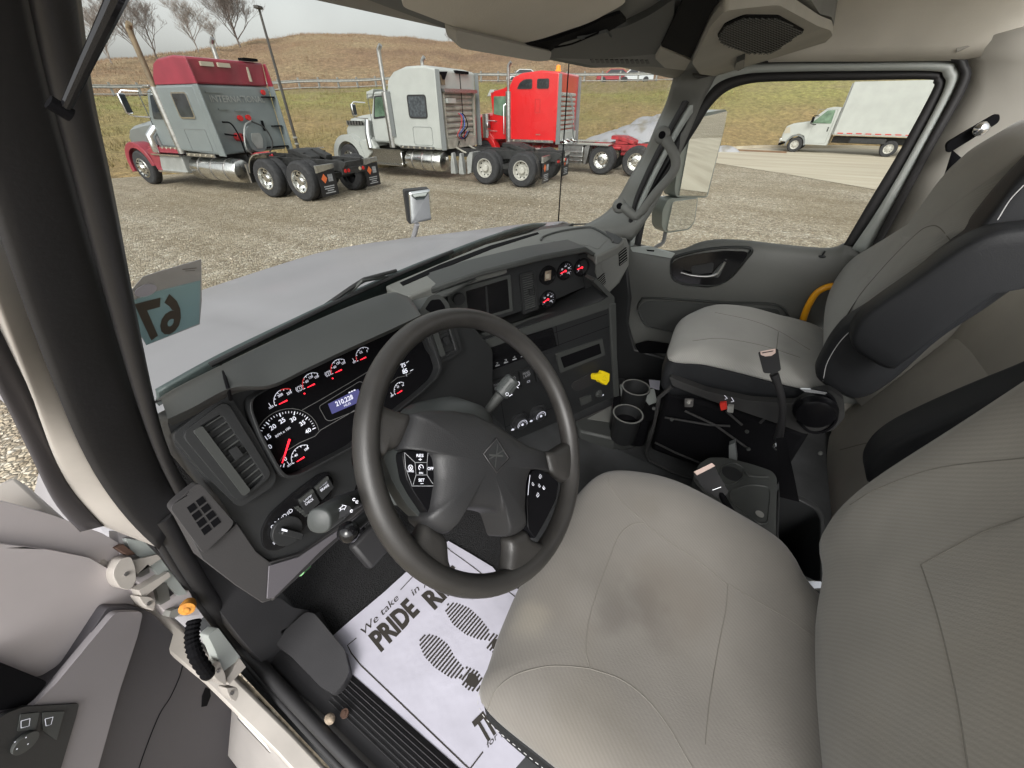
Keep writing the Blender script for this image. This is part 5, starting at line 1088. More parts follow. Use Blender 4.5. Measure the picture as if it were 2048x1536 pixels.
# rows of the dash top: glass foot, crest, lip
crest = [(325, 800), (360, 775), (444, 731), (520, 693), (600, 655), (690, 616), (776, 586), (808, 590), (820, 598)]
back = [(319, 800), (350, 776), (440, 726), (515, 688), (596, 650), (690, 607), (778, 570), (815, 560), (830, 556)]
lip = [(336, 838), (385, 815), (462, 776), (540, 770), (610, 738), (690, 700), (770, 664), (830, 636), (842, 630)]
face = [(345, 852), (390, 830), (468, 788), (540, 773), (610, 741), (690, 703), (770, 667), (830, 639), (842, 633)]
def rowpts(L, y): 
    P = catmull([V((*p, 0)) for p in L], 6); return [PY(p.x, p.y, y) for p in P]
r1 = rowpts(crest, .60); r0 = [V((p.x*1.02, .74, 1.93)) for p in r1]; rr_ = [r1[i].lerp(r0[i], .25)+V((0, 0, .004)) for i in range(len(r1))]; r2 = rowpts(lip, .505); r25 = rowpts([(x, y+7) for x, y in lip], .51); r3 = rowpts(face, .555)
MB().grid([r0, rr_, r1, [a.lerp(b, .1)+V((0, -.0, .004)) for a, b in zip(r1, r2)], [a.lerp(b, .5)+V((0, 0, .003)) for a, b in zip(r1, r2)], r2, r25, r3]).build('binnacle_hood', 'dash_grey', db, smooth=55)
MB().tube([PY(x, y, z) for x, y, z in ((443, 731, .6), (449, 752, .55), (456, 776, .507), (462, 800, .53))], .0022, 6, smooth=3).build('panel_gap', 'black', db)
# main dark face
cl([(332, 838), (452, 772), (700, 672), (850, 622), (935, 640), (985, 700), (985, 840), (860, 880), (745, 890), (700, 915), (715, 960), (690, 1045), (597, 1105), (540, 1122), (510, 1100), (470, 1045), (430, 985), (350, 890)], -.10, -.012, 'dash_face', 'dash_dark', r=.01)
# cluster bezel ring + glass face
ci = [(506, 797), (560, 765), (640, 728), (721, 690), (775, 662), (835, 640), (858, 668), (880, 735), (870, 757), (840, 785), (703, 893), (600, 948), (574, 952), (560, 935), (524, 868), (506, 820)]
co = [(x+(x-690)*.03, y+(y-800)*.035+1) for x, y in ci]
def ringpx(fr, O, I, h0, h1, name, m, par, ro=.012, ri=.01, bev=.003):
    return MB().ring(fr, rnd2(fr.P(O, h1), ro, 4), rnd2(fr.P(I, h1), ri, 4), h0, h1).build(name, m, par, bevel=bev, smooth=50)
ringpx(CLF, co, ci, -.02, .016, 'cluster_bezel', 'dash_dark', db)
cf = cl(ci, -.011, -.006, 'cluster_face', 'black', r=.01, bev=0)
CF = Fr(CLF.p(0, 0, -.005), CLF.n, CLF.u)
def q2(x, y): return CF.px(x, y)
ln = MB(); L_ = [q2(*p) for p in ((604, 820), (640, 800), (700, 765), (741, 740), (800, 706))]; ln.line(CF, L_, .0009)
ln.line(CF, [q2(*p) for p in ((560, 922), (572, 902), (600, 885), (630, 872), (641, 860), (700, 826), (722, 812))], .0009)
ln.line(CF, rnd2([q2(*p) for p in ((637, 813), (720, 762), (735, 772), (735, 812), (660, 842), (652, 840))], .006), .0009, closed=True)
ln.line(CF, [q2(*p) for p in ((778, 768), (795, 755), (810, 752), (822, 745))], .0009); 
ln.build('printed_lines', 'line_grey', cf)
lc = MB().slab(CF, [q2(*p) for p in ((656, 808), (716, 778), (728, 800), (664, 828))], 0, .0008).build('display', 'lcd', cf)
textpx('210,228', CF, (673, 813), (707, 797), (670, 804), 'print_white', lc, h=.0014, bold=.02); textpx('MILES', CF, (689, 814), (702, 808), (687, 810), 'print_white', lc, h=.0014)
bb = MB()
for k in range(3): x, y = 696+5*k, 785-2.4*k; bb.slab(CF, [q2(x, y), q2(x+3.5, y-1.7), q2(x+4.5, y+.3), q2(x+1, y+2)], .0009, .0014)
bb.build('display_icon', 'print_white', lc)
# tachometer
tc_ = V(q2(578, 878)); tr = (V(q2(578, 822))-tc_).length*1.0
def dial(c, r, a0, a1, nmaj, nmin, nums, needle, nr, arcm='print_dim', par=cf, num_size=.012, nums_r=.72, w=.0012, white=(0, 1), redz=None, nl=.75, arc_r=1.0):
    m = MB(); g = V(c)
    if arc_r: m.arc(CF, g, r*arc_r, a0+(a1-a0)*white[0], a0+(a1-a0)*white[1], w)
    for i in range(nmaj*nmin+1):
        a = radians(a0+(a1-a0)*i/(nmaj*nmin)); big = i % nmin == 0; r0, r1 = r*(.86 if big else .92), r*.99; d = V((cos(a), sin(a)))
        m.line(CF, [g+d*r0, g+d*r1], w*(1.5 if big else .8), .0007)
    o = m.build('scale', 'print_white', par)
    if redz: MB().arc(CF, g, r, a0+(a1-a0)*redz[0], a0+(a1-a0)*redz[1], w*1.5, .0008).build('red_zone', 'redprint', par)
    L = []
    for t_, s_ in nums: a = radians(a0+(a1-a0)*t_); L.append(text(s_, CF, g+V((cos(a), sin(a)))*r*nums_r, num_size, 'print_white', par, bold=.02))
    if L: join(L)
    a = radians(needle); d = V((cos(a), sin(a))); n_ = V((-d.y, d.x)); MB().slab(CF, [g-d*nr*.0+n_*w*1.3, g+d*nr*nl+n_*w*.5, g+d*nr*nl-n_*w*.5, g-n_*w*1.3], .002, .0034).build('needle', 'needle', par)
tn = V(q2(555, 915))-tc_; na = math.degrees(atan2(tn.y, tn.x))
dial(tc_, .0485, 228, -12, 8, 5, [(0, '0'), (.25, '10'), (.375, '15'), (.5, '20'), (.625, '25'), (.75, '30'), (.875, '35'), (1, '40')], 222, .055, num_size=.0105, arc_r=0, nums_r=.70)
MB().arc(CF, tc_, .0525, 190, -20, .0008).build('dial_edge', 'line_grey', cf)
text('RPM x 100', CF, tc_+V((-.002, .016)), .0062, 'print_white', cf)
for (x, y, r_, nm, red, sym) in ((564, 803, .020, (('.5', '200'), ('1', '250')), (.65, 1), 'w'), (620, 770, .0205, ((.33, '60'), (.66, '120'), (1, '150')), (0, .4), '1'), (675, 741, .0205, ((.33, '60'), (.66, '120'), (1, '150')), (0, .4), '2'), (724, 716, .0205, ((.5, '1/2'), (1, 'F')), (0, .2), 'F'), (599, 917, .021, ((.33, '40'), (.66, ''), (1, '100')), None, 'o'), (797, 783, .019, ((.5, '12'), (1, '16')), None, 'b')):
    c = V(q2(x, y))+V((.007, -.002)); dial(c, r_, 175, 40, 4, 2, [(float(a), s_) for a, s_ in nm], 176, .019, num_size=.006, nums_r=.66, w=.0009, white=(red[1] if red and red[0] == 0 else 0, red[0] if red and red[0] > 0 else 1), redz=red)
    c2 = c+V((-.026, .006))
    if sym in '12':
        m = MB(); m.arc(CF, c2, .0042, 0, 360, .0008).arc(CF, c2, .0062, 130, 230, .0008).arc(CF, c2, .0062, -50, 50, .0008); m.build('symbol', 'print_white', cf); text(sym, CF, c2, .006, 'print_white', cf, bold=.02)
        MB().disc(CF, c+V((-.0235, -.006)), .0014, .0005, .0012, 10).build('warning_dot', 'needle', cf)
    else:
        m = MB(); m.line(CF, [c2+V((-.004, -.002)), c2+V((.004, -.002))], .001).line(CF, [c2+V((0, -.002)), c2+V((0, .005))], .001).line(CF, [c2+V((-.004, -.004)), c2+V((.004, -.004))], .0008); m.build('symbol', 'print_white', cf)
# right end of speedometer numerals visible past the rim
textpx('75', CF, (803, 735), (812, 732), (801, 728), 'print_white', cf, bold=.03); textpx('85', CF, (806, 748), (816, 744), (804, 740), 'print_white', cf, bold=.03)
MB().line(CF, [q2(812, 726), q2(817, 722)], .0012).line(CF, [q2(820, 742), q2(826, 739)], .0012).arc(CF, q2(775, 765), .0525, 55, -15, .0008).build('scale', 'print_white', cf)
# glass over the cluster
mat('cluster_red_glow', (.05, .0, .01), .4, emit=(.5, .0, .05, .12))
# ------------------------------------------------------------------ left vent pod
def vent(fr, outer, inner, name_label, nsl, flapside, par=db, h=.0, knobpx=None, m_frame='dash_dark', rad=.012):
    O = rnd2(fr.P(outer, h), rad); I = rnd2(fr.P(inner, h), rad*.5); 
    def res(P, n=60):
        P = [V(p) for p in P]; L = [0]
        for i in range(len(P)): L.append(L[-1]+(P[(i+1) % len(P)]-P[i]).length)
        out = []
        for k in range(n):
            t = L[-1]*k/n; i = max(j for j in range(len(P)) if L[j] <= t); f = (t-L[i])/max(1e-9, L[i+1]-L[i]); out.append(P[i].lerp(P[(i+1) % len(P)], f))
        return out
    O, I = res(O), res(I)
    v = MB().ring(fr, O, I, h-.02, h).build('air_vent', m_frame, par, bevel=.002, smooth=50)
    MB().slab(fr, I, h-.03, h-.022).build('vent_back', 'black', v)
    c = [V(fr.px(*p, h)) for p in inner[:4]]   # corners TL, TR, BR, BL
    TL, TR, BR, BL = c; sl = MB()
    for k in range(nsl):
        t = (k+.5)/nsl; a = TL.lerp(BL, t); b = TR.lerp(BR, t); d = (BL-TL).normalized()*.0016
        sl.poly([fr.p(*(a-d), h-.004), fr.p(*(b-d), h-.004), fr.p(*(b+d*.2), h-.017), fr.p(*(a+d*.2), h-.017)], [fr.p(*(a), h-.003), fr.p(*(b), h-.003), fr.p(*(b+d*1.2), h-.016), fr.p(*(a+d*1.2), h-.016)])
    sl.build('slats', 'dash_grey' if nsl > 8 else 'dash_dark', v, smooth=None)
    for f in (.36, .68):
        a = TL.lerp(TR, f); b = BL.lerp(BR, f); e = (TR-TL).normalized()*.0009
        MB().poly([fr.p(*(a-e), h-.012), fr.p(*(a+e), h-.012), fr.p(*(b+e), h-.012), fr.p(*(b-e), h-.012)], [fr.p(*(a-e), h-.02), fr.p(*(a+e), h-.02), fr.p(*(b+e), h-.02), fr.p(*(b-e), h-.02)]).build('divider', 'dash_dark', v)
    if flapside:
        a, b = TL.lerp(TR, .0), TL.lerp(TR, flapside); c_, d_ = BL.lerp(BR, flapside), BL.lerp(BR, .0)
        MB().slab(fr, rnd2([a, b, c_, d_], .003), h-.012, h+.004).build('damper', m_frame if m_frame != 'dash_dark' else 'dash_grey', v, bevel=.003)
    m_ = (TL*.36+TR*.64).lerp(BL*.36+BR*.64, .5); MB().slab(fr, rnd2([m_+V((-.006, -.009)), m_+V((.006, -.009)), m_+V((.006, .009)), m_+V((-.006, .009))], .002), h-.006, h+.004).build('tab', 'dash_dark', v, bevel=.002)
    return v
cl([(345, 872), (358, 858), (455, 784), (505, 860), (553, 950), (548, 972), (480, 1016), (462, 1000), (400, 940)], -.02, .004, 'vent_pod', 'dash_dark', r=.012, bev=.008)
vent(CLF, [(362, 868), (452, 800), (545, 950), (478, 1006)], [(385, 862), (442, 826), (531, 955), (486, 992)], '', 11, .30, h=.012)
sv_ = cl([(340, 1016), (354, 1000), (398, 965), (468, 1044), (462, 1056), (408, 1108)], -.02, .004, 'defrost_vent', 'vent_grey', r=.006, bev=.004)
g_ = [V(CLF.px(*p, .005)) for p in ((371, 1015), (406, 989), (446, 1044), (408, 1074))]
for i in range(2):
    for j in range(4):
        def bi(u, v): return (g_[0].lerp(g_[1], u)).lerp(g_[3].lerp(g_[2], u), v)
        u0, u1, v0, v1 = i*.5+.05, i*.5+.44, j*.25+.03, j*.25+.22
        MB().slab(CLF, [bi(u0, v0), bi(u1, v0), bi(u1, v1), bi(u0, v1)], .002, .0048).build('vent_hole', 'black', sv_)
# lower left grey trim and knee panel
cl([(352, 1020), (400, 1100), (460, 1060), (474, 1046), (512, 1102), (540, 1124), (600, 1108), (690, 1046), (745, 1000), (760, 1010), (640, 1100), (545, 1200), (525, 1206), (470, 1170), (405, 1120)], -.05, -.004, 'knee_panel', 'vent_grey', bev=.012, segs=4)
cl([(540, 1128), (600, 1110), (690, 1050), (760, 1000), (790, 960), (700, 1060), (545, 1205)], -.06, -.001, 'lower_trim', 'pillar_dark', bev=.004)
mat('mauve_plastic', (.105, .098, .11), .5, bump=.2, bscale=400, bdist=.0006); cl([(538, 1132), (598, 1114), (690, 1052), (752, 1006), (700, 1052), (640, 1104), (548, 1196), (534, 1198)], -.001, .002, 'lower_face', 'mauve_plastic', bev=.001)
# headlight switch island
isl = cl([(526, 1085), (524, 1062), (540, 1030), (590, 985), (640, 948), (656, 945), (668, 962), (660, 1000), (620, 1040), (590, 1082), (555, 1102), (532, 1100)], -.012, -.004, 'switch_island', 'gloss_black', r=.01, bev=.003)
IF = Fr(CLF.p(0, 0, -.003), CLF.n, CLF.u)
kc = IF.px(571, 1060); kn = MB().disc(IF, kc, .024, 0, .010, 28).build('light_knob', 'dash_dark', isl, bevel=.003)
a_, b_ = V(IF.px(553, 1057)), V(IF.px(594, 1068)); d_ = (b_-a_).normalized(); n_ = V((-d_.y, d_.x))*.005
MB().slab(IF, [a_+n_, b_+n_, b_-n_, a_-n_], .010, .024).build('grip', 'dash_dark', kn, bevel=.002)
MB().slab(IF, [V(IF.px(*p, .0245)) for p in ((564, 1057), (575, 1060), (574, 1064), (563, 1061))], .0242, .0248).build('pointer_mark', 'print_white', kn)
for x, y, k in ((545, 1053, 'o'), (554, 1042, 'p'), (567, 1033, 'h'), (579, 1023, 'f'), (595, 1068, 'l'), (551, 1082, 'd')):
    c = V(IF.px(x, y)); m = MB()
    if k == 'o': m.arc(IF, c, .0024, 0, 360, .0008, .001)
    elif k == 'p': m.line(IF, [c+V((-.004, -.002)), c+V((-.001, 0)), c+V((-.004, .002))], .0009, .001).line(IF, [c+V((.004, -.002)), c+V((.001, 0)), c+V((.004, .002))], .0009, .001)
    else:
        m.arc(IF, c+V((.0015, 0)), .0028, -90, 90, .0009, .001).line(IF, [c+V((.0015, .0028)), c+V((-.0005, .0028)), c+V((-.0005, -.0028)), c+V((.0015, -.0028))], .0009, .001)
        for d in (-.002, 0, .002): m.line(IF, [c+V((-.005, d-.001)), c+V((-.002, d))], .0007, .001)
    m.build('symbol', 'print_white', isl)
m = MB()
for k in range(5): x, y = 592+4.5*k, 1022+6.5*k*.6; m.slab(IF, IF.P([(x-4, y-8), (x+3, y-11), (x+5, y-7), (x-2, y-4)]), 0, .004)
m.build('dimmer_wheel', 'dash_grey', isl); MB().slab(IF, IF.P([(603, 1015), (608, 1013), (615, 1031), (612, 1033)]), 0, .001).build('dimmer_mark', 'print_white', isl)
for i, (P, s1, s2) in enumerate((([(598, 1000), (625, 978), (640, 1005), (612, 1030)], 'LAMP', 'CHECK'), ([(630, 975), (655, 952), (668, 975), (645, 1000)], 'EXHAUST', 'BRAKE'))):
    rk = MB().slab(IF, rnd2(IF.P(P, .006), .002), 0, .006).build('rocker_switch', 'dash_dark', isl, bevel=.002); cx, cy = sum(p[0] for p in P)/4-1, sum(p[1] for p in P)/4
    textpx(s1, IF, (cx-9, cy+1), (cx+7, cy-11), (cx-12, cy-3), 'print_white', rk, h=.0066); textpx(s2, IF, (cx-6, cy+8), (cx+10, cy-4), (cx-9, cy+4), 'print_white', rk, h=.0066)
    MB().slab(IF, rnd2(IF.P([(P[0][0], P[0][1]), (P[1][0], P[1][1]), (P[1][0]+3, P[1][1]+6), (P[0][0]+3, P[0][1]+6)], .008), .001), .006, .009).build('rocker_top', 'dash_grey', rk, bevel=.001)
# small vent right of the cluster
cl([(838, 622), (858, 592), (880, 588), (898, 606), (905, 640), (880, 650), (846, 640)], -.03, .03, 'vent_pod', 'dash_grey', r=.01, bev=.008)
cl([(850, 618), (862, 600), (880, 598), (890, 612), (892, 632), (866, 628)], .028, .0305, 'pod_slot', 'black', r=.006, bev=0)
cl([(835, 640), (905, 628), (925, 700), (905, 716), (880, 726), (858, 700)], -.02, .006, 'vent_pod', 'dash_dark', r=.01, bev=.006)
vent(CLF, [(850, 662), (900, 640), (919, 702), (876, 722)], [(864, 668), (896, 650), (912, 700), (880, 714)], '', 7, .28, h=.012, rad=.006)
# ------------------------------------------------------------------ top of centre stack
ZT = 1.955
FT = Fr((0, 0, ZT), (0, 0, 1), (1, 0, 0))
tp = [(770, 572), (870, 530), (974, 487), (1083, 458), (1130, 452), (1175, 451), (1225, 466), (1250, 480), (1240, 490), (1193, 512), (1186, 503), (1173, 495), (1083, 511), (962, 541), (880, 566), (819, 592), (805, 592)]
def z3_(x, y): return PZ(x, y, ZT)
MB().slab(FT, FT.P(tp), -.03, 0).build('dash_top', 'trim_grey', db, bevel=.006, segs=3)
# fall from the top to the glass foot
MB().loft([[V((x, .60+.03*0, ZT-.012)) for x in (.55, .9, 1.2, 1.5)], [V((x, .76, 1.90)) for x in (.55, .9, 1.2, 1.55)]], closed=False).build('dash_rear', 'dash_grey', db, solid=.01)
MB().slab(FT, FT.P([(800, 566), (880, 530), (980, 492), (1075, 465), (1078, 468), (985, 498), (885, 538), (806, 572)]), 0, .0015).build('defroster_slot', 'black', db)
MB().tube([FT.p(*FT.px(x, y), .002) for x, y in ((1082, 482), (1088, 474), (1120, 464), (1165, 457), (1188, 458), (1222, 478), (1226, 486))], .004, 8, smooth=4).build('tray_edge', 'dash_grey', db)
tray = MB().slab(FT, rnd2(FT.P([(1086, 480), (1120, 467), (1165, 460), (1186, 461), (1216, 478), (1196, 500), (1180, 492)]), .02), 0, .0012).build('tray_mat', 'trim_grey', db)
MB().slab(FT, rnd2(FT.P([(1210, 462), (1225, 468), (1245, 478), (1238, 488), (1225, 486)]), .01), 0, .002).build('tray_shadow_gap', 'dash_dark', db)
def st(pts, h0, h1, name, m, par=db, r=0, bev=.003): return cl(pts, h0, h1, name, m, par, r, bev, ST)
# upper recessed panel
st([(822, 600), (900, 562), (962, 543), (1083, 513), (1173, 497), (1192, 511), (1190, 565), (1110, 600), (905, 668), (840, 690), (826, 650)], -.12, -.055, 'upper_panel', 'dash_dark', bev=.004)
st([(815, 592), (962, 541), (1083, 510), (1172, 494), (1194, 508), (1193, 516), (1172, 505), (1083, 522), (962, 553), (820, 604)], -.10, -.005, 'panel_brow', 'dash_grey', bev=.004)
# ledge
LF = Fr((0, 0, 1.80), (0, 0, 1), (1, 0, 0))
ledge_f = [ST.p(*ST.px(x, y), 0) for x, y in ((905, 700), (960, 680), (1060, 648), (1150, 620), (1204, 600), (1216, 594))]
ledge_b = [ST.p(*ST.px(x, y, -.055), -.055) for x, y in ((895, 690), (950, 672), (1045, 638), (1120, 600), (1180, 570), (1187, 562))]
MB().grid([ledge_b, [a.lerp(b, .85)+V((0, 0, .001)) for a, b in zip(ledge_b, ledge_f)], ledge_f, [p+V((0, 0, -.012)) for p in ledge_f]]).build('ledge', 'dash_dark', db, solid=.01, smooth=50)
st([(905, 702), (1060, 652), (1204, 602), (1218, 594), (1186, 562), (1192, 556), (1229, 594), (1229, 612), (1204, 622), (1060, 668), (915, 718)], -.04, .004, 'ledge_lip', 'dash_grey', r=.004, bev=.003)
# lower face
st([(925, 712), (1060, 667), (1215, 612), (1231, 606), (1232, 700), (1236, 790), (1200, 806), (1060, 868), (1030, 880), (985, 830), (950, 770)], -.25, -.002, 'stack_face', 'dash_dark', bev=.006)
st([(1219, 608), (1232, 606), (1234, 700), (1240, 792), (1230, 795), (1224, 700)], -.1, .006, 'stack_edge', 'dash_grey', bev=.004)
sl_ = MB()
for P in ([(935, 728), (1216, 628)], [(1108, 694), (1222, 652)], [(1112, 650), (1118, 692)], [(1218, 628), (1222, 655)], [(1010, 855), (1108, 815)], [(1002, 800), (1012, 862)], [(948, 700), (1106, 650)]): sl_.line(ST, ST.P(P), .0016, -.0012)
sl_.build('panel_gaps', 'black', db)
# cubby and big vent, gauges in upper panel
uh = -.055
st([(893, 583), (1021, 549), (1026, 622), (905, 655)], uh, uh+.006, 'display_frame', 'dash_grey', r=.004)
dcub = st([(932, 583), (1015, 558), (1019, 618), (938, 640)], uh+.0055, uh+.0075, 'display_opening', 'gloss_black', r=.003, bev=0)
MB().slab(ST, ST.P([(970, 574), (974, 573), (978, 630), (974, 631)], uh+.008), uh+.0075, uh+.009).build('frame_bar', 'dash_dark', dcub)
kf = ST.px(917, 597, uh+.008); MB().disc(ST, kf, .017, uh+.006, uh+.016, 24).build('volume_knob', 'dash_dark', db, bevel=.003)
vent(ST, [(1040, 549), (1070, 541), (1078, 618), (1047, 630)], [(1044, 552), (1067, 546), (1073, 615), (1051, 623)], '', 16, 0, h=uh+.008, rad=.003)
for i, (x, y, needle) in enumerate(((1096, 551, None), (1131, 542, 195), (1164, 535, 190), (1096, 599, 200))):
    c = V(ST.px(x, y, uh+.006)); gF = Fr(ST.p(c.x, c.y, uh+.001), ST.n, ST.u); rg = .0265
    ga = MB().lathe(gF.o, gF.n, [(rg+.003, 0), (rg+.003, .006), (rg+.001, .009), (rg-.002, .009), (rg-.003, .003), (.001, .003)], 36).build('round_gauge', 'gloss_black', db, smooth=40)
    if needle is None:
        MB().rect(gF, -.010, -.016, .012, .014, .003, .0035).build('gauge_screen', 'dirt', ga); MB().rect(gF, -.006, -.010, .006, .004, .0036, .004).build('gauge_segment', 'lamp_white', ga); continue
    m = MB()
    for k in range(13): a = radians(215-250*k/12); d = V((cos(a), sin(a))); m.line(gF, [d*rg*.78, d*rg*.92], .0014 if k % 3 == 0 else .0008, .0036)
    m.build('scale', 'print_white', ga); L = []
    for t_, s_ in ((0, '0'), (.25, '30'), (.5, '60'), (.75, '90'), (1, '120')): a = radians(215-250*t_); L.append(text(s_, gF, V((cos(a), sin(a)))*rg*.55, .0075, 'print_white', ga, h=.0038))
    join(L); a = radians(needle); d = V((cos(a), sin(a))); n_ = V((-d.y, d.x)); MB().slab(gF, [-d*.004+n_*.0016, d*.019+n_*.0009, d*.019-n_*.0009, -d*.004-n_*.0016], .004, .0055).disc(gF, (0, 0), .003, .0035, .007, 12).build('needle', 'needle', ga)
# radio
ra = st([(946, 706), (1106, 656), (1114, 692), (958, 750)], -.002, .003, 'radio', 'gloss_black', r=.003)
st([(972, 712), (1098, 672), (1102, 684), (978, 726)], .003, .0036, 'radio_display', 'black', ra, bev=0)
rb_ = MB()
for k in range(4): x, y = 956+1.2*k, 712+9.5*k; rb_.slab(ST, ST.P([(x, y), (x+7, y-2), (x+7.4, y-.2), (x+.4, y+1.8)], .0042), .003, .0042)
for k, s_ in enumerate('123456'):
    x, y = 974+17*k, 738-6.2*k; rb_.slab(ST, ST.P([(x, y), (x+8, y-2.7), (x+8.4, y-1), (x+.4, y+1.6)], .0042), .003, .0042)
rb_.build('radio_markings', 'print_dim', ra)
L = [textpx(s_, ST, (975+17*k, 736-6.2*k), (980+17*k, 734.2-6.2*k), (974+17*k, 732-6.2*k), 'print_dim', ra, h=.0045) for k, s_ in enumerate('123456')]; join(L)
# hazard, slot
hz = st([(1070, 716), (1105, 704), (1110, 742), (1078, 752)], -.002, .001, 'hazard_switch', 'dash_dark', r=.002); st([(1078, 732), (1086, 727), (1087, 736)], .001, .0016, 'hazard_triangle', 'redprint', hz, bev=0)
dsf = st([(1112, 709), (1205, 678), (1211, 710), (1121, 746)], -.002, .004, 'slot_frame', 'dash_grey', r=.003); st([(1121, 715), (1199, 687), (1203, 707), (1128, 736)], .004, .0045, 'slot_opening', 'black', dsf, r=.002, bev=0)
# switch row
for i in range(4):
    x0, y0 = 982+29*i, 766-11.5*i; rk = st([(x0, y0), (x0+25, y0-10), (x0+30, y0+22), (x0+5, y0+33)], -.002, .007, 'rocker_switch', 'dash_dark', r=.002, bev=.002)
    s1, s2 = (('PARK', 'BRAKE'), ('FOG', 'LAMP'), ('PANEL', 'LAMP'), ('WORK', 'LAMP'))[i]
    textpx(s1, ST, (x0+6, y0+8), (x0+20, y0+2.5), (x0+5, y0+3), 'print_dim', rk, h=.0077); textpx(s2, ST, (x0+7, y0+14), (x0+21, y0+8.5), (x0+6, y0+9), 'print_dim', rk, h=.0077)
    c = V(ST.px(x0+17, y0+20, .0077)); m = MB(); m.line(ST, rnd2([c+V((-.005, -.003)), c+V((.005, -.003)), c+V((.005, .003)), c+V((-.005, .003))], .001), .0008, .0077, True); m.build('symbol', 'print_white', rk)
# climate knobs
for i, (x, y) in enumerate(((1044, 848), (1081, 831))):
    c = V(ST.px(x, y, .02)); kF = Fr(ST.p(c.x, c.y, -.002), ST.n, ST.u)
    kb_ = MB().lathe(kF.o, kF.n, [(.036, 0), (.036, .006), (.028, .008), (.027, .022), (.022, .025), (.001, .025)], 32).build('climate_knob', 'knob', db, smooth=40)
    MB().arc(kF, (0, 0), .019, 210, -20, .0022, .0258).arc(kF, (0, 0), .013, 200, 20, .0012, .0258).build('knob_scale', 'print_white', kb_)
    MB().disc(kF, (0, 0), .005, .025, .027, 8).build('fan_symbol', 'print_white', kb_); MB().slab(kF, [(-.031, -.020), (-.022, -.024), (-.026, -.03), (-.036, -.026)], .006, .0075).build('pointer_mark', 'print_white', kb_)
# air brake valve recess + yellow tag, lighter
ov = ST.P([(1143, 768), (1190, 742), (1200, 750), (1196, 764), (1155, 782), (1145, 778)]); MB().slab(ST, rnd2(ov, .018), -.004, .0005).build('valve_recess', 'pillar_dark', db); MB().line(ST, rnd2(ov, .018), .0012, .001, True).build('recess_edge', 'dash_grey', db)
vk = MB().tube([ST.p(*ST.px(1190, 756), 0), ST.p(*ST.px(1190, 756), .03)], .007, 12).build('parking_brake_stem', 'dash_dark', db)
vf = Fr(ST.p(*ST.px(1198, 757, .03), .03), (-.35, -.85, .35)); yp = [(1186, 751), (1189, 747), (1201, 746), (1203, 741), (1217, 747), (1216, 762), (1210, 770), (1198, 764), (1196, 760), (1187, 759)]
yk = MB().slab(vf, rnd2(vf.P(yp), .003), -.012, .006).build('parking_brake_knob', 'yellow', db, bevel=.003, segs=3)
MB().line(vf, vf.P([(1203, 755), (1208, 750), (1210, 757)]), .0006, .0065).line(vf, vf.P([(1202, 759), (1209, 761)]), .0006, .0065).build('knob_print', 'ink', yk)
lF = Fr(ST.p(*ST.px(1197, 787), -.001), ST.n, ST.u); MB().lathe(lF.o, lF.n, [(.016, 0), (.016, .004), (.012, .006), (.011, .012), (.001, .012)], 20).build('lighter_socket', 'dash_grey', db, smooth=40)
st([(1160, 798), (1182, 790), (1184, 802), (1163, 812)], -.002, .003, 'diagnostic_cover', 'dash_grey', r=.002, bev=.001); text('A', ST, ST.px(1206, 790), .012, 'print_white', db, bold=.03)
# ------------------------------------------------------------------ passenger end of dash
pe = [PZ(1193, 512, ZT), PZ(1225, 490, ZT), PZ(1251, 478, ZT)]
MB().slab(ST, ST.P([(1180, 520), (1194, 512), (1228, 600), (1200, 640)]), -.3, -.05).build('stack_side', 'dash_dark', db)
A3 = [PZ(1194, 510, ZT), PY(1222, 490, .40), PY(1252, 474, .44)]; B3 = [PY(1192, 560, .33), PY(1210, 600, .38), PY(1258, 520, .44)]
PE = Fr(PY(1225, 540, .42), (-.62, -.74, .25))
cl([(1190, 515), (1225, 492), (1253, 474), (1260, 492), (1259, 530), (1240, 566), (1213, 592), (1190, 560)], -.25, 0, 'passenger_fascia', 'trim_grey', r=0, bev=.008, fr=PE)
cl([(1204, 524), (1248, 486), (1256, 492), (1256, 512), (1212, 548), (1204, 540)], 0, .002, 'fascia_strip', 'trim_grey', bev=.001, fr=PE)
for P in ([(1238, 506), (1253, 494), (1255, 520), (1240, 532)], [(1196, 558), (1209, 546), (1212, 566), (1200, 578)]):
    vv = cl(P, 0, .006, 'air_vent', 'black', r=.002, bev=.001, fr=PE); m = MB(); a, b, c_, d_ = [V(PE.px(*p, .007)) for p in P]
    for k in range(5): t = (k+.5)/5; m.line(PE, [a.lerp(d_, t), b.lerp(c_, t)], .003, .0075)
    m.build('slats', 'trim_grey', vv)
# ================================================================== STEERING
TA = radians(35.6); WC = V((.377, .26, 1.872)); WN = V((0, -cos(TA), sin(TA)))
W = Fr(WC, WN)
sw_ = thing('steering_wheel', 'worn dark steering wheel with four spokes and thumb switches', 'steering wheel', WC)
def wp_(pts, h): return [V(W.px(*p, h)) for p in pts]
rim = []; RR = .2125
for k in range(96):
    a = 2*pi*k/96; d = W.u*cos(a)+W.v*sin(a); rim.append([WC+d*(RR+.0163*cos(b))+WN*(.0185*sin(b)) for b in [2*pi*j/18 for j in range(18)]])
ri = MB().loft(rim, True, False, True).build('rim', 'wheel_rim', sw_, smooth=180)
hubpx = [(828, 834), (829, 824), (860, 818), (906, 819), (950, 826), (994, 848), (1030, 873), (1060, 892), (1094, 903), (1103, 945), (1085, 938), (1063, 939), (1054, 965), (1052, 1025), (1056, 1056), (1038, 1070), (1019, 1076), (1003, 1025), (985, 1020), (950, 1018), (920, 1017), (908, 1030), (898, 1071), (874, 1060), (853, 1040), (862, 1020), (872, 958), (868, 914), (853, 898), (804, 898)]
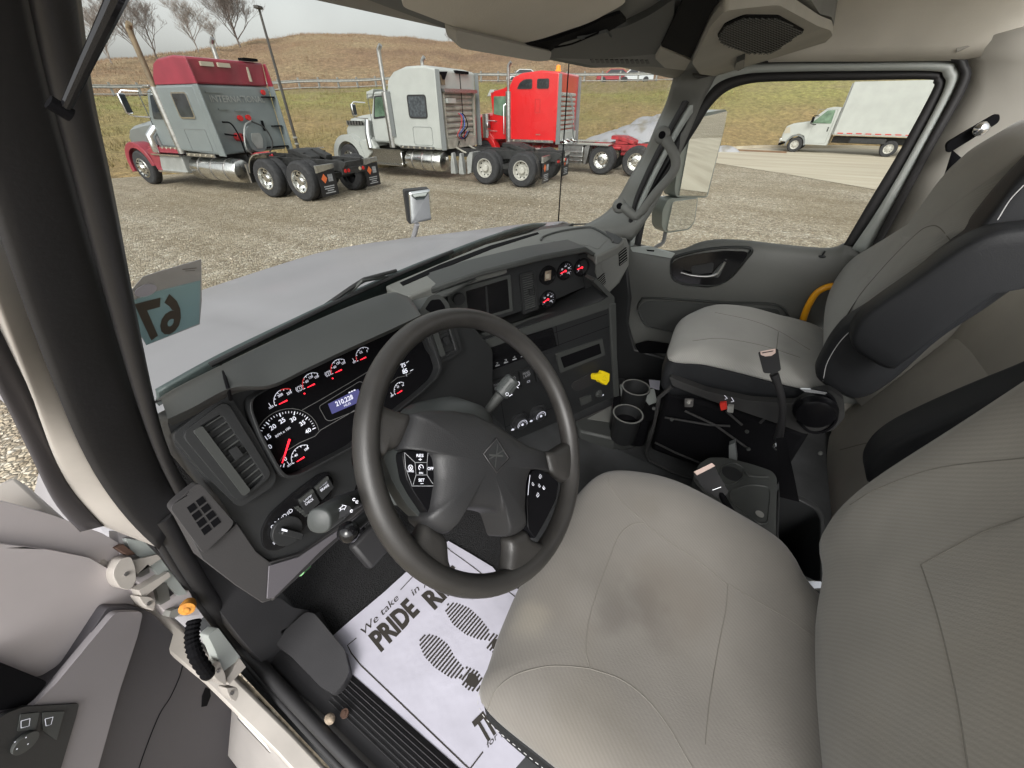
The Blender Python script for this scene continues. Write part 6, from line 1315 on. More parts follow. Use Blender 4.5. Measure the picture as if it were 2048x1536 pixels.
def dome(fr, pts2, h0, prof, name, m, par, bev=0, n=6, c=None):
    P = [V(p) for p in pts2]; c = V(c) if c else sum(P, V((0, 0)))/len(P); loops = [[fr.p(*p, h0) for p in P]]
    for s, h in prof: loops.append([fr.p(*(c+(p-c)*s), h) for p in P])
    return MB().loft(loops).build(name, m, par, smooth=60, bevel=bev)
hb2 = rnd2([W.px(*p, .02) for p in hubpx], .006, 2)
hp = dome(W, hb2, -.03, [(1.0, .006), (.985, .016), (.95, .022), (.85, .030), (.6, .036), (.3, .038), (.05, .0385)], 'hub_pad', 'hub_grey', sw_, c=W.px(965, 930, .02))
def spoke(pts, name='spoke', h0=-.014, h1=.008):
    P = [V(W.px(*p, h1)) for p in pts]; return dome(W, rnd2(P, .012, 4), h0, [(1.04, h1-.018), (1.0, h1-.010), (.93, h1-.003), (.8, h1+.001), (.5, h1+.003), (.1, h1+.003)], name, 'wheel_rim', sw_)
spoke([(752, 800), (782, 815), (828, 828), (826, 850), (800, 896), (778, 902), (768, 920), (745, 900), (738, 850)])
spoke([(1092, 902), (1110, 902), (1130, 888), (1146, 880), (1150, 930), (1142, 965), (1120, 958), (1104, 948)])
spoke([(855, 1041), (898, 1072), (902, 1125), (908, 1140), (900, 1165), (870, 1160), (820, 1120), (800, 1095), (826, 1085), (842, 1066)])
spoke([(1019, 1077), (1056, 1057), (1064, 1078), (1085, 1086), (1100, 1090), (1075, 1130), (1040, 1160), (1012, 1170), (1018, 1130), (1022, 1100)])
# emblem: diamond outline with an x inside
m = MB(); D = [V(W.px(*p, .0375)) for p in ((992, 877), (1017, 916), (992, 945), (967, 908))]; m.line(W, D, .003, .039, True); emb = m.build('emblem', 'pillar_dark', hp, solid=.002)
MB().slab(W, D, .0352, .0382).build('emblem_field', 'dash_dark', hp)
m = MB(); m.line(W, [V(W.px(*p, .039)) for p in ((978, 910), (1006, 912))], .003, .0392).line(W, [V(W.px(*p, .039)) for p in ((995, 888), (990, 935))], .002, .0394).line(W, [V(W.px(*p, .039)) for p in ((978, 918), (1008, 900))], .002, .0396); m.build('emblem_figure', 'dash_grey', hp)
def switchpod(O, name): 
    P = rnd2([W.px(*p, .014) for p in O], .004, 2); return MB().slab(W, P, -.02, .014).build(name, 'buckle_black', sw_, bevel=.002)
lp_ = switchpod([(806, 901), (857, 901), (868, 918), (871, 972), (857, 1029), (830, 989), (813, 958), (805, 914)], 'thumb_switch')
MB().slab(W, rnd2([W.px(*p, -.002) for p in [(765, 905), (780, 896), (805, 898), (806, 930), (830, 989), (856, 1035), (846, 1040), (815, 1010), (785, 960)]], .004), -.03, -.004).build('switch_backing', 'stalk_grey', sw_, bevel=.003)
m = MB()
for P in ([(809, 905), (811, 935), (824, 972), (870, 972)], [(830, 925), (854, 925), (854, 950), (832, 950), (830, 925)], [(810, 906), (830, 925)], [(856, 904), (854, 925)], [(832, 950), (826, 970)], [(854, 950), (866, 968)]): m.line(W, [W.px(*p, .0145) for p in P], .0008, .0146)
m.build('switch_lines', 'print_dim', lp_)
for s_, A, B, H in (('RES', (833, 914), (847, 914), (833, 908)), ('+', (837, 922), (844, 922), (837, 916)), ('OFF', (855, 940), (867, 940), (855, 934)), ('SET', (837, 963), (849, 963), (837, 957)), ('-', (841, 969), (847, 969), (841, 963)), ('CANCEL', (815, 944), (828, 944), (815, 940)), ('ON', (838, 948), (846, 948), (838, 944))):
    textpx(s_, W, A, B, H, 'print_white', lp_, h=.0148, bold=.02)
m = MB(); m.arc(W, W.px(821, 935, .0148), .0032, 0, 360, .0008, .0148).arc(W, W.px(842, 935, .0148), .0035, -60, 200, .0009, .0148).line(W, [W.px(842, 936, .0148), W.px(838, 931, .0148)], .0009, .0148).line(W, [W.px(819, 933, .0148), W.px(823, 938, .0148)], .0008, .0148).line(W, [W.px(823, 933, .0148), W.px(819, 938, .0148)], .0008, .0148); m.build('symbol', 'print_white', lp_)
rp_ = switchpod([(1064, 942), (1076, 938), (1100, 950), (1118, 965), (1112, 1000), (1092, 1040), (1070, 1078), (1056, 1056), (1054, 1000), (1057, 965)], 'thumb_switch')
m = MB(); m.line(W, [W.px(*p, .0145) for p in ((1060, 950), (1057, 975), (1056, 990))], .0012, .0146)
for x, y, k in ((1080, 954, 's'), (1066, 968, 'q'), (1088, 975, 'p'), (1075, 991, 's'), (1079, 971, 'm')):
    c = V(W.px(x, y, .0148)); m.line(W, [c+V((-.002, -.002)), c+V((.001, -.003)), c+V((.001, .003)), c+V((-.002, .002))], .0009, .0148, True)
    if k == 's': m.arc(W, c, .0042, -50, 50, .0008, .0148)
    if k == 'p': m.arc(W, c, .003, 120, 250, .0014, .0148)
m.build('symbol', 'print_white', rp_)
# column and stalks
sc_ = thing('steering_column', 'grey steering column shroud with turn stalk, shift stalk and small tilt lever', 'steering column', WC+V((0, .2, -.1)))
lo = []
for d, a, b, dz in ((-.05, .035, .03, 0), (-.07, .07, .055, 0.01), (-.12, .085, .072, .018), (-.20, .088, .078, .02), (-.30, .08, .07, .0)):
    lo.append([WC+WN*d+W.u*(a*cos(t)+.018)+W.v*(b*sin(t)+dz+.0) for t in [2*pi*k/28 for k in range(28)]])
MB().loft(lo).build('shroud', 'stalk_grey', sc_, smooth=50)
MB().loft([[WC+WN*d+W.u*(r*cos(t))+W.v*(r*sin(t)-.03) for t in [2*pi*k/20 for k in range(20)]] for d, r in ((-.2, .05), (-.55, .04))]).build('column_tube', 'black', sc_)
b0 = PY(975, 822, .36); b1 = PY(1000, 790, .345); b2 = PY(1027, 757, .33)
MB().tube([b0, b1, b1.lerp(b2, .2)], [.009, .011, .0125], 14).build('shift_stalk', 'dash_grey', sc_, smooth=60)
sk = MB(); kk = [b1.lerp(b2, t) for t in (0, .1, .5, .9, 1)]; ax = (b2-b1).normalized(); sk.lathe(b1.lerp(b2, .1), ax, [(.012, -.004), (.017, 0), (.0175, .012), (.0165, (b2-b1).length*.85), (.013, (b2-b1).length*.92), (.001, (b2-b1).length*.93)], 24)
sko = sk.build('stalk_knob', 'stalk_grey', sc_, smooth=40); rbm = MB(); pa_ = ax.orthogonal().normalized(); pb_ = ax.cross(pa_)
for k in range(14): a = 2*pi*k/14; d = pa_*cos(a)+pb_*sin(a); rbm.tube([b1.lerp(b2, .35)+d*.0168, b1.lerp(b2, .8)+d*.0165], .0012, 6)
rbm.build('knob_ribs', 'stalk_grey', sko)
tF = Fr(b1.lerp(b2, .3), (-.3, -.75, .6)); text('O', tF, tF.px(1006, 790), .010, 'print_white', sko, h=.018); MB().line(tF, tF.P([(1010, 794), (1016, 790)]), .0014, .018).line(tF, tF.P([(1020, 770), (1028, 778)]), .0014, .0185).arc(tF, tF.px(1027, 769), .004, 0, 360, .001, .0185).build('symbol', 'print_white', sko)
t0 = PY(740, 985, .34); t1 = PY(690, 1008, .325); t2 = PY(638, 1042, .305); ax = (t2-t1).normalized()
MB().tube([t0, t1], [.010, .0125], 14).build('turn_stalk', 'dash_dark', sc_, smooth=60)
e1 = (V((0, 0, 1))-ax*ax.z).normalized(); e2 = ax.cross(e1); LL = (t2-t1).length
def dsec(p, rx, rz): return [p+e1*(rz*(abs(sin(t))**.8)*(1 if sin(t) > 0 else -1))+e2*(rx*(abs(cos(t))**.8)*(1 if cos(t) > 0 else -1)) for t in [2*pi*k/28 for k in range(28)]]
tk = MB().loft([dsec(t1, .010, .010), dsec(t1.lerp(t2, .05), .0125, .0125), dsec(t1.lerp(t2, .5), .0135, .0135), dsec(t1.lerp(t2, .96), .0138, .0138), dsec(t2, .0132, .0132), dsec(t2+ax*.0012, .0118, .0118)]).build('stalk_knob', 'stalk_grey', sc_, smooth=50)
SF = Fr(t1.lerp(t2, .5), (EYE-t1.lerp(t2, .5))); hS = .0136
MB().slab(SF, rnd2([SF.px(*p, hS) for p in ((650, 1036), (690, 1010), (702, 1013), (702, 1023), (661, 1050))], .003), hS-.006, hS+.0022).build('label_field', 'gloss_black', tk)
SF2 = Fr(SF.p(0, 0, hS+.0026), SF.n, SF.u)
m = MB()
def ar(c, s):
    c = V(c); a = V(SF2.px(680, 1016))-V(SF2.px(668, 1022)); a.normalize(); b = V((-a.y, a.x)); P = [(-.5, -.25), (0, -.25), (0, -.6), (.7, 0), (0, .6), (0, .25), (-.5, .25)]
    m.line(SF2, [c+a*(x*.005*s)+b*(y*.005) for x, y in P], .0007, 0, True)
ar(SF2.px(676, 1021), -1); ar(SF2.px(686, 1015), 1)
c = V(SF2.px(657, 1033)); m.arc(SF2, c, .005, 30, 150, .0008, 0).arc(SF2, c, .003, 20, 160, .0007, 0).line(SF2, [c+V((-.003, -.003)), c+V((.003, -.003)), c+V((.004, .002)), c+V((-.004, .002))], .0008, 0, True).arc(SF2, V(SF2.px(666, 1029)), .0014, 0, 360, .0012, 0)
for k, (x, y) in enumerate(((708, 999), (714, 1004), (703, 1022))): m.arc(SF2, V(SF2.px(x, y)), .0013, 0, 300, .0007, 0)
m.build('symbol', 'print_white', tk)
l0 = PY(735, 1030, .40); l1 = PY(700, 1062, .385)
MB().tube([l0, l1], [.009, .0095], 12).build('tilt_lever', 'dash_dark', sc_, smooth=60)
kn_ = MB(); kn_.lathe(l1, (l1-l0), [(.009, -.012), (.0155, -.002), (.0165, .006), (.013, .014), (.005, .018), (.001, .0185)], 20); kn_.build('lever_knob', 'gloss_black', sc_, smooth=60)
MB().tube([PY(775, 960, .40), PY(790, 985, .38), PY(798, 1005, .37)], [.012, .013, .01], 10).build('tilt_handle', 'stalk_grey', sc_, smooth=60)
gt = tag(MB().tube([PY(598, 1142, .58), PY(612, 1130, .6)], .011, 10).build('green_connector', 'green'), 'small green connector peeking out under the dash knee panel', 'connector')
# pedals dark under dash
pd_ = thing('accelerator_pedal', 'black pedal in the dark footwell behind the steering wheel', 'pedal', (.52, .66, 1.22))
MB().box((.52, .66, 1.27), (.07, .04, .16), Matrix.Rotation(-.6, 3, 'X')).build('pad', 'rubber', pd_, bevel=.01); MB().tube([(.52, .7, 1.3), (.52, .85, 1.5)], .01, 8).build('pedal_arm', 'black', pd_)
pd_ = thing('brake_pedal', 'wide brake pedal in the dark footwell left of the accelerator', 'pedal', (.34, .66, 1.25))
MB().box((.34, .66, 1.30), (.11, .04, .09), Matrix.Rotation(-.7, 3, 'X')).build('pad', 'rubber', pd_, bevel=.01); MB().tube([(.34, .7, 1.32), (.34, .85, 1.55)], .012, 8).build('pedal_arm', 'black', pd_)
# =================================================================== SEATS
def fabric(stain, tone):
    def f(t, b):
        tc = N(t, 'ShaderNodeTexCoord'); L = t.links.new
        n1 = N(t, 'ShaderNodeTexNoise', Scale=5.0, Detail=6.0); L(tc.outputs['Object'], n1.inputs[0])
        base = ramp(t, n1.outputs[0], [(.3, tuple(c*.87 for c in tone)), (.5, tone), (.7, tuple(c*1.1 for c in tone))])
        if stain:
            n3 = N(t, 'ShaderNodeTexNoise', Scale=14.0, Detail=5.0); L(tc.outputs['Object'], n3.inputs[0])
            for (x, y, z), r, k, col in stain:
                d = t.nodes.new('ShaderNodeVectorMath'); d.operation = 'DISTANCE'; L(tc.outputs['Object'], d.inputs[0]); d.inputs[1].default_value = (x, y, z)
                ad = t.nodes.new('ShaderNodeMath'); ad.operation = 'MULTIPLY_ADD'; ad.inputs[1].default_value = r*2.0; L(n3.outputs[0], ad.inputs[0]); L(d.outputs['Value'], ad.inputs[2])
                mr_ = t.nodes.new('ShaderNodeMapRange'); mr_.interpolation_type = 'SMOOTHSTEP'; mr_.inputs[1].default_value = r*1.1; mr_.inputs[2].default_value = r*2.2; mr_.inputs[3].default_value = k; mr_.inputs[4].default_value = 0
                L(ad.outputs[0], mr_.inputs[0]); base = mixc(t, mr_.outputs[0], base, col)
        br = N(t, 'ShaderNodeTexVoronoi', Scale=430.0); mp = N(t, 'ShaderNodeMapping', Scale=(1, .55, 1), Rotation=(0, 0, .5)); L(tc.outputs['Object'], mp.inputs[0]); L(mp.outputs[0], br.inputs[0])
        wv = N(t, 'ShaderNodeTexWave', Scale=60.0, Distortion=.6); wv.inputs['Detail Scale'].default_value = 6; wm = N(t, 'ShaderNodeMapping', Rotation=(.3, .2, .7)); L(tc.outputs['Object'], wm.inputs[0]); L(wm.outputs[0], wv.inputs[0])
        sp = ramp(t, wv.outputs[0], [(0, (.90, .90, .90)), (1, (1.07, 1.07, 1.07))]); L(mixc(t, .55, base, mixc(t, 1.0, base, sp, 'MULTIPLY')), b.inputs['Base Color'])
        bp = t.nodes.new('ShaderNodeBump'); bp.inputs['Distance'].default_value = .001; bp.inputs['Strength'].default_value = .12; L(br.outputs['Distance'], bp.inputs['Height']); bp.invert = True
        n4 = N(t, 'ShaderNodeTexNoise', Scale=7.0, Detail=2.0); L(tc.outputs['Object'], n4.inputs[0]); bp2 = t.nodes.new('ShaderNodeBump'); bp2.inputs['Distance'].default_value = .012; bp2.inputs['Strength'].default_value = .35; L(n4.outputs[0], bp2.inputs['Height']); L(bp2.outputs[0], bp.inputs['Normal'])
        L(bp.outputs[0], b.inputs['Normal']); b.inputs['Roughness'].default_value = .93; b.inputs['Sheen Weight'].default_value = .25
    return f
DS0 = V((.40, -.1, 1.15))
def dl(x, y, z=1.63): p = PZ(x, y, z)-DS0; return (p.x, p.y, p.z)
procmat('seat_fabric_worn', fabric([(dl(1285, 1195), .046, .55, (.085, .078, .07)), (dl(1235, 1225), .042, .6, (.10, .09, .08)), (dl(1195, 1165), .06, .5, (.13, .12, .105)), (dl(1110, 1195), .07, .42, (.15, .135, .115)), (dl(1060, 1240), .035, .35, (.33, .30, .24)), (dl(1120, 1425), .03, .3, (.14, .13, .11)), (dl(1340, 1185), .10, .45, (.14, .12, .098)), (dl(1310, 1250), .045, .35, (.10, .088, .076)), (dl(1180, 1450), .09, .42, (.16, .145, .12)), (dl(1290, 1020), .04, .25, (.13, .115, .09))], (.175, .163, .146)))
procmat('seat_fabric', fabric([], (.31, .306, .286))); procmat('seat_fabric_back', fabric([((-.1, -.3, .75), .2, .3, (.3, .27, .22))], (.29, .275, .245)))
MATS['seam_thread'] = mat('seam_thread', (.17, .16, .14), .9); mat('thread_white', (.55, .55, .55), .8)
def resample(P, n):
    P = [V(p[:2]) for p in P]; L = [0]
    for i in range(len(P)): L.append(L[-1]+(P[(i+1) % len(P)]-P[i]).length)
    out = []; j = 0
    for k in range(n):
        t = L[-1]*k/n
        while L[j+1] < t: j += 1
        f = (t-L[j])/max(1e-9, L[j+1]-L[j]); out.append(P[j].lerp(P[(j+1) % len(P)], f))
    return out
def pad(fr, pts, prof, name, m, par, c=None, n=96, smooth=60, dent=None):
    """a stuffed cushion: smooth outline, section given as (inset metres, height) pairs"""
    P = catmull([V((p[0], p[1], 0)) for p in pts], 6, True); P = resample(P, n); c = V(c) if c else sum(P, V((0, 0)))/n; LA = sum((p-c).length for p in P)/n
    loops = []
    for e, h in prof:
        l = []
        for p in P:
            d = p-c; q = c+d*max(.03, 1-e/LA)
            hh = h
            if dent: hh += dent(fr.p(*q, h))
            l.append(fr.p(*q, hh))
        loops.append(l)
    return MB().loft(loops).build(name, m, par, smooth=smooth)
# ---- driver seat
ds = thing('driver_seat', "grey cloth driver's seat with dark stains on its cushion, nearest the camera", 'truck seat', DS0)
DC = Fr((.4, -.1, 1.60), (0, 0, 1), (1, 0, 0))
o = [DC.px(*p) for p in ((962, 1398), (976, 1325), (1003, 1245), (1046, 1150), (1098, 1062), (1150, 990), (1190, 952), (1228, 940), (1290, 944), (1345, 958), (1400, 983), (1480, 1028), (1555, 1075), (1592, 1118), (1622, 1168))]+[(.52-.4, -.37+.1), (.36-.4, -.42+.1), (.2-.4, -.42+.1), (.142-.4, -.35+.1), (.134-.4, -.15+.1), (.132-.4, .02+.1)]
def dentf(p): return -.012*exp(-(((p.x-.40)/.14)**2+((p.y+.12)/.16)**2))+.008*exp(-(((p.x-.17)/.05)**2+((p.y+.05)/.22)**2))+.008*exp(-(((p.x-.63)/.05)**2+((p.y+.02)/.2)**2))
prof = [(.012, -.055), (.002, -.035), (0, -.02), (.003, -.004), (.010, .008), (.022, .018), (.045, .027), (.08, .033), (.13, .036), (.18, .036), (.24, .034), (.27, .034)]
seat = pad(DC, o, prof, 'seat', 'seat_fabric_worn', ds, c=(.0, -.02), n=140, dent=dentf)
MBs = pad(DC, o, [(.03, -.17), (.012, -.155), (.004, -.10), (.003, -.05), (.02, -.045)], 'seat_side', 'vinyl', ds, c=(.0, -.02), n=110)
P = resample([tuple(p[:2]) for p in catmull([V((*q, 0)) for q in o], 6, True)], 420); st_ = MB()
for k in range(0, 420, 2):
    a, b = P[k], P[(k+1) % 420]; d = (a-V((0, -.02))).normalized()*.0035
    st_.tube([DC.p(*(a+d), -.056), DC.p(*(b+d), -.056)], .0006, 5)
st_.build('stitching', 'thread_white', ds, smooth=None)
bvs = bvh_of(seat)
for S in ([(1288, 1046), (1262, 1050), (1238, 1072), (1218, 1120), (1196, 1180), (1178, 1240), (1172, 1300), (1180, 1336)], [(1292, 1046), (1250, 1010), (1222, 975), (1216, 955)], [(1456, 1168), (1452, 1220), (1438, 1290), (1420, 1400), (1411, 1490)], [(975, 1420), (992, 1380), (1030, 1350), (1085, 1334), (1130, 1332), (1180, 1337)], [(1180, 1337), (1240, 1358), (1290, 1395), (1335, 1450), (1370, 1510), (1400, 1560)], [(1290, 1048), (1340, 1085), (1400, 1125), (1455, 1170)], [(1456, 1168), (1510, 1200), (1580, 1240), (1650, 1290)]):
    seam(bvs, S, 'seam', 'seam_thread', ds, r=.0008)
# backrest
DB = Fr((.4, -.305, 1.62), (0, .975, .222))
ob = [DB.px(*p) for p in ((1646, 1100), (1652, 1052), (1690, 985), (1770, 932), (1900, 890), (2048, 862), (2250, 838))]
ob += [DB.px(2400, 850)]
xw = lambda X_, v: ((X_-.4)/DB.u.x, v)
ob = [xw(.60, .0), xw(.655, .02), xw(.69, .09), xw(.71, .2), xw(.715, .33), xw(.71, .5), xw(.69, .66), xw(.62, .76), xw(.4, .79), xw(.18, .76), xw(.11, .66), xw(.10, .4), xw(.12, .12), xw(.17, .02), xw(.25, -.03), xw(.4, -.05), xw(.52, -.03)]
def dentb(p): return .018*exp(-((p.z-1.78)/.12)**2)*exp(-((p.x-.4)/.3)**2)-.0*p.x+.02*exp(-((p.x-.66)/.05)**2)+.015*exp(-((p.x-.14)/.05)**2)
profb = [(.05, -.13), (.012, -.11), (0, -.07), (0, -.035), (.006, -.012), (.018, .004), (.04, .016), (.08, .024), (.13, .026), (.19, .024), (.26, .022)]
bk = pad(DB, ob, profb, 'backrest', 'seat_fabric_back', ds, n=140, dent=dentb)
bvb = bvh_of(bk)
for S in ([(1842, 1130), (1870, 1215), (1895, 1310), (1918, 1420), (1940, 1560)], [(1842, 1130), (1900, 1098), (1970, 1062), (2060, 1030)], [(1700, 1010), (1760, 975), (1880, 935), (2060, 915)]): seam(bvb, S, 'seam', 'seam_thread', ds, r=.0008)
def armrest(par, xp, pts, th, name='armrest', m='vinyl', m2='piping'):
    F = Fr((xp, 0, 0), (-1, 0, 0)); P = [F.px(*p) for p in pts]
    a = pad(F, P, [(.02, -th-.006), (.006, -th), (0, -th*.9), (0, -.012), (.003, -.004), (.009, .0005), (.03, .003), (.2, .004)], name, m, par, n=90)
    return a
armrest(ds, .80, [(1736, 970), (1738, 935), (1775, 893), (1880, 843), (2048, 778), (2200, 730), (2240, 800), (2180, 850), (2048, 880), (1900, 905), (1800, 945), (1760, 972)], .07)
MB().box((.4, -.1, 1.32), (.42, .42, .3)).build('seat_base', 'black', ds, bevel=.02)
MB().box(PZ(1622, 1172, 1.5), (.02, .05, .012), Matrix.Rotation(.5, 3, 'Z')).build('seat_latch', 'chrome', ds, bevel=.003)
# buckle on a stalk between seats
bk_ = thing('buckle', 'black seat belt buckle with pale slot beside the grey cup tray', 'seat belt buckle', PX(1425, 965, .78))
BF = Fr(PX(1420, 965, .78), (EYE-PX(1420, 965, .78)))
MB().slab(BF, rnd2(BF.P([(1386, 948), (1426, 928), (1457, 984), (1444, 1000), (1412, 984)]), .004), -.02, .006).build('housing', 'buckle_black', bk_, bevel=.004, segs=3)
MB().slab(BF, BF.P([(1387, 944), (1424, 926), (1431, 932), (1394, 951)]), .004, .009).build('release_slot', 'blush', bk_, bevel=.001); MB().line(BF, BF.P([(1425, 980), (1442, 974)]), .001, .0065).build('glint', 'chrome', bk_)
MB().tube([PX(1440, 985, .77), PX(1455, 1012, .74), PX(1475, 1040, .70)], .008, 8).build('stalk', 'black', bk_)
# ---- passenger seat
ps = thing('passenger_seat', 'grey cloth passenger seat with black vinyl sides and folded armrest', 'truck seat', (1.43, -.12, 1.15))
PC = Fr((1.43, -.1, 1.645), (0, 0, 1), (1, 0, 0))
o = [PC.px(*p) for p in ((1339, 716), (1342, 680), (1356, 645))]+[tuple((PZ(x, y, 1.682)-V((1.43, -.1, 0)))[:2]) for x, y in ((1384, 612), (1430, 597), (1500, 602), (1570, 620))]+[(1.70-1.43, -.27+.1), (1.66-1.43, -.35+.1), (1.5-1.43, -.39+.1), (1.32-1.43, -.39+.1), (1.24-1.43, -.37+.1)]+[PC.px(*p) for p in ((1630, 778), (1560, 762), (1480, 741), (1405, 724))]
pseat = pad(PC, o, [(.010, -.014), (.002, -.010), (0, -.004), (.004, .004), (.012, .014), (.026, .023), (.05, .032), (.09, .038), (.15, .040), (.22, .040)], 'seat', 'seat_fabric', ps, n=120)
pside = pad(PC, o, [(.05, -.16), (.02, -.15), (.004, -.12), (-.004, -.06), (.002, -.014), (.02, -.010)], 'seat_side', 'vinyl', ps, n=100)
bvp = bvh_of(pseat)
for S in ([(1385, 682), (1440, 677), (1520, 690), (1600, 715)], [(1557, 664), (1553, 700)], [(1430, 625), (1500, 640), (1557, 662), (1620, 700)]): seam(bvp, S, 'seam', 'seam_thread', ps, r=.001)
PB = Fr((1.43, -.30, 1.66), (0, .97, .243))
ob = [PB.px(*p) for p in ((1640, 735), (1655, 696), (1690, 655), (1740, 622), (1800, 582), (1860, 530), (1915, 480), (1955, 455), (1985, 405), (2048, 335), (2130, 270), (2160, 225), (2130, 205), (2060, 222), (2016, 246), (1970, 275), (1934, 309), (1905, 355), (1886, 395), (1860, 424), (1810, 456), (1751, 492), (1705, 520), (1676, 550), (1654, 590), (1643, 630), (1640, 680))]
def densp(p): return 0
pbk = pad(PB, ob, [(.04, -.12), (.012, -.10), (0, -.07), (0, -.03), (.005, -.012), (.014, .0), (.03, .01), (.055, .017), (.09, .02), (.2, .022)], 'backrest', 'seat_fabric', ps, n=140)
bvb = bvh_of(pbk)
for S in ([(1660, 700), (1690, 640), (1720, 590), (1780, 520), (1835, 466), (1860, 452), (1880, 456), (1905, 486)], [(1650, 740), (1662, 705), (1690, 665), (1740, 632), (1800, 590)]): seam(bvb, S, 'seam', 'seam_thread', ps, r=.001)
FX = Fr((1.19, 0, 0), (-1, 0, 0)); sp_ = [FX.px(*p) for p in ((1634, 758), (1644, 718), (1678, 664), (1732, 628), (1800, 588), (1880, 522), (1940, 475), (1985, 420), (2048, 345), (2160, 250), (2250, 300), (2150, 480), (2000, 600), (1880, 680), (1790, 760), (1730, 798), (1690, 796))]
sd2 = pad(FX, sp_, [(.03, -.08), (.01, -.07), (0, -.05), (.0, -.012), (.006, -.002), (.02, .004), (.05, .008), (.2, .01)], 'backrest_side', 'vinyl', ps, n=110)
bv2 = bvh_of(sd2); seam(bv2, [(1646, 762), (1656, 722), (1690, 672), (1742, 636), (1810, 596), (1900, 525)], 'stitching', 'thread_white', ps, r=.0009); seam(bv2, [(1995, 440), (2020, 400), (2048, 370)], 'stitching', 'thread_white', ps, r=.0009)
armrest(ps, 1.11, [(1704, 692), (1712, 655), (1745, 622), (1830, 563), (1920, 500), (1985, 468), (2060, 456), (2200, 450), (2230, 520), (2150, 560), (2048, 556), (1980, 600), (1880, 672), (1800, 732), (1778, 742), (1735, 720)], .07)
# mechanism
FM = Fr((1.165, 0, 0), (-1, 0, 0))
def fm(pts, h0, h1, name, m, r=.01, bev=.004, par=ps): return MB().slab(FM, rnd2(FM.P(pts, 0), r), h0, h1).build(name, m, par, bevel=bev, segs=3)
fm([(1338, 752), (1352, 760), (1410, 782), (1500, 802), (1590, 808), (1625, 785), (1660, 780), (1688, 800), (1690, 835), (1665, 862), (1610, 868), (1540, 842), (1440, 808), (1345, 772)], -.03, 0, 'seat_pan', 'frame_black')
MB().lathe(FM.p(*FM.px(1630, 818), 0), (-1, 0, 0), [(.052, 0), (.052, .012), (.046, .018), (.044, .03), (.035, .034), (.001, .034)], 28).build('recline_knob', 'buckle_black', ps, smooth=40)
MB().tube([FM.p(*FM.px(x, y), .004) for x, y in ((1595, 840), (1620, 862), (1650, 860), (1672, 838), (1668, 800), (1650, 782))], .004, 8, smooth=4).build('pan_edge', 'black', ps)
b = fm([(1440, 803), (1453, 802), (1455, 814), (1443, 817)], .0, .012, 'red_button', 'red', .002, .002); fm([(1456, 808), (1468, 809), (1467, 822), (1455, 820)], .0, .012, 'grey_button', 'galv', .002, .002)
m = MB(); m.line(FM, FM.P([(1449, 790), (1455, 796), (1450, 798)]), .0015, .002).line(FM, FM.P([(1463, 794), (1468, 802), (1462, 803)]), .0015, .002); m.build('symbol', 'print_white', ps)
MB().slab(FM, rnd2(FM.P([(1370, 796), (1388, 797), (1386, 812), (1370, 812)]), .003), .0, .006).build('striker', 'steel', ps); MB().lathe(FM.p(*FM.px(1378, 802), .006), (-1, 0, 0), [(.006, 0), (.006, .006), (.001, .007)], 12).build('bolt', 'galv', ps)
MB().box((1.45, -.14, 1.34), (.44, .44, .3)).build('suspension', 'black', ps, bevel=.02)
for pts, r in (([(1318, 800), (1308, 850), (1292, 905)], .006), ([(1345, 772), (1318, 795), (1312, 830)], .007), ([(1292, 905), (1298, 920), (1340, 942), (1400, 962)], .006), ([(1330, 835), (1420, 850), (1460, 852)], .004), ([(1452, 822), (1470, 838), (1484, 850)], .004), ([(1520, 846), (1550, 818), (1580, 812)], .004), ([(1310, 885), (1350, 905), (1410, 930)], .004), ([(1370, 822), (1430, 850), (1500, 900)], .004)):
    MB().tube([PX(x, y, 1.19) for x, y in pts], r, 8).build('frame_bar', 'frame_black', ps)
for x, y in ((1494, 862), (1497, 897), (1640, 905), (1344, 838), (1308, 816)): MB().lathe(PX(x, y, 1.18), (-1, 0, 0), [(.006, 0), (.006, .006), (.001, .007)], 10).build('bolt', 'dash_grey', ps)
MB().slab(FM, rnd2(FM.P([(1600, 775), (1622, 776), (1655, 782), (1650, 786), (1610, 781)]), .002), .002, .008).build('hinge_cover', 'chrome', ps)
MB().slab(FM, FM.P([(1458, 890), (1470, 885), (1474, 920), (1458, 925)]), -.02, .002).build('height_strap', 'ext_grey', ps)
yh = tag(MB().tube([PX(x, y, 1.735) for x, y in ((1603, 650), (1612, 622), (1628, 592), (1645, 578), (1668, 572), (1700, 580))], .0115, 12, smooth=5).build('grab_bar', 'orange_yellow', smooth=60), 'bright yellow bent grab bar between the passenger seat and its door', 'grab bar')
# passenger buckle
pb = thing('buckle', 'black seat belt buckle on a strap standing in front of the passenger cushion', 'seat belt buckle', PX(1540, 722, 1.06))
BF = Fr(PX(1540, 722, 1.06), (EYE-PX(1540, 722, 1.06)))
MB().slab(BF, rnd2(BF.P([(1516, 704), (1556, 697), (1562, 740), (1550, 747), (1527, 746)]), .005), -.02, .008).build('housing', 'buckle_black', pb, bevel=.004, segs=3)
MB().slab(BF, BF.P([(1520, 703), (1551, 697), (1551, 706), (1543, 712), (1531, 713), (1522, 710)]), .008, .010).build('release_button', 'blush', pb, bevel=.001); MB().slab(BF, BF.P([(1524, 705), (1547, 701), (1546, 703), (1525, 707)]), .010, .0108).build('tongue_slot', 'black', pb)
MB().tube([PX(1548, 748, 1.06), PX(1556, 770, 1.06), PX(1564, 800, 1.06), PX(1564, 840, 1.07), PX(1556, 880, 1.08)], [.011, .009, .009, .009, .012], 10, smooth=4).build('strap', 'rubber', pb, smooth=60)
MB().slab(BF, BF.P([(1552, 880), (1572, 878), (1590, 960), (1600, 1010), (1560, 1000)]), -.03, -.025).build('webbing', 'black', pb)
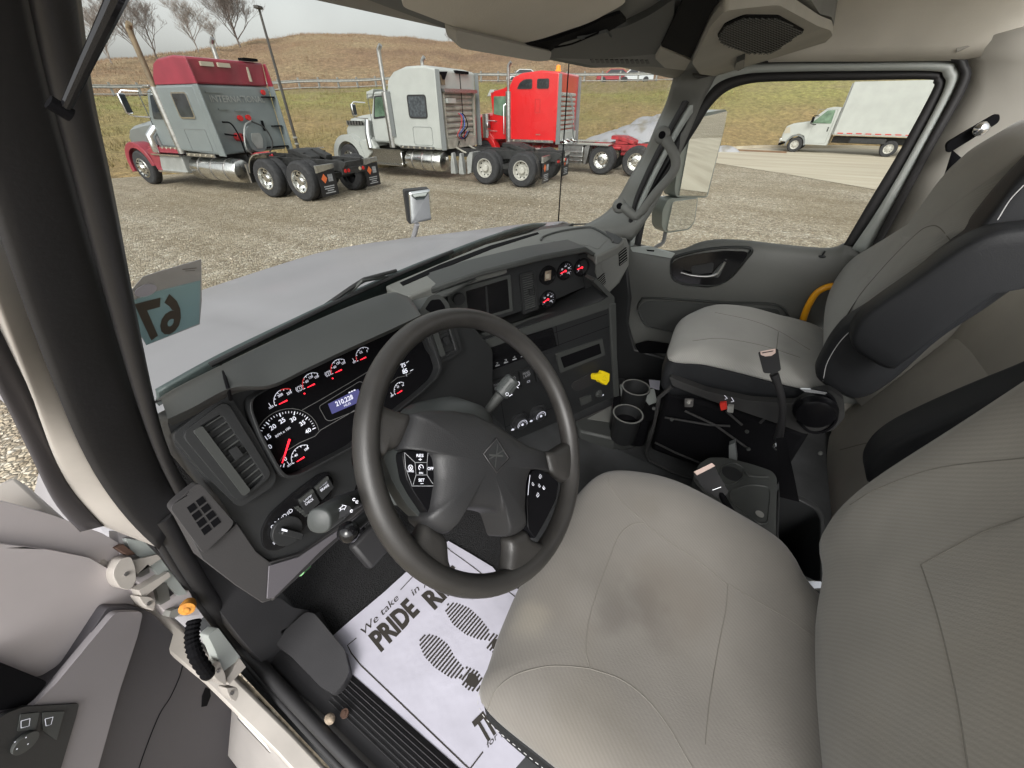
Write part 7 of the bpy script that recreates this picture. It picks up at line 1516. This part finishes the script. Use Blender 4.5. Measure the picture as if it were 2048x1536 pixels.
MB().lathe(PX(1555, 893, 1.06), (-1, .1, .3), [(.012, 0), (.011, .005), (.005, .009), (.001, .009)], 16).build('anchor_bolt', 'chrome', pb, smooth=60)
# =================================================================== CENTRE TRAY, BIN, CUP HOLDER
ct = thing('cup_tray', 'grey moulded plastic tray with cup recess and a coin, between the seats', 'cup tray', PZ(1480, 990, 1.36))
TF = Fr((0, 0, 1.38), (0, 0, 1), (1, 0, 0))
top_ = TF.P([(1385, 960), (1398, 928), (1418, 915), (1450, 915), (1500, 927), (1545, 942), (1554, 956), (1552, 1075), (1540, 1085), (1440, 1020)])
MB().slab(TF, rnd2(top_, .015), -.20, 0).build('tray_body', 'dash_grey', ct, bevel=.01, segs=4)
def tf(pts, h0, h1, name, m, r=.01, bev=.002, par=ct): return MB().slab(TF, rnd2(TF.P(pts), r), h0, h1).build(name, m, par, bevel=bev, segs=3)
rc_ = [V(TF.px(*p)) for p in ((1440, 965), (1452, 930), (1490, 935), (1500, 950), (1492, 968), (1530, 958), (1540, 962), (1536, 1060), (1520, 1050), (1452, 1000))]
# raised rims and sunken dish made of real depth: ring with inner floor
def dish(pts, depth, name):
    I = [V(TF.px(*p)) for p in pts]; I = [V(p[:2]) for p in rnd2(I, .012, 4)]; c = sum(I, V((0, 0)))/len(I)
    return MB().loft([[TF.p(*(c+(p-c)*s), h) for p in I] for s, h in ((1.06, .0005), (1.03, .004), (1.0, .004), (.97, .0015), (.92, .0012), (.02, .0012))]).build(name, 'dash_grey', ct, smooth=50)
dish([(1438, 958), (1444, 932), (1468, 926), (1488, 936), (1484, 956), (1468, 968), (1448, 970)], .03, 'cup_recess')
MB().disc(TF, TF.px(1464, 948), .030, .0012, .0022, 28).build('cup_floor', 'dash_dark', ct)
dish([(1462, 980), (1500, 970), (1535, 974), (1540, 986), (1534, 1046), (1518, 1048), (1480, 1018), (1458, 1002)], .02, 'coin_dish')
MB().tube([TF.p(*TF.px(x, y), .004) for x, y in ((1488, 940), (1496, 952), (1512, 955), (1535, 956))], .004, 8, smooth=4).build('tray_ridge', 'dash_grey', ct)
cn = TF.px(1518, 1030); tag(MB().disc(TF, cn, .011, .004, .006, 20).build('coin', 'galv'), 'shiny coin lying in the dish of the grey tray', 'coin')
bn = thing('floor_bin', 'black open storage bin between the tray and the driver backrest', 'storage bin', PZ(1610, 1080, 1.3))
BO = [V(TF.px(*p)) for p in ((1556, 975), (1600, 990), (1636, 1008), (1650, 1030), (1652, 1175), (1560, 1140), (1552, 1070))]
BI = [V(TF.px(*p)) for p in ((1561, 985), (1600, 1000), (1630, 1017), (1640, 1035), (1641, 1165), (1565, 1130), (1558, 1070))]
BO = rnd2(BO, .015); BI = rnd2(BI, .013); MB().ring(TF, BO, BI, -.2, 0).build('wall', 'dash_dark', bn, bevel=.003); MB().slab(TF, BI, -.2, -.19).build('bin_floor', 'black', bn)
# rear wall between seats
MB().slab(Fr((1.0, -.66, 1.15), (0, 1, .05)), [(-.9, -.0), (.95, -.0), (.95, .8), (-.9, .8)], -.05, 0).build('bunk_panel', 'trim_warm', cab, bevel=.03)
bp_ = Fr((1.2, -.56, 1.15), (0, .97, .24)); o = [(-.55, .0), (.38, .0), (.42, .3), (.40, .7), (.2, .8), (-.2, .8), (-.5, .75), (-.58, .4)]
bq = pad(bp_, o, [(.05, -.08), (.0, -.04), (.01, -.01), (.04, .005), (.1, .01), (.2, .012)], 'bunk_cushion', 'trim_warm', cab)
seam(bvh_of(bq), [(1680, 900), (1740, 885), (1800, 880), (1900, 870)], 'seam', 'seam_thread', cab)
# cup holder by centre stack
ch = thing('cup_holder', 'black floor cup holder with two cups beside the foot of the centre stack', 'cup holder', PZ(1250, 850, 1.25))
MB().slab(Fr((0, 0, 1.24), (0, 0, 1), (1, 0, 0)), Fr((0, 0, 1.24), (0, 0, 1), (1, 0, 0)).P([(1148, 842), (1225, 808), (1300, 800), (1315, 860), (1230, 878), (1160, 862)]), -.08, 0).build('base', 'dash_grey', ch, bevel=.01)
MB().slab(Fr((0, 0, 1.245), (0, 0, 1), (1, 0, 0)), Fr((0, 0, 1.245), (0, 0, 1), (1, 0, 0)).P([(1175, 838), (1222, 812), (1232, 835), (1220, 845)]), 0, .002).build('base_top', 'trim_grey', ch)
def cup(x, y, z, r, H, ro): 
    c = PZ(x, y, z); q = MB().lathe(c, (0, 0, 1), [(r*.8, -H), (r*.95, -H+.01), (r, -.01), (r+ro, -.004), (r+ro, 0), (r-.002, .001), (r-.004, -.02), (r*.85, -H*.8), (.001, -H*.8)], 32).build('cup', 'dash_dark', ch, smooth=50)
    MB().lathe(c+V((0, 0, .0015)), (0, 0, 1), [(r+ro*.9, 0), (r+ro*.9, .0012), (r+.0005, .0012), (r+.0005, 0)], 32, cap=False).build('cup_rim', 'trim_grey', q); return c
cup(1256, 828, 1.36, .052, .13, .006); cup(1272, 775, 1.40, .05, .12, .006)
hF = Fr((0, 0, 1.30), (0, 0, 1), (1, 0, 0))
for P, m_ in (([(1238, 778), (1252, 772), (1264, 785), (1258, 798), (1240, 800)], 'paint_frame'), ([(1282, 790), (1306, 786), (1312, 812), (1296, 818), (1282, 800)], 'paint_frame'), ([(1296, 768), (1318, 770), (1316, 788), (1298, 782)], 'paper')): MB().slab(hF, hF.P(P), .02, .024).build('bright_liner', m_, ch)
MB().slab(hF, rnd2(hF.P([(1234, 790), (1226, 800), (1222, 830), (1228, 845), (1300, 850), (1314, 820), (1320, 790), (1312, 765), (1250, 762)]), .02), -.12, .018).build('holder_body', 'buckle_black', ch, bevel=.01)
# =================================================================== PAPER MAT
pm = thing('paper_floor_mat', 'white paper floor mat printed with shoe prints and large lettering', 'paper mat', PZ(850, 1350, 1.166))
PF = Fr((0, 0, 1.168), (0, 0, 1), (1, 0, 0)); out = [(658, 1278), (704, 1238), (765, 1187), (830, 1128), (897, 1082), (935, 1104), (985, 1134), (1010, 1165), (1052, 1186), (1140, 1230), (1150, 1400), (1010, 1560), (900, 1600), (868, 1536), (800, 1458), (745, 1402), (712, 1362), (690, 1330)]
MB().slab(PF, PF.P(out), -.0012, 0).build('sheet', 'paper', pm)
for o_ in [textpx('We take', PF, (729, 1269), (799, 1197), (719, 1260), 'ink', pm, shear=.25), textpx('in your', PF, (827, 1192), (884, 1136), (820, 1181), 'ink', pm, shear=.25), textpx('for your business', PF, (976, 1496), (1090, 1382), (969, 1487), 'ink', pm, shear=.25)]: pass
for o_ in [textpx('PRIDE', PF, (761, 1303), (839, 1222), (732, 1277), 'ink', pm, bold=.045), textpx('RIDE', PF, (868, 1219), (931, 1154), (841, 1194), 'ink', pm, bold=.045), textpx('THANK YOU', PF, (968, 1488), (1110, 1340), (932, 1458), 'ink', pm, bold=.045)]: pass
for P in ([(713, 1276), (695, 1291), (703, 1307), (722, 1331), (790, 1396), (860, 1463), (932, 1532), (940, 1538), (966, 1504)], [(801, 1180), (827, 1152)], [(900, 1101), (930, 1122), (968, 1151)], [(1018, 1184), (1046, 1206)], [(890, 1092), (900, 1100)]): MB().line(PF, PF.P(P), .0028, .0008).build('border', 'ink', pm)
def zz(x, y): return (480+x*.3229, 1040+y*.3229)
def stripes(poly, d, sp, w_):
    P = [V(p) for p in poly]; d = V(d).normalized(); nn = V((-d.y, d.x)); ts = [p.dot(nn) for p in P]; t = min(ts)+sp*.5; mb = MB()
    while t < max(ts):
        xs = []
        for i in range(len(P)):
            a, b = P[i-1], P[i]; ta, tb = a.dot(nn)-t, b.dot(nn)-t
            if ta*tb < 0: q = a.lerp(b, ta/(ta-tb)); xs.append(q.dot(d))
        if len(xs) >= 2: x0, x1 = min(xs), max(xs); A = nn*t+d*x0; B = nn*t+d*x1; mb.line(PF, [A, B], w_, .0008)
        t += sp
    return mb
bd = V(PF.px(839, 1222))-V(PF.px(761, 1303))
for k, (S, Hl) in enumerate((([(1110, 770), (1118, 722), (1165, 706), (1225, 722), (1290, 772), (1330, 850), (1385, 915), (1372, 985), (1300, 978), (1205, 915), (1140, 845)], [(1405, 908), (1470, 935), (1504, 985), (1480, 1062), (1420, 1060), (1365, 1015)]), ([(1268, 560), (1290, 518), (1340, 512), (1420, 545), (1490, 610), (1550, 690), (1530, 745), (1480, 742), (1400, 712), (1320, 650)], [(1565, 698), (1640, 735), (1670, 800), (1640, 850), (1580, 835), (1520, 790)]))):
    sp2 = resample([PF.px(*zz(*p)) for p in S], 60); hp2 = [V(PF.px(*zz(*p))) for p in Hl]
    so = stripes(sp2, bd, .0088, .0048).build('shoe_print', 'ink', pm); st2 = stripes(hp2, bd, .0088, .0048).build('shoe_print', 'ink', pm)
    c = sum(hp2, V((0, 0)))/len(hp2); MB().slab(PF, rnd2([c+(p-c)*.62 for p in hp2], .01), 0, .0007).build('heel_print', 'ink', so)
mat('door_dark', (.06, .056, .063), .5, bump=.2, bscale=400, bdist=.0006)
MB().box((1.81, -.66, 1.5), (.03, .62, .85)).build('side_wall', 'trim_warm', cab, bevel=.005)
# =================================================================== DRIVER DOOR (open)
dd = thing('driver_door', 'open driver door with pale upper panel, dark armrest and mirror switch pad', 'truck door', (-.05, .78, 1.2))
def dpl(pts, h0, h1, name, m, r=.01, bev=.008, par=dd, fr=DD, segs=4): return MB().slab(fr, rnd2(fr.P(pts, 0), r) if r else fr.P(pts, 0), h0, h1).build(name, m, par, bevel=bev, segs=segs, smooth=50)
dpl([(-60, 1000), (0, 1002), (120, 1035), (215, 1070), (248, 1090), (262, 1130), (180, 1128), (-60, 1110)], -.05, -.012, 'window_frame', 'door_white', .004, .004)
dpl([(-80, 1085), (0, 1088), (100, 1100), (180, 1116), (238, 1150), (300, 1225), (470, 1420), (560, 1600), (-80, 1700)], -.06, -.002, 'door_skin', 'door_white', .006, .01)
dpl([(-40, 1322), (0, 1330), (78, 1356), (120, 1330), (200, 1208), (262, 1208), (290, 1222), (370, 1300), (460, 1395), (520, 1462), (538, 1500), (545, 1600), (-60, 1700)], -.002, .018, 'door_panel', 'door_dark', .008, .012)
mat('door_lit', (.24, .225, .235), .5, bump=.15, bscale=300, bdist=.0006)  # paler than the dark panel: light on the bevel is painted in
dpl([(-40, 1425), (30, 1405), (82, 1358), (205, 1214), (262, 1214), (252, 1260), (215, 1370), (150, 1600), (-60, 1700)], .016, .030, 'armrest', 'door_lit', .01, .013)
dpl([(-60, 1312), (0, 1324), (76, 1355), (40, 1400), (-60, 1418)], .002, .022, 'pull_recess', 'black', .006, .006)
SWF = Fr(DD.p(0, 0, .0305), DD.n, DD.u)
spn = MB().slab(SWF, rnd2(SWF.P([(-40, 1462), (10, 1425), (45, 1412), (156, 1406), (150, 1432), (100, 1600), (-60, 1600)], 0), .004), -.002, .003).build('switch_pad', 'dash_dark', dd, bevel=.0015)
for P in ([(40, 1428), (78, 1424), (70, 1458), (34, 1462)], [(84, 1424), (128, 1422), (112, 1480), (84, 1460)]): MB().slab(SWF, rnd2(SWF.P(P, .003), .0015), .003, .0045).build('switch', 'stalk_grey', spn, bevel=.001)
c = V(SWF.px(48, 1484, .004)); MB().disc(SWF, c, .0135, .003, .009, 32).build('mirror_dial', 'dash_grey', spn, bevel=.002)
m = MB()
for P in ([(42, 1442), (60, 1437), (58, 1452), (42, 1456), (42, 1442)], [(90, 1438), (106, 1434), (102, 1449), (92, 1452), (90, 1438)]): m.line(SWF, [SWF.px(*p, .0047) for p in P], .0007, .0048)
for x, y in ((52, 1475), (30, 1484), (56, 1488), (34, 1498)): q = V(SWF.px(x, y, .0092)); m.disc(SWF, q, .0008, .0091, .0094, 6)
m.build('symbol', 'print_white', spn)
ov = SWF.P([(412, 1375), (420, 1378), (422, 1392), (414, 1412), (404, 1414), (405, 1392)], -.011); MB().slab(Fr(DD.p(0, 0, .019), DD.n, DD.u), ov, -.001, .0004).build('screw_hole', 'black', dd)
MB().tube([DD.p(*DD.px(x, y, .018), .0185) for x, y in ((368, 1312), (360, 1350), (340, 1395), (318, 1430), (290, 1500), (270, 1560))], .0009, 6, smooth=4).build('panel_split', 'black', dd)
MB().tube([DD.p(*DD.px(x, y, -.002), -.001) for x, y in ((240, 1152), (300, 1228), (370, 1312), (450, 1400), (480, 1440))], .002, 6, smooth=3).build('edge_seal', 'door_white', dd)
